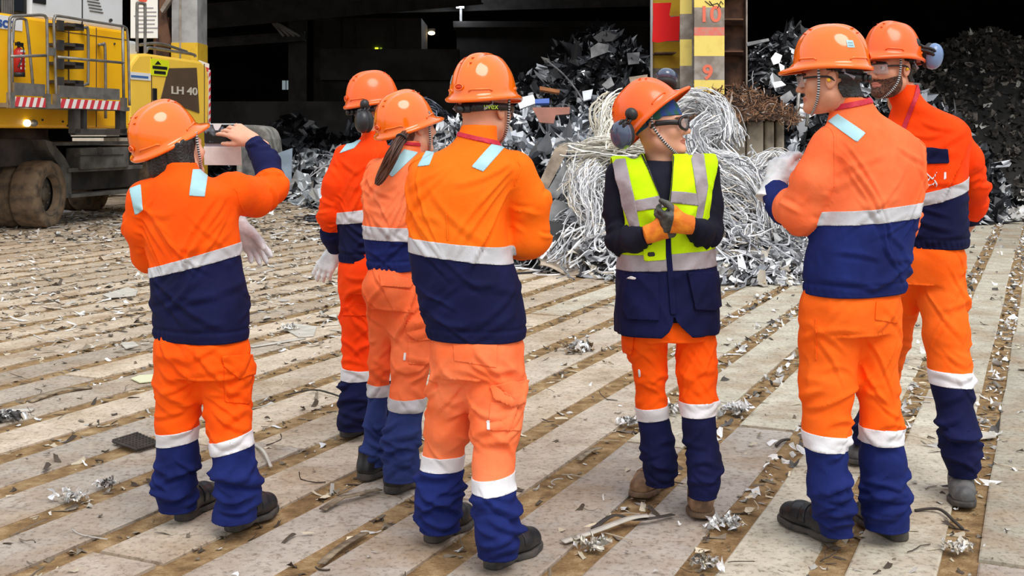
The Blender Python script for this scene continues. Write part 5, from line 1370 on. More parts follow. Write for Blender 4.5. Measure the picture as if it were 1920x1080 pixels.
bundle([H3(1160, 200, 14.6), H3(1140, 225, 14.3), H3(1150, 262, 14.0), H3(1168, 300, 13.6)], 90, .17, .5, GW, WW, 'pale frayed wire bundle standing left of the yellow vest person\'s head', rad=.008)
bundle([H3(1080, 300, 13.9), H3(1130, 282, 13.7), H3(1190, 270, 13.6), H3(1230, 262, 13.7)], 110, .16, .3, GW, WW, 'white wire bundle lying level behind the earmuff of the yellow vest person', rad=.008)
bundle([H3(1240, 250, 14.3), H3(1262, 205, 14.4), H3(1310, 190, 14.5), H3(1350, 215, 14.4), H3(1368, 268, 14.2)], 120, .15, .3, WIRE, WW, 'arched silver wire bundle in front of the column foot')
bundle([H3(1330, 232, 14.0), H3(1300, 258, 13.7), H3(1320, 300, 13.5), H3(1370, 310, 13.5), H3(1385, 350, 13.3)], 100, .12, .4, WIRE, WW, 'curled silver wire bundle below the arched one')
bundle([H3(1100, 320, 13.3), H3(1095, 365, 13.1), H3(1120, 400, 12.9), H3(1135, 450, 12.7)], 110, .17, .4, WIRE, WW, 'silver wire bundle hanging down left of the yellow vest')
bundle([H3(1345, 330, 13.2), H3(1400, 345, 13.1), H3(1440, 380, 12.9), H3(1465, 430, 12.6)], 110, .15, .4, WIRE, WW, 'silver wire bundle sloping down towards the salmon jacket')
bundle([H3(1420, 330, 13.5), H3(1455, 300, 13.6), H3(1490, 330, 13.4), H3(1500, 390, 13.0)], 80, .12, .4, WIRE, WW, 'looped silver wire bundle close to the white glove of the salmon-jacketed person')
# ---- single pieces one can pick out
def sheet(name, poly, Y, th, m, label, cat='sheet metal', tiltY=0., group=None, bend=0.):
    """flat piece: outline at depth Y, leaning back by tiltY per metre of height"""
    pts = np.array([P(x, y, Y) for x, y in poly]); zc = pts[:, 2].min(); pts[:, 1] += (pts[:, 2]-zc)*tiltY
    mb = MB(); n_ = nrm(np.cross(pts[1]-pts[0], pts[2]-pts[0])); mb.prism(pts, n_*th/2, -n_*th/2)
    return tag(mb.build(name, m, None), label, cat, group)
M_RPL = mat('primer_brown', lin((158, 104, 88)), .7, var=.25, scale=4); M_RUS2 = mat('rust_orange', lin((150, 92, 48)), .8, c2=lin((100, 64, 40)), scale=5); M_BLU = mat('blue_paint', lin((52, 92, 175)), .5)
M_BRT = mat('bright_sheet', lin((205, 208, 212)), .4, metal=.3, var=.25, scale=5, bump=.2, bscale=8); M_GSH = mat('grey_sheet', lin((128, 128, 128)), .5, metal=.3, c2=lin((80, 80, 82)), scale=4, bump=.2, bscale=8)
M_TANB = mat('dirty_board', lin((176, 160, 140)), .8, c2=lin((120, 106, 92)), scale=4, bump=.2, bscale=14); M_DKS = mat('dark_sheet', lin((46, 45, 47)), .5, metal=.3, var=.4, scale=4, bump=.2, bscale=8)
sheet('steel_plate', [(998, 202), (1069, 201), (1068, 214), (1042, 216), (1038, 232), (1012, 230)], 15.3, .02, M_RPL, 'reddish-brown steel plate on the mixed heap', 'plate', .4)
sheet('steel_plate', [(1012, 163), (1050, 170), (1048, 176), (1012, 170)], 16.5, .05, M_RUS2, 'rust-orange bar lying above the brown plate', 'bar', .6)
sheet('steel_plate', [(1003, 188), (1030, 186), (1030, 195), (1004, 196)], 15.8, .06, M_BLU, 'small bright blue painted piece on the mixed heap', 'metal piece', .5)
sheet('steel_plate', [(968, 185), (1000, 178), (1006, 194), (975, 205)], 15.9, .03, M_BRT, 'bright crumpled sheet left of the blue piece', 'sheet metal', .5)
mb = MB(); mb.tube(spline([P(1024, 113, 19.0), P(1055, 138, 18.4), P(1080, 168, 17.6), P(1092, 188, 17.2)], 6), .014, 8); tag(mb.build('steel_rod', M_GSH, None, True), 'long bent rod sticking up out of the mixed heap', 'rod')
FAN = [([(1003, 360), (1042, 278), (1060, 268), (1068, 280), (1018, 372)], 13.9, M_TANB, 'pale brown board leaning in the front of the mixed heap, uppermost of the fan'), ([(1018, 372), (1062, 300), (1082, 312), (1046, 372)], 13.7, M_GSH, 'grey bent sheet leaning beside the pale brown board'), ([(1030, 395), (1085, 340), (1095, 352), (1050, 402)], 13.5, M_DKS, 'dark bent sheet low in the fan of leaning sheets'), ([(1010, 420), (1040, 375), (1100, 392), (1080, 432)], 13.2, M_GSH, 'broad grey sheet right of the orange sleeve'), ([(1012, 462), (1030, 415), (1090, 430), (1072, 470)], 12.9, M_DKS, 'dark sheet just above the curled tan board'), ([(1058, 400), (1092, 372), (1108, 396), (1078, 420)], 13.1, M_BRT, 'bright crumpled sheet behind the tan board')]
for pl, Y, m_, lb in FAN: sheet('bent_sheet', pl, Y, .012, m_, lb, 'sheet metal', .35, 'leaning sheets')
def curl(name, px0, px1, py, Yc, dep, h, m, label, cat='board', seed=0):
    nx, ny = 16, 8; x0 = P(px0, py, Yc)[0]; x1 = P(px1, py, Yc)[0]; V = []; F = []
    for i in range(nx):
        for j in range(ny):
            u = i/(nx-1); v = j/(ny-1); e = .10*math.sin(u*9+seed)+.06*math.sin(v*7+u*4)
            V.append((x0+(x1-x0)*u+.06*math.sin(v*5+seed), Yc-dep/2+dep*v*(1-.35*u)+e*.4, .02+h*(math.sin(u*math.pi*.9+.3)**2*.8*v+abs(u-.5)**2*.9)+.02*math.sin(u*13+v*5)))
    for i in range(nx-1):
        for j in range(ny-1): F.append([i*ny+j, (i+1)*ny+j, (i+1)*ny+j+1, i*ny+j+1])
    o = put(name, V, F, m, None, True, solid=.008); return tag(o, label, cat)
curl('curled_board', 1002, 1142, 500, 13.0, 1.3, .42, M_TANB, 'curled tan board lying on the slabs at the foot of the heap', seed=1)
sheet('bent_sheet', [(1040, 492), (1042, 472), (1066, 478), (1058, 498)], 12.75, .012, M_BRT, 'small pale sheet propped on the curled tan board', 'sheet metal', .5)
sheet('bent_sheet', [(1070, 492), (1115, 462), (1144, 496), (1132, 508), (1100, 494)], 12.6, .012, M_TANB, 'peaked tan sheet right of the propped pale one', 'board', .6)
DK = [([(1108, 110), (1140, 98), (1142, 84), (1122, 80), (1108, 90)], 25.2, M_GSH, 'grey crushed box high on the dark heap'), ([(1112, 70), (1130, 58), (1158, 66), (1148, 78), (1122, 80)], 25.6, M_DKS, 'dark crushed sheet at the very top of the dark heap'), ([(1176, 100), (1200, 98), (1198, 120), (1178, 122)], 24.8, M_GSH, 'grey square panel near the column on the dark heap'), ([(1180, 145), (1215, 140), (1212, 168), (1184, 166)], 21.0, M_TANB, 'brownish panel low beside the column'), ([(1128, 160), (1146, 144), (1152, 160), (1138, 168)], 20.8, M_GSH, 'small grey triangular sheet on the dark heap'), ([(1092, 172), (1112, 168), (1108, 186), (1094, 190)], 17.4, M_BRT, 'bright folded sheet right of the rod')]
for pl, Y, m_, lb in DK: sheet('crushed_sheet', pl, Y, .05, m_, lb, 'sheet metal', .3, 'crushed pieces on the heaps')
R4 = [([(1446, 110), (1456, 98), (1468, 104), (1462, 118), (1450, 122)], 20.5, M_BRT, 'bright crumpled sheet on the dark glossy heap'), ([(1462, 118), (1472, 124), (1470, 138), (1464, 140)], 20.3, M_BRT, 'bright hanging strip below the crumpled sheet'), ([(1448, 155), (1466, 152), (1474, 160), (1452, 166)], 19.8, M_BRT, 'silver crushed can low on the dark glossy heap'), ([(1464, 182), (1484, 170), (1490, 182), (1466, 200)], 19.6, M_GSH, 'grey bent panel beside the white frame'), ([(1492, 200), (1512, 192), (1536, 212), (1504, 228)], 18.6, M_BRT, 'bright torn sheet at the foot of the white frame'), ([(1400, 80), (1442, 72), (1443, 77), (1401, 87)], 21.0, M_GSH, 'grey slat lying beside the column')]
for pl, Y, m_, lb in R4: sheet('crushed_sheet', pl, Y, .03, m_, lb, 'sheet metal', .4, 'crushed pieces on the heaps')
lad = MB(); A, B = P(1512, 128, 19.0), P(1494, 232, 18.4); C_, D2 = P(1526, 135, 19.0), P(1512, 236, 18.4)
lad.tube([A, (A+B)/2+[-.05, 0, 0], B], .03, 8); lad.tube([C_, D2], .025, 8)
for k in range(6): t_ = (k+.6)/6.5; lad.tube([A+(B-A)*t_, C_+(D2-C_)*t_], .018, 6)
tag(lad.build('ladder_frame', M_EG, None, True), 'bent pale ladder frame standing in the dark heap by the salmon-jacketed person\'s face', 'frame')
# old grab bucket and blue-grey sheet on the left
gb = empty('concrete_bucket', P(476, 300, 24.5)*[1, 1, 0], 'grey rounded concrete bin beyond the raised phone', 'bin')
prof = [(-.52, .0), (-.52, .95), (-.47, 1.05), (-.36, 1.10), (.22, 1.08), (.40, 1.02), (.50, .90), (.54, .72), (.54, 0)]
c_ = P(476, 300, 24.5); z0 = .55
mb = MB(); mb.prism([(c_[0]+x*.72, 24.5, z*1.53) for x, z in prof], (0, 0, 0), (0, 1.1, 0)); mb.build('bin_shell', mat('weathered_grey', lin((165, 163, 156)), .85, c2=lin((110, 108, 102)), scale=3, bump=.3, bscale=15), gb, bevel=.06)
mb = MB(); mb.box((c_[0]+.02, 24.48, .9), (.5, .03, .6)); mb.build('bin_recess', M_GSH, gb)
sheet('bent_sheet', [(522, 345), (520, 300), (516, 288), (545, 278), (546, 340), (534, 352)], 24.6, .02, mat('blue_grey_sheet', lin((140, 156, 170)), .4, metal=.2, var=.3, scale=3, bump=.2, bscale=6), 'upright blue-grey sheet standing in the bright scatter', 'sheet metal', .25)
# pale plank stacks far behind the machine
for k, (a, b, Y, n_, lb) in enumerate(((155, 205, 27.5, 7, 'pale plank stack seen under the machine, nearer the front wheels'), (205, 262, 28.5, 6, 'pale plank stack seen under the rear of the machine'))):
    mb = MB(); A = P(a, 300, Y); B = P(b, 300, Y)
    for i in range(n_): mb.box(((A[0]+B[0])/2+random.uniform(-.1, .1), Y-2.2*0, .12+i*.235), (B[0]-A[0]+random.uniform(-.2, .2), .9, .20), None)
    tag(mb.build('plank_stack', mat('fresh_timber', lin((240, 228, 210)), .8, var=.2, scale=3), None), lb, 'plank stack', 'plank stacks')
# ================================================================ litter on the slabs
LIT = [(222, 222, 220), (180, 176, 168), (120, 108, 92), (72, 60, 48), (196, 184, 160)]
def gapsnap(n, x0, x1, y0, y1, frac):
    x = rng.uniform(x0, x1, n); y = rng.uniform(y0, y1, n); q = x*PG[0]+y*PG[1]; k = np.floor((q+.328)/per); qq = -.328+k*per+rng.uniform(0, .128, n)
    m_ = rng.uniform(0, 1, n) < frac; q = np.where(m_, qq, q); t = x*DG[0]+y*DG[1]; p = q[:, None]*PG[None]+t[:, None]*DG[None]
    z = np.where(((q+.328) % per) < .128, -.010, .003); return np.hstack([p, z[:, None]])
UPN = np.array([[0, 0, 1.]])
def flat(v, zmin=-.012): v[0][:, 2] = np.maximum(v[0][:, 2], zmin); return v
def stuff(name, pcs, label):
    V = []; F = []; C = []; M = []; n = 0
    for (v, f, c), mi in pcs: V.append(v); F.append(f+n); C.append(c); M.append(np.full(len(f), mi)); n += len(v)
    o = put(name, np.vstack(V), np.vstack(F), [M_DULL, M_SHARD], None, False, np.concatenate(M), colors=np.vstack(C)); return tag(o, label, 'litter', None, 'stuff')
p = gapsnap(5200, -6, 4.5, 3.2, 12, .72); pcs = [(flat(shards(p+[0, 0, .002], np.repeat(UPN, len(p), 0), logn(len(p), .020, .5), logn(len(p), 2.6, .6), pal(len(p), LIT, (1, 2, 5, 5, 3)), .25, 3, .25)), 0)]
p = gapsnap(700, -6, 4.5, 3.4, 13, .8); pcs.append((wires(wander(p+[0, 0, .004], np.repeat(UPN, len(p), 0), logn(len(p), .10, .5), 6, .35, .0)*[1, 1, .5], logn(len(p), .0026, .3), pal(len(p), LIT, (1, 2, 4, 5, 3)), 4, .7), 0))
stuff('ground_litter', pcs, 'fine brown splinters and flakes strewn over the slabs and gaps')
p = gapsnap(6500, 1.2, 9, 4.6, 25, .90); p = p[~((p[:, 0] > 2.3) & (p[:, 0] < 4.8) & (p[:, 1] > 20))]; pcs = [(flat(shards(p+[0, 0, .006], np.repeat(UPN, len(p), 0), logn(len(p), .030, .45), logn(len(p), 1.9, .5), pal(len(p), [(232, 232, 230), (200, 198, 194), (150, 146, 140), (90, 86, 82)], (4, 4, 2, 2)), .5, 3, .4)), 0)]
p = np.stack([rng.uniform(7.5, 13, 3200), rng.uniform(20, 27, 3200), np.full(3200, .01)], 1); p = p[(p[:, 0]-p[:, 1]*.33) > .3]
pcs.append((shards(p, np.repeat(UPN, len(p), 0), logn(len(p), .09, .4), logn(len(p), 1.6, .4), pal(len(p), [(232, 232, 230), (210, 208, 204), (170, 166, 160), (100, 96, 92)], (4, 4, 2, 1)), .5, 3, .4), 0))
stuff('metal_clippings', pcs, 'pale metal clippings filling the gaps between slabs on the right')
p = gapsnap(9000, -9, -1.0, 8, 22, .5); c_ = (p[:, 0]+3.6)**2/9+(p[:, 1]-12.5)**2/12; p = p[rng.uniform(0, 1, len(p)) < np.exp(-c_*.35)+.10]
pcs = [(flat(shards(p+[0, 0, .006], np.repeat(UPN, len(p), 0), logn(len(p), .034, .5), logn(len(p), 3.4, .5), pal(len(p), [(212, 210, 204), (180, 174, 164), (140, 126, 108), (84, 72, 58)], (3, 4, 4, 4)), .14, 3, .2)), 0)]
stuff('scattered_flakes', pcs, 'grey and white flakes scattered on the yard beyond the photographer')
p = np.stack([rng.uniform(-9, 1.5, 3000), rng.uniform(16, 26, 3000), np.full(3000, .01)], 1); p = p[~((p[:, 0] < -5.9) & (p[:, 1] > 24.2))]
pcs = [(shards(p, np.repeat(UPN, len(p), 0), logn(len(p), .06, .5), logn(len(p), 2.8, .5), pal(len(p), [(215, 215, 213), (176, 172, 166), (124, 114, 100), (64, 56, 48)], (3, 4, 4, 4)), .15, 3, .2), 0)]
stuff('yard_litter', pcs, 'thin far litter on the yard in front of the left heaps')
def crumple(px, py, r, label, col=(222, 222, 220), n=44, name='crumpled_foil'):
    c = G(px, py); pp = c+rng.normal(0, 1, (n, 3))*[r*.5, r*.4, 0]+[0, 0, .012]; pp[:, 2] += rng.uniform(0, r*.35, n)
    v = shards(pp, np.repeat(UPN, n, 0), logn(n, r*.34, .35), logn(n, 1.9, .4), pal(n, [col, (150, 148, 144), (236, 236, 236)], (3, 1, 2)), .8, 4, .5); v[0][:, 2] = np.maximum(v[0][:, 2], .001)
    return tag(put(name, v[0], v[1], M_SHARD, None, False, colors=v[2]), label, 'foil')
crumple(1180, 797, .06, 'white crumpled foil in the gap beside the yellow vest person'); crumple(1112, 1028, .055, 'crumpled grey foil lump below the long bent strip', (190, 184, 170)); crumple(1360, 988, .06, 'crumpled foil beside the tan shoe'); crumple(1325, 1062, .05, 'small foil scrap at the bottom edge of the picture', (170, 160, 140))
crumple(1245, 775, .09, 'scatter of clippings behind the left tan shoe', (200, 196, 186)); crumple(1385, 775, .09, 'clippings in the gap left of the salmon-jacketed person\'s knee'); crumple(130, 940, .06, 'pale crumpled cloth-like sheet in the gap at the lower left', (205, 200, 190)); crumple(200, 915, .045, 'dark crumpled strip next to the pale one at the lower left', (110, 104, 98)); crumple(5, 790, .09, 'dark crumpled foil at the left edge', (90, 88, 86))
crumple(1085, 660, .10, 'brown crumpled leafy scrap left of the open pocket', (120, 100, 76), name='crumpled_scrap'); crumple(1800, 1035, .05, 'pale chips in the gap near the lower right corner', (214, 206, 190)); crumple(545, 1000 if False else 620, .07, 'pale scrap beside the sheet right of the photographer', (205, 200, 190))
def strip(pts, w, th, m, label, name='metal_strip', lift=.006, twist=0.):
    W_ = [G(x, y)+[0, 0, lift+(z if z else 0)] for x, y, z in pts]; mb = MB(); pp = spline(W_, 6)
    T, _, _ = frames(pp); ups = np.array([nrm(np.cross([0, 0, 1.], t)) for t in T])
    if twist: ups = np.array([u*math.cos(twist*i/len(ups))+np.array([0, 0, 1.])*math.sin(twist*i/len(ups)) for i, u in enumerate(ups)])
    ribbon(mb, pp, ups, w, th); return tag(mb.build(name, m, None, True), label, 'strip')
M_STRIP = mat('dirty_strip', lin((150, 134, 110)), .7, c2=lin((98, 84, 66)), scale=20); M_DRK = mat('dark_strip', lin((64, 56, 50)), .8, var=.3, scale=20); M_PAL = mat('pale_strip', lin((196, 190, 178)), .7, var=.2, scale=12)
strip([(1055, 1022, 0), (1120, 1005, .01), (1180, 985, .015), (1215, 982, .02)], .035, .004, M_PAL, 'long pale bent strip on the slabs between the two groups', lift=.012)
strip([(1112, 996, 0), (1150, 980, .02), (1190, 984, .012), (1225, 980, .01), (1262, 968, .0)], .022, .003, M_DRK, 'dark jagged strip above the long pale one', lift=.008)
strip([(605, 958, 0), (640, 940, .01), (655, 938, .012), (712, 920, 0)], .035, .004, M_STRIP, 'knife-shaped strip on the slab left of the navy trouser leg')
strip([(602, 1060, 0), (640, 1030, .005), (685, 1002, 0)], .03, .004, M_STRIP, 'thin tan strip in the gap at the bottom')
strip([(470, 652, 0), (520, 644, 0), (570, 636, 0)], .05, .006, M_PAL, 'long flat strip right of the photographer\'s hip'); strip([(1085, 865, 0), (1105, 850, .004), (1125, 842, 0)], .03, .004, M_STRIP, 'short splinter in the gap left of the yellow vest person')
strip([(55, 755, 0), (110, 738, .01), (170, 728, 0)], .05, .008, M_STRIP, 'weathered splinter at the left in the gap'); strip([(0, 772, 0), (62, 771, 0)], .06, .008, M_PAL, 'pale slat at the left edge'); strip([(478, 836, 0), (495, 858, .02), (508, 878, 0)], .012, .010, M_PAL, 'pale cord beside the photographer\'s leg', 'cord_piece')
strip([(1715, 960, 0), (1760, 962, .01), (1790, 985, .008), (1805, 995, 0)], .010, .008, M_DRK, 'dark hooked wire on the slab in front of the rearmost person on the right', 'wire_hook'); strip([(1455, 838, 0), (1466, 830, .004), (1480, 826, 0)], .012, .010, M_DRK, 'small dark twig in the gap left of the black shoe', 'twig')
strip([(540, 742, 0), (590, 736, .01), (640, 746, 0)], .008, .008, M_DRK, 'thin dark wire on the slabs right of the photographer', 'wire_piece'); strip([(620, 620, 0), (645, 622, 0)], .03, .004, M_PAL, 'small pale strip near the dangling gloves')
def plate(poly, m, label, th=.006, z=.004, name='thin_plate'):
    pp = np.array([G(x, y) for x, y in poly])+[0, 0, z]; mb = MB(); mb.prism(pp, (0, 0, 0), (0, 0, th)); return tag(mb.build(name, m, None), label, 'sheet')
plate([(536, 620), (546, 608), (594, 614), (588, 632), (560, 634)], M_PAL, 'pale torn sheet on the slabs right of the photographer'); plate([(226, 646), (250, 642), (260, 650), (236, 656)], M_PAL, 'white scrap of sheet left of the photographer'); plate([(245, 712), (262, 706), (300, 704), (300, 716), (262, 720)], mat('greenish_sheet', lin((206, 206, 170)), .8), 'pale greenish scrap beside the photographer\'s leg')
plate([(1830, 815), (1865, 812), (1868, 822), (1835, 826)], M_PAL, 'pale flat chip beside the rearmost person on the right\'s leg'); plate([(192, 554), (240, 540), (258, 545), (255, 556), (205, 560)], M_PAL, 'flat pale sheet on the yard left of the photographer')
gr = MB(); a = [G(x, y) for x, y in ((212, 832), (258, 818), (300, 836), (258, 848))]
for i in range(8):
    t_ = i/7; gr.tube([a[0]+(a[1]-a[0])*t_+[0, 0, .012], a[3]+(a[2]-a[3])*t_+[0, 0, .012]], .008, 5)
    gr.tube([a[0]+(a[3]-a[0])*t_+[0, 0, .016], a[1]+(a[2]-a[1])*t_+[0, 0, .016]], .008, 5)
tag(gr.build('steel_grating', M_DRK, None, True), 'small square steel grating left of the photographer\'s boots', 'grating')
D_ = lambda name, poly, m, **k: (name, poly, m, k)
LINE = lambda name, pl, w, m, **k: (name, pl, m, dict(line=w, **k))
def hair_bob(root, c):
    hc, hM = c['hc'], c['hM']
    def fn(p):
        q = (p-hc)@hM; ax = q.copy(); ax[:, 0] = np.abs(ax[:, 0])
        d = s_ell(q, (0, -.026, .03), (.090, .100, .09))
        e, _ = s_tube(ax, [np.array([.06, -.03, .02]), np.array([.070, -.035, -.05]), np.array([.058, -.05, -.115])], [.034, .034, .026], .03); d = smin(d, e, .04)
        e, _ = s_tube(q, [np.array([0, -.085, .0]), np.array([0, -.085, -.06]), np.array([0, -.078, -.115])], [.04, .042, .03], .03); d = smin(d, e, .05)
        return np.maximum(np.maximum(d, q[:, 1]-.068-.25*np.maximum(q[:, 2], -.05)), (p-c['c2'])@c['M2'][:, 2]-.012)
    V, T = sdf_mesh(fn, hc-.2, hc+.2, .0055, 2)
    q = (V-hc)@hM; V = V+normals(V, T)*(.004*vnoise(np.stack([q[:, 0]/.010, q[:, 1]/.010, q[:, 2]/.09], 1), 4))[:, None]
    put('hair', V, T, M_HAIR, root, True, label='dark chin-length hair')
def ponytail(root, c):
    J = c['J']
    pts = spline([J(760, 250, -.08), J(747, 268, -.145), J(735, 292, -.175), J(722, 318, -.17), J(706, 347, -.17)], 8); n = 260; m = len(pts); t = np.linspace(0, 1, m)
    R0 = np.random.default_rng(5); Tn, U, W = frames(pts); a = R0.uniform(0, 2*np.pi, n); rr = np.sqrt(R0.uniform(.05, 1, n)); end = R0.uniform(.80, 1., n)
    wd = np.interp(t, [0, .12, .5, .85, 1], [.016, .019, .030, .024, .010]); th = np.interp(t, [0, .12, .5, 1], [.014, .016, .018, .008])
    tt = t[None]*end[:, None]; ax = np.stack([np.interp(tt, t, pts[:, k]) for k in range(3)], -1); u_ = np.stack([np.interp(tt, t, U[:, k]) for k in range(3)], -1); w_ = np.stack([np.interp(tt, t, W[:, k]) for k in range(3)], -1)
    ph = a[:, None]+.5*np.sin(tt*5+a[:, None]*3)
    path = ax+u_*(np.interp(tt, t, wd)*rr[:, None]*np.cos(ph))[..., None]+w_*(np.interp(tt, t, th)*rr[:, None]*np.sin(ph))[..., None]
    v = wires(path, R0.uniform(.0018, .0034, n), np.tile(lin((78, 46, 30)), (n, 1))*R0.uniform(.6, 1.5, (n, 1)), 4, .8)
    put('ponytail', v[0], v[1], attr_mat('brown_hair_strands', .4), root, True, colors=v[2], label='long brown ponytail')
    mb = MB(); mb.tube([pts[5]+.021*(U[5]*math.cos(b)+W[5]*math.sin(b)) for b in np.linspace(0, 2*math.pi, 21)[:-1]], .005, 8, closed=True)
    mb.build('hair_tie', M_BLACK, root, True)
def collar_fold(root, c, y0=0, lab=None): pass
def text_strap(root, c): pass
def earplug(root, c):
    hc, hM = c['hc'], c['hM']
    for s in (-1, 1):
        mb = MB(); mb.ell(hc+hM@np.array([s*.089, .0, -.008]), (.007, .007, .007), nu=10, nv=8)
        mb.build('earplug', mat('yellow_foam', lin((240, 190, 40)), .8), root, True)
def vest(root, c):
    J, f, r, Y0, arms = c['J'], c['f'], c['r'], c['Y0'], c['arms']
    K = [(624, 1251, 96, .150), (605, 1251, 97, .155), (560, 1250, 93, .155), (505, 1249, 91, .150), (455, 1248, 88, .147), (400, 1245, 90, .150), (355, 1243, 93, .145), (325, 1243, 88, .125), (308, 1243, 66, .098), (296, 1244, 48, .085), (286, 1244, 40, .075)]
    lf, lo, hi, kk = c['loft'](K)
    def fn(p):
        d, _, _ = lf(p)
        for pts, rad in arms:
            e, _ = s_tube(p, pts[:2], rad[:2]+.014, .02); d = smin(d, e, .03)
        return d
    V, T = sdf_mesh(fn, lo-np.array([.12, .06, .03]), hi+np.array([.12, .06, .03]), .0075, 2)
    Nn = normals(V, T); px, py = proj(V)
    lat = V[:, 0]-np.interp(V[:, 2], [k[0] for k in kk], [k[1] for k in kk])
    Z = lambda y: J(0, y)[2]
    Lz = np.interp(V[:, 2], [Z(500), Z(470), Z(430), Z(395), Z(355), Z(325), Z(300)], [.30, .185, .165, .165, .178, .195, .205])
    sd = c['S_seed'] if 'S_seed' in c else 3
    z0 = np.array([0, 0, 1.])
    V = folds(V, T, [(r*.7+z0*.7, .055, 3.5, .004, 61, None), (-r*.6+z0*.8, .05, 4, .004, 62, None)])
    fr = Nn@f
    g = np.minimum(Lz-np.abs(lat), .12)
    vneck = poly_sd(px, py, [(1203, 270), (1207, 290), (1226, 340), (1245, 388), (1253, 388), (1258, 350), (1262, 290), (1262, 270)])
    cam = -Nn[:, 1]
    g = np.minimum(g, np.where(cam > -.15, -vneck*Y0/F_PX, .1))
    g = np.minimum(g, Z(288)-V[:, 2]); g = np.minimum(g, V[:, 2]-kk[0, 0]-.004)
    slit = poly_sd(px, py, [(1236, 640), (1254, 623), (1262, 606), (1265, 586), (1268, 602), (1278, 614), (1306, 640)])
    g = np.minimum(g, np.where(cam > .1, -slit*Y0/F_PX, .1))
    V1, T1, (N1,) = keep(V, T, g, (Nn,))
    x = V1[:, 0]
    def zl(y0, y1): a = J(1156, y0); b = J(1343, y1); return V1[:, 2]-(a[2]+(b[2]-a[2])/(b[0]-a[0])*(x-a[0]))
    V2, T2, side, _ = split(V1, T1, -zl(503, 496))
    vo = put('vest', V2, T2, [M_YEL, M_NAVY], root, True, mi=side.astype(int), solid=.004, label='yellow high-visibility vest with navy lower half')
    N1 = N1/(np.linalg.norm(N1, axis=1, keepdims=True)+1e-9)
    patch('reflective_band', V1, T1, np.minimum(-zl(474, 464), zl(503, 496)), M_GREYT, vo, .003, .004, nrmls=N1)
    qx, qy = proj(V1); vw = np.stack([-V1[:, 0], -V1[:, 1], CAM_H-V1[:, 2]], 1); vw /= np.linalg.norm(vw, axis=1, keepdims=True); fc = (N1*vw).sum(1)
    surf = (V1, T1, N1, fc, qx, qy, None, vo)
    dc = c['decal']
    dc(surf, 'reflective_band', [(1184, 377), (1215, 371), (1248, 364), (1252, 388), (1215, 393), (1184, 398)], M_GREYT)
    dc(surf, 'reflective_band', [(1253, 358), (1285, 360), (1312, 364), (1310, 386), (1285, 383), (1251, 380)], M_GREYT)
    dc(surf, 'reflective_strip', [(1146, 312), (1155, 300), (1172, 298), (1185, 350), (1200, 424), (1186, 440), (1175, 405), (1160, 372)], M_GREYT, off=.004)
    dc(surf, 'reflective_strip', [(1296, 298), (1302, 288), (1320, 290), (1327, 350), (1316, 410), (1300, 430), (1309, 384)], M_GREYT, off=.004)
    for s in (-1, 1):      # the same shoulder strips down the back
        w = lat*0; lat1 = (V1[:, 0]-np.interp(V1[:, 2], [k[0] for k in kk], [k[1] for k in kk]))*s
        patch('reflective_strip', V1, T1, np.minimum.reduce([.022-np.abs(lat1-.115), zl(474, 464), -fc-.05]), M_GREYT, vo, .003, .004, nrmls=N1)
    dc(surf, 'front_placket', [(1244, 400), (1256, 400), (1258, 470), (1268, 590), (1257, 590), (1248, 470)], M_NAVY, off=.006, th=.005, label='navy zip placket')
    dc(surf, 'chest_pocket', [(1206, 438), (1247, 430), (1248, 487), (1208, 490)], M_YEL, off=.007, th=.006, label='yellow phone pocket')
    dc(surf, 'pocket_label', [(1215, 473), (1228, 472), (1228, 480), (1215, 481)], M_BLACK, off=.009, th=.003)
    dc(surf, 'hip_pocket', [(1170, 516), (1200, 511), (1234, 516), (1236, 600), (1180, 598), (1171, 580)], M_NAVY, off=.012, th=.012)
    dc(surf, 'hip_pocket', [(1288, 512), (1342, 508), (1352, 572), (1336, 582), (1302, 580)], M_NAVY, off=.012, th=.012)
    dc(surf, 'folded_paper', [(1178, 522), (1186, 517), (1196, 521), (1194, 524)], M_WHITE, off=.014, th=.004)
    for pl in ([(1205, 292), (1226, 340), (1247, 388)], [(1262, 292), (1258, 350), (1254, 386)]):
        dc(surf, 'piping', pl, M_BLACK, off=.005, th=.004, line=1.7)
def bandana(root, c):
    Vh, Th, qh, Nh = c['Vh'], c['Th'], c['qh'], c['Nh']
    g = np.minimum(qh[:, 2]-.030+.55*np.maximum(0, .03-qh[:, 1]), 1.)
    g = np.where((qh[:, 1] < .02) & (qh[:, 2] < -.085), -.01, g)
    g = np.minimum(g, np.hypot(qh[:, 1]+.004, (qh[:, 2]+.014)*.9)-.030+np.where(np.abs(qh[:, 0]) < .06, .05, 0))
    patch('bandana', Vh, Th, g, M_BANDANA, root, .006, .007, label='blue and green patterned bandana', nrmls=Nh)
def strap_text(root, c):
    hc, hM = c['hc'], c['hM']
    a = math.radians(-32); p = hc+hM@np.array([.0885*math.cos(a), .110*math.sin(a)-.006, .006])
    n = hM@nrm([math.cos(a)/.088, math.sin(a)/.11, 0]); up = hM[:, 2]; x = np.cross(up, n)
    text_mesh('uvex', .030, 'goggle_strap_text', mat('strap_lime', lin((190, 225, 60)), .6), p+n*.006, np.stack([x, up, n], 1), root, .0008)
    mb = MB(); ang = np.linspace(math.radians(-95), math.radians(20), 12)
    ribbon(mb, np.array([(.088*math.cos(t), .112*math.sin(t)-.008, .006) for t in ang])@hM.T+hc, hM[:, 2], .026, .004); mb.build('goggle_strap', M_BLACK, root, True)

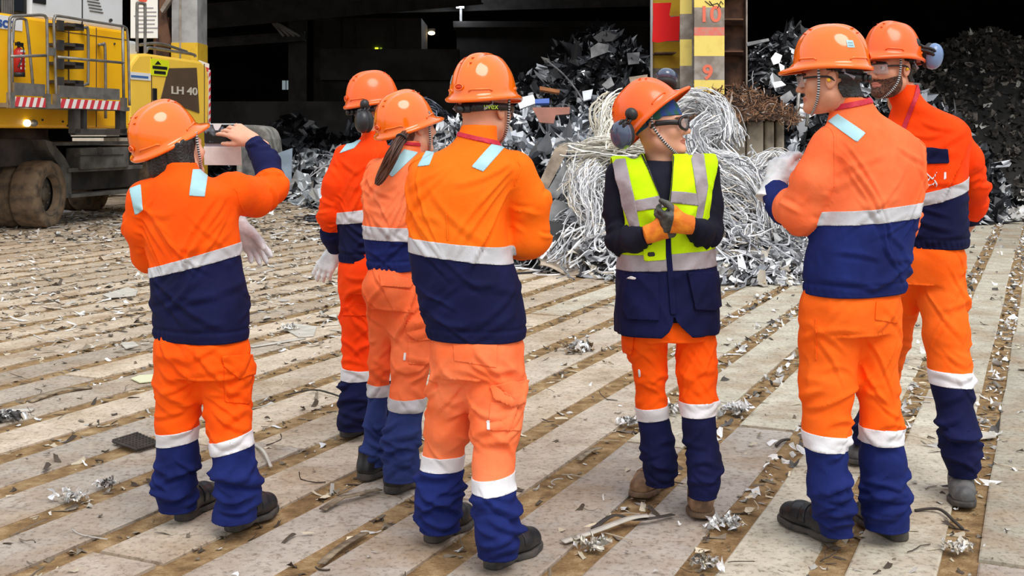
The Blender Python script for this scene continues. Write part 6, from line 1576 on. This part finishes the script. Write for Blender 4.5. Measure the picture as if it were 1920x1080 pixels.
# ---------------------------------------------------------------- photographer at the left
person(dict(Y=4.42, yaw=28, seed=100, label='person in orange and navy workwear raising a smartphone to take a photo', up=M_OR, low=M_NAVY, tup=M_OR, tlow=M_NAVYM, skin=M_SKIN_FAIR, group='visitors in orange workwear',
    torso=[(635, 377, 86, .13), (622, 377, 92, .14), (560, 374, 93, .145), (490, 366, 87, .14), (430, 358, 92, .14), (385, 351, 97, .135), (355, 346, 96, .12), (340, 342, 76, .105), (328, 339, 50, .085), (318, 337, 39, .07), (308, 335, 35, .064), (302, 335, 34, .062)],
    arms=[[(272, 374, 0, 38), (266, 425, .03, 34), (282, 478, .12, 34), (360, 462, .26, 30), (438, 428, .32, 24)], [(436, 362, 0, 44), (478, 372, .12, 36), (510, 352, .22, 31), (500, 305, .30, 25), (474, 266, .36, 20)]],
    cuffs=[.8, .60], band=[(279, 503, 521), (450, 454, 477)],
    pelvis=[(616, 378, 76, .115), (650, 380, 88, .14), (700, 384, 84, .13)],
    legs=[[(340, 655, 0, 52), (338, 720, .02, 48), (332, 790, .04, 41), (334, 850, .06, 38), (327, 905, .08, 41), (332, 940, .09, 36), (334, 955, .09, 33)], [(418, 655, 0, 52), (424, 720, -.01, 49), (428, 780, -.03, 43), (434, 830, -.04, 40), (441, 885, -.04, 41), (448, 915, -.03, 43), (440, 965, -.03, 40), (434, 984, -.03, 38)]],
    knee=[(291, 810, 836, 372, 797, 822), (394, 827, 853, 471, 806, 833)],
    neck=(340, 320, .02), head=(332, 280, .05), hang=(38, 12), face=False, hw=.95,
    helmet=dict(ang=(46, 27), at=(314, 267, .05), m=M_HELM, bb=True),
    hands=[dict(w=(452, 428, .33), d=(.60, -.05, -.78), b=(.1, 1, .1), s=1, glove='white', curl=[(.15, .2, .2), (.2, .3, .2), (.25, .3, .2), (.3, .4, .3)], thumb=(.35, .2), cuff=(.055, .045), sc=1.02), dict(w=(474, 264, .36), d=(-.80, .10, .42), b=(.45, -.85, .30), s=-1, sc=.95, curl=[(.25, .3, .2), (.45, .5, .3), (.5, .6, .3), (.6, .6, .4)], thumb=(.55, .2), arm=.05)],
    feet=[[(330, 984), (408, 932), 'black'], [(420, 1004), (520, 952), 'black']],
    jdecals=[D_('shoulder_patch', [(243, 354), (264, 346), (268, 394), (254, 404)], M_PATCH), D_('shoulder_patch', [(361, 318), (391, 318), (384, 369), (355, 367)], M_PATCH)],
    tdecals=[D_('pocket', [(420, 690), (472, 694), (468, 758), (421, 754)], M_OR, off=.004, th=.004, arm=False), D_('pocket_flap', [(416, 667), (475, 664), (482, 701), (446, 709), (419, 688)], M_OR, off=.010, th=.008, arm=False)],
    extra=[hair_bob]))
# ---------------------------------------------------------------- visitor with earmuffs, farthest of the left trio
person(dict(Y=5.75, yaw=38, seed=200, label='person in orange workwear with black earmuffs, white gloves dangling from one hand', up=M_RED, low=M_NAVY, tup=M_RED, tlow=M_NAVY, group='visitors in orange workwear',
    torso=[(490, 682, 44, .12), (475, 682, 46, .125), (430, 684, 44, .13), (380, 684, 44, .13), (320, 682, 46, .125), (288, 685, 46, .115), (272, 692, 34, .095), (260, 698, 24, .075), (250, 702, 21, .062), (244, 703, 20, .06)],
    arms=[[(648, 292, -.02, 24), (630, 345, -.03, 25), (621, 402, .0, 25), (624, 440, .07, 23), (631, 468, .13, 18)], [(724, 292, .1, 22), (728, 360, .15, 20), (725, 410, .2, 20), (715, 440, .3, 18)]],
    cuffs=[.70, .75], band=[(648, 396, 418), (685, 391, 414)],
    pelvis=[(470, 688, 42, .108), (500, 690, 52, .14), (545, 690, 50, .13)],
    legs=[[(670, 510, 0, 36), (672, 600, 0, 34), (668, 690, -.02, 28), (665, 740, -.02, 29), (662, 790, -.02, 30), (664, 806, -.02, 27)], [(708, 510, .05, 34), (712, 600, .06, 32), (714, 690, .08, 28), (714, 785, .1, 27), (714, 800, .1, 26)]],
    knee=[(640, 687, 711, 695, 693, 712), (690, 689, 710, 745, 689, 710)],
    neck=(702, 252, .03), head=(702, 208, .05), hang=(62, 2), face=False, hairline=-.03,
    helmet=dict(ang=(62, 8), m=M_HELM2, muffs=[((684, 228, -.09), (-.75, -.62, 0), (684, 196, -.08), M_MUFFD), ((734, 226, .18), (.75, .62, 0), (736, 196, .16), M_MUFFD)]),
    hands=[dict(w=(631, 470, .13), d=(-.55, -.05, -.80), b=(-.25, -.95, .15), s=1, glove='white', curl=[(.3, .3, .3), (.35, .35, .3), (.4, .4, .3), (.45, .5, .3)], thumb=(.2, .2), cuff=(.06, .055), sc=1.12), dict(w=(712, 442, .31), d=(-.5, .7, -.4), b=(.6, .2, .7), s=-1)],
    feet=[[(648, 820), (706, 800), 'black'], [(705, 806), (760, 786), 'black']],
    jdecals=[D_('shoulder_patch', [(636, 288), (652, 268), (678, 262), (664, 278)], M_PATCH)],
    tdecals=[D_('pocket_flap', [(642, 576), (668, 568), (692, 572), (692, 592), (643, 592)], M_RED, off=.007, th=.006)]))
# ---------------------------------------------------------------- visitor with the ponytail
person(dict(Y=4.98, yaw=24, seed=300, label='person with a long brown ponytail in faded orange workwear', up=M_SALL, low=M_NAVYM, tup=M_SAL, tlow=M_NAVYF, tape=M_SILV, ktape=M_SILV, skin=M_SKIN_FAIR, group='visitors in orange workwear',
    torso=[(506, 742, 48, .125), (492, 740, 52, .13), (470, 739, 52, .125), (445, 740, 57, .13), (400, 739, 56, .13), (350, 740, 57, .125), (318, 748, 58, .115), (300, 755, 46, .10), (285, 761, 30, .078), (274, 764, 26, .066), (262, 766, 25, .062)],
    arms=[[(708, 318, .05, 24), (704, 390, .12, 23), (714, 430, .2, 22), (760, 420, .36, 20)], [(798, 318, .0, 26), (804, 390, .08, 25), (798, 440, .16, 22), (760, 430, .34, 19)]],
    cuffs=[.8, .8], band=[(682, 421, 446), (765, 424, 448)],
    pelvis=[(488, 742, 44, .115), (520, 739, 52, .15), (545, 738, 54, .15), (575, 742, 48, .12)],
    legs=[[(716, 545, 0, 37), (718, 600, .03, 29), (713, 680, .07, 24), (709, 735, .1, 21), (703, 790, .11, 22), (701, 840, .12, 23), (702, 878, .12, 19)], [(760, 545, 0, 44), (772, 610, -.02, 42), (769, 680, -.05, 37), (763, 750, -.07, 34), (754, 820, -.08, 35), (752, 875, -.08, 34), (752, 905, -.08, 32)]],
    knee=[(688, 719, 741, 729, 720, 742), (728, 744, 766, 798, 744, 769)],
    neck=(764, 282, .03), head=(772, 236, .05), hang=(52, 4), face=False, hairline=-.035, hair=M_HAIRB, hw=.93,
    helmet=dict(ang=(52, 18), m=M_HELM, at=(763, 240, .04)),
    hands=[dict(w=(758, 421, .37), d=(.6, .6, -.1), b=(0, .3, 1), s=1), dict(w=(760, 431, .35), d=(-.7, .5, -.1), b=(0, .3, 1), s=-1)],
    feet=[[(690, 897), (745, 878), 'black'], [(728, 926), (806, 896), 'black']],
    jdecals=[D_('shoulder_patch', [(724, 324), (758, 280), (784, 286), (736, 332)], M_PATCH)],
    tdecals=[D_('back_pocket', [(714, 536), (780, 547), (778, 588), (738, 583)], M_SAL, off=.003, th=.003), D_('pocket_flap', [(711, 514), (779, 524), (768, 540), (714, 536)], M_SAL, off=.008, th=.006), D_('thigh_pocket', [(766, 636), (812, 638), (808, 682), (766, 684)], M_SAL, off=.004, th=.004), D_('pocket_flap', [(763, 602), (815, 605), (815, 636), (784, 639), (764, 627)], M_SAL, off=.009, th=.007), D_('pocket_tag', [(758, 662), (762, 661), (761, 676), (757, 676)], M_WHITE, off=.006, th=.003)],
    lany=((738, 266), (776, 270), .007), extra=[ponytail]))
# ---------------------------------------------------------------- tall visitor in the middle, seen from behind
person(dict(Y=4.15, yaw=15, seed=400, label='tall person seen from behind in bright orange jacket and faded orange trousers', up=M_ORB, low=M_NAVY, tup=M_SALL, tlow=M_NAVYM, group='visitors in orange workwear',
    torso=[(634, 893, 90, .135), (618, 893, 96, .142), (570, 885, 98, .148), (520, 873, 100, .148), (470, 861, 95, .146), (400, 856, 93, .146), (345, 862, 100, .14), (312, 872, 100, .125), (292, 880, 80, .108), (276, 888, 54, .09), (262, 893, 42, .076), (242, 898, 37, .068), (232, 899, 36, .066)],
    arms=[[(802, 320, .06, 38), (800, 400, .14, 34), (812, 460, .22, 32), (850, 450, .4, 27)], [(962, 322, .0, 44), (990, 380, .03, 41), (992, 444, .06, 40), (978, 452, .18, 36), (958, 455, .32, 30)]],
    cuffs=[.85, None], band=[(765, 443, 470), (953, 460, 492)],
    pelvis=[(616, 893, 80, .12), (650, 897, 86, .145), (700, 898, 82, .135)],
    legs=[[(860, 660, 0, 52), (847, 735, .04, 46), (839, 800, .08, 44), (831, 855, .11, 38), (824, 915, .13, 44), (822, 950, .13, 44), (826, 984, .13, 40)], [(928, 660, 0, 55), (930, 740, -.04, 54), (930, 800, -.07, 48), (925, 870, -.1, 39), (925, 910, -.12, 38), (931, 960, -.13, 43), (933, 1005, -.13, 43), (933, 1038, -.13, 40)]],
    knee=[(793, 850, 878, 867, 849, 877), (889, 896, 922, 962, 886, 916)],
    neck=(896, 256, .02), head=(908, 204, .05), hang=(36, 0), face=False, hairline=.0, hair=M_HAIRB,
    helmet=dict(ang=(36, 3), m=M_HELM, sticker=[(-2.2, .30, .026, .028, M_PATCH)]), glasses='clear',
    hands=[dict(w=(852, 450, .41), d=(.6, .6, -.1), b=(0, .3, 1), s=1), dict(w=(956, 455, .33), d=(-.7, .5, -.1), b=(0, .3, 1), s=-1)],
    feet=[[(800, 1022), (884, 975), 'black'], [(905, 1074), (1015, 1020), 'black']],
    jdecals=[D_('shoulder_patch', [(884, 313), (925, 266), (950, 272), (906, 322)], M_PATCH), D_('shoulder_patch', [(783, 313), (802, 278), (819, 274), (805, 310)], M_PATCH), LINE('back_seam', [(838, 300), (836, 380), (840, 450)], 1.3, M_ORB, off=.003, th=.003)],
    tdecals=[D_('back_pocket', [(849, 630), (932, 636), (931, 690), (852, 676)], M_SALL, off=.003, th=.003), D_('thigh_pocket', [(920, 754), (983, 754), (976, 808), (915, 806)], M_SALL, off=.004, th=.004), D_('pocket_flap', [(919, 722), (988, 712), (990, 752), (957, 760), (926, 747)], M_SALL, off=.011, th=.008), D_('pocket_tag', [(913, 787), (919, 787), (919, 806), (914, 806)], M_WHITE, off=.006, th=.003)],
    lany=((862, 252), (930, 268), .008), extra=[strap_text]))
# ---------------------------------------------------------------- guide in the yellow vest
person(dict(Y=4.60, yaw=171, seed=500, lw=.6, hair=M_HAIRB, hemz=.10, label='person in a yellow high-visibility vest clasping orange-gloved hands', up=M_KNIT, low=M_NAVY, tup=M_OR, tlow=M_NAVY, skin=M_SKIN_FAIR, vest=True, gather=False,
    torso=[(600, 1251, 84, .125), (560, 1250, 82, .128), (505, 1249, 80, .125), (455, 1248, 77, .122), (400, 1245, 79, .125), (355, 1243, 82, .12), (325, 1243, 78, .105), (312, 1242, 54, .085), (304, 1240, 38, .072), (299, 1240, 33, .066)],
    arms=[[(1162, 328, .0, 30), (1160, 390, .0, 30), (1166, 448, -.03, 30), (1192, 450, -.13, 24), (1216, 440, -.20, 18)], [(1322, 322, .0, 30), (1326, 385, .0, 30), (1328, 436, -.03, 29), (1312, 434, -.13, 24), (1292, 421, -.20, 18)]],
    cuffs=[None, None],
    crotch=.010,
    pelvis=[(590, 1253, 74, .12), (610, 1256, 82, .135), (634, 1258, 78, .125)],
    legs=[[(1212, 640, .0, 43), (1219, 700, .02, 32), (1222, 760, .04, 30), (1227, 800, .06, 30), (1233, 840, .07, 32), (1238, 870, .08, 32), (1237, 895, .08, 29)], [(1305, 640, 0, 41), (1307, 700, -.02, 38), (1310, 755, -.04, 35), (1311, 800, -.06, 32), (1319, 860, -.07, 33), (1321, 895, -.08, 32), (1315, 922, -.08, 28)]],
    knee=[(1192, 763, 788, 1250, 757, 782), (1277, 752, 778, 1343, 748, 775)],
    neck=(1240, 300, .02), head=(1235, 234, .0), hang=(106, 5), hw=.92, gaze=.0,
    helmet=dict(ang=(106, 45), at=(1226, 221, .0), m=M_HELM2, strap=.97, sback=.045, muffs=[((1168, 252, -.12), (-.55, -.80, -.15), (1184, 214, -.125), M_MUFFB), ((1250, 151, .12), (.1, .3, .95), (1256, 176, .125), M_MUFFB)]), glasses='goggle',
    hands=[dict(w=(1219, 438, -.215), d=(.90, -.06, .26), b=(.05, -.80, -.55), s=-1, glove='orange', sc=.98, curl=[(.7, .8, .5), (.85, .9, .5), (1., 1., .5), (1.1, 1., .6)], thumb=(.6, .4), cuff=(.02, .034)), dict(w=(1289, 421, -.235), d=(-.90, -.10, .10), b=(-.05, -.85, -.45), s=1, glove='orange', sc=.98, curl=[(.9, .7, .4), (1.0, .7, .4), (1.1, .8, .5), (1.1, .9, .6)], thumb=(.7, .3), cuff=(.02, .034))],
    feet=[[(1252, 900), (1186, 940), 'tan'], [(1310, 925), (1318, 986), 'tan']],
    tdecals=[D_('pocket_flap', [(1146, 634), (1166, 616), (1190, 629), (1186, 664), (1170, 658)], M_OR, off=.014, th=.012, label='open orange thigh pocket'), D_('pocket_tag', [(1197, 692), (1201, 692), (1202, 706), (1199, 707)], M_WHITE, off=.005, th=.003)],
    extra=[vest, bandana]))
# ---------------------------------------------------------------- man at the right seen from behind
person(dict(Y=4.28, yaw=-32, seed=600, label='person in a washed-out salmon jacket over a navy hem, seen from behind at the right', up=M_SAL, low=M_NAVYM, tup=M_ORL, tlow=M_NAVYM, group='visitors in orange workwear',
    torso=[(549, 1603, 95, .142), (534, 1604, 100, .15), (480, 1610, 103, .152), (420, 1624, 100, .15), (370, 1634, 98, .15), (320, 1638, 98, .145), (275, 1636, 96, .13), (245, 1626, 82, .112), (225, 1612, 62, .094), (208, 1602, 46, .08), (192, 1597, 39, .07), (182, 1595, 37, .067)],
    arms=[[(1558, 275, -.06, 42), (1528, 340, -.06, 43), (1502, 398, -.03, 41), (1470, 385, .08, 33), (1450, 352, .15, 26)], [(1704, 285, .1, 33), (1698, 370, .2, 31), (1690, 420, .28, 32), (1640, 405, .42, 27)]],
    cuffs=[.74, .8], band=[(1545, 393, 418), (1731, 378, 405)],
    pelvis=[(530, 1600, 84, .125), (570, 1597, 94, .15), (620, 1598, 88, .14)],
    legs=[[(1558, 575, -.02, 58), (1555, 640, -.02, 57), (1551, 720, -.03, 53), (1548, 800, -.04, 44), (1550, 850, -.05, 39), (1552, 905, -.05, 40), (1562, 950, -.05, 40), (1570, 988, -.05, 32)], [(1640, 575, .0, 48), (1646, 640, .0, 42), (1645, 720, .01, 39), (1652, 800, .01, 40), (1656, 860, .02, 43), (1657, 925, .02, 46), (1662, 965, .02, 43), (1664, 985, .02, 40)]],
    knee=[(1504, 806, 836, 1590, 813, 842), (1613, 797, 826, 1695, 800, 830)],
    neck=(1592, 205, .0), head=(1556, 148, .0), hang=(-72, -2), hairline=-.03,
    helmet=dict(ang=(-72, 0), m=M_HELM, sticker=[(math.pi+.62, .36, .030, .026, M_PATCH)], strap=1.), glasses='clear',
    hands=[dict(w=(1449, 350, .15), d=(.30, .25, .75), b=(-.75, -.62, .25), s=1, glove='white', curl=[(.4, .5, .4), (.5, .6, .4), (.6, .6, .4), (.6, .7, .4)], cuff=(.055, .052), sc=1.12), dict(w=(1638, 404, .43), d=(-.8, .5, .1), b=(0, .6, .8), s=-1)],
    feet=[[(1588, 1028), (1448, 966), 'black'], [(1700, 1020), (1604, 968), 'black']],
    jdecals=[D_('shoulder_patch', [(1553, 228), (1571, 214), (1623, 250), (1607, 267)], M_PATCH), LINE('back_seam', [(1664, 290), (1668, 350), (1664, 385)], 1.3, M_SAL, off=.003, th=.003), LINE('back_seam', [(1663, 418), (1664, 480), (1658, 530)], 1.3, M_NAVYF, off=.003, th=.003)],
    tdecals=[D_('back_pocket', [(1642, 566), (1684, 560), (1682, 606), (1640, 600)], M_ORL, off=.004, th=.004), LINE('side_seam', [(1530, 560), (1530, 680), (1534, 800)], 1.3, M_ORL, off=.003, th=.003)],
    lany=((1550, 205), (1625, 190), .010), extra=[earplug]))
# ---------------------------------------------------------------- bearded man
def logo(root, c):
    sj, dc = c['sj'], c['decal']
    dc(sj, 'chest_logo', [(1735, 322), (1742, 330), (1748, 336), (1753, 330), (1756, 323)], M_WHITE, line=1.3, off=.004)
    dc(sj, 'chest_logo', [(1744, 334), (1737, 342), (1741, 348), (1750, 346), (1754, 340)], M_WHITE, line=1.3, off=.004)
    dc(sj, 'chest_logo', [(1752, 338), (1757, 346), (1754, 351)], M_WHITE, line=1.3, off=.004)
person(dict(Y=5.0, yaw=-150, seed=700, hemz=.10, label='person in orange jacket with navy chest pocket, half hidden behind the salmon jacket', up=M_RED, low=M_NAVY, tup=M_ORL, tlow=M_NAVY, group='visitors in orange workwear',
    torso=[(464, 1752, 60, .135), (448, 1750, 65, .14), (400, 1748, 64, .145), (350, 1746, 66, .148), (300, 1744, 68, .145), (258, 1743, 72, .13), (236, 1738, 70, .118), (218, 1730, 58, .102), (203, 1716, 43, .09), (190, 1703, 35, .08), (172, 1694, 31, .074), (158, 1690, 30, .07)],
    arms=[[(1688, 240, .1, 30), (1680, 320, .15, 28), (1684, 380, .15, 27), (1700, 420, .02, 22)], [(1780, 248, .02, 33), (1812, 300, .08, 31), (1826, 352, .14, 27), (1826, 385, .22, 25), (1818, 412, .30, 20)]],
    cuffs=[.85, .90], band=[(1734, 354, 377), (1801, 334, 356)],
    pelvis=[(448, 1748, 52, .12), (480, 1745, 64, .145), (530, 1738, 62, .135)],
    legs=[[(1708, 500, .04, 40), (1688, 570, .12, 36), (1672, 640, .2, 34), (1656, 700, .27, 31), (1645, 745, .3, 29), (1628, 805, .31, 28), (1620, 845, .31, 26)], [(1762, 490, 0, 48), (1767, 560, -.05, 44), (1774, 630, -.1, 43), (1781, 690, -.14, 39), (1786, 725, -.16, 38), (1796, 800, -.19, 36), (1802, 845, -.2, 36), (1806, 882, -.2, 27)]],
    knee=[(1620, 722, 745, 1690, 726, 749), (1742, 692, 718, 1823, 695, 722)],
    neck=(1694, 190, .02), head=(1670, 128, -.02), hang=(-120, 0), beard=True, hairline=-.02, gaze=.1,
    helmet=dict(ang=(-120, 4), m=M_HELM2, strap=1., muffs=[((1746, 105, -.02), (.60, -.76, -.18), (1716, 82, -.06), M_MUFF), ((1640, 120, .35), (-.6, .8, 0), (1655, 90, .2), M_MUFF)]), glasses='clear',
    hands=[dict(w=(1702, 424, .01), d=(.4, -.3, -.8), b=(.2, -.9, .2), s=-1), dict(w=(1817, 414, .31), d=(-.5, .4, -.6), b=(.5, .8, 0), s=1)],
    feet=[[(1800, 925), (1806, 946), 'grey'], [(1632, 852), (1606, 868), 'grey']],
    jdecals=[D_('shoulder_patch', [(1744, 172), (1772, 176), (1778, 186), (1748, 184)], M_PATCH), D_('chest_pocket', [(1719, 276), (1777, 280), (1779, 306), (1724, 308)], M_NAVY, off=.007, th=.006, label='navy chest pocket flap'), D_('white_tag', [(1770, 322), (1774, 322), (1774, 337), (1770, 337)], M_WHITE), LINE('lanyard', [(1722, 160), (1716, 185), (1703, 220), (1694, 245)], 4., M_LANY, off=.006, th=.004, label='red lanyard')],
    extra=[logo, earplug]))
# ---------------------------------------------------------------- the phone
ph = empty('smartphone', P(417, 270, 4.86), 'black smartphone in an open white flip case held up by the photographer', 'phone')
R = frame(8, 6)
def PH(x, y, z): return P(417, 251, 4.86)+R@np.array([x, y, z])
mb = MB(); mb.box(PH(0, 0, 0), (.158, .009, .078), R); o = mb.build('phone_body', M_BLACK, ph, bevel=.003)
mb = MB(); mb.box(PH(-.004, -.0052, 0), (.140, .0012, .070), R)
def screen():
    m, nt, b = nodes('phone_screen')
    tc = N(nt, 'ShaderNodeTexCoord'); n = N(nt, 'ShaderNodeTexNoise', Scale=22., Detail=6.); nt.links.new(tc.outputs['Object'], n.inputs['Vector'])
    r = N(nt, 'ShaderNodeValToRGB'); r.color_ramp.elements[0].position = .48; r.color_ramp.elements[1].position = .75
    r.color_ramp.elements[0].color = (.004, .004, .006, 1); r.color_ramp.elements[1].color = (.22, .24, .28, 1)
    nt.links.new(n.outputs['Fac'], r.inputs['Fac']); nt.links.new(r.outputs['Color'], b.inputs['Base Color']); nt.links.new(r.outputs['Color'], b.inputs['Emission Color'])
    b.inputs['Emission Strength'].default_value = .5; b.inputs['Roughness'].default_value = .1; return m
mb.build('screen', screen(), o)
mb = MB(); mb.box(PH(0, .006, 0), (.162, .004, .084), R); mb.build('back_cover', M_WHITE, ph, bevel=.002)
mb = MB(); mb.box(PH(0, .004, -.047), (.160, .004, .014), R); mb.build('case_hinge', M_GREYP, ph, bevel=.001)
mb = MB(); mb.box(PH(-.003, .0, -.092), (.162, .004, .078), R); mb.build('flap', mat('case_cream', lin((232, 222, 216)), .6, var=.08, scale=30), ph, bevel=.002, label='pale folded-down case flap')
mb = MB(); mb.prism([PH(x, 0, z) for x, z in ((-.036, .044), (.004, .044), (-.006, .026), (-.014, .016), (-.026, .016), (-.032, .028))], R@np.array([0, -.007, 0]), R@np.array([0, -.010, 0])); mb.build('closing_tab', M_WHITE, ph)
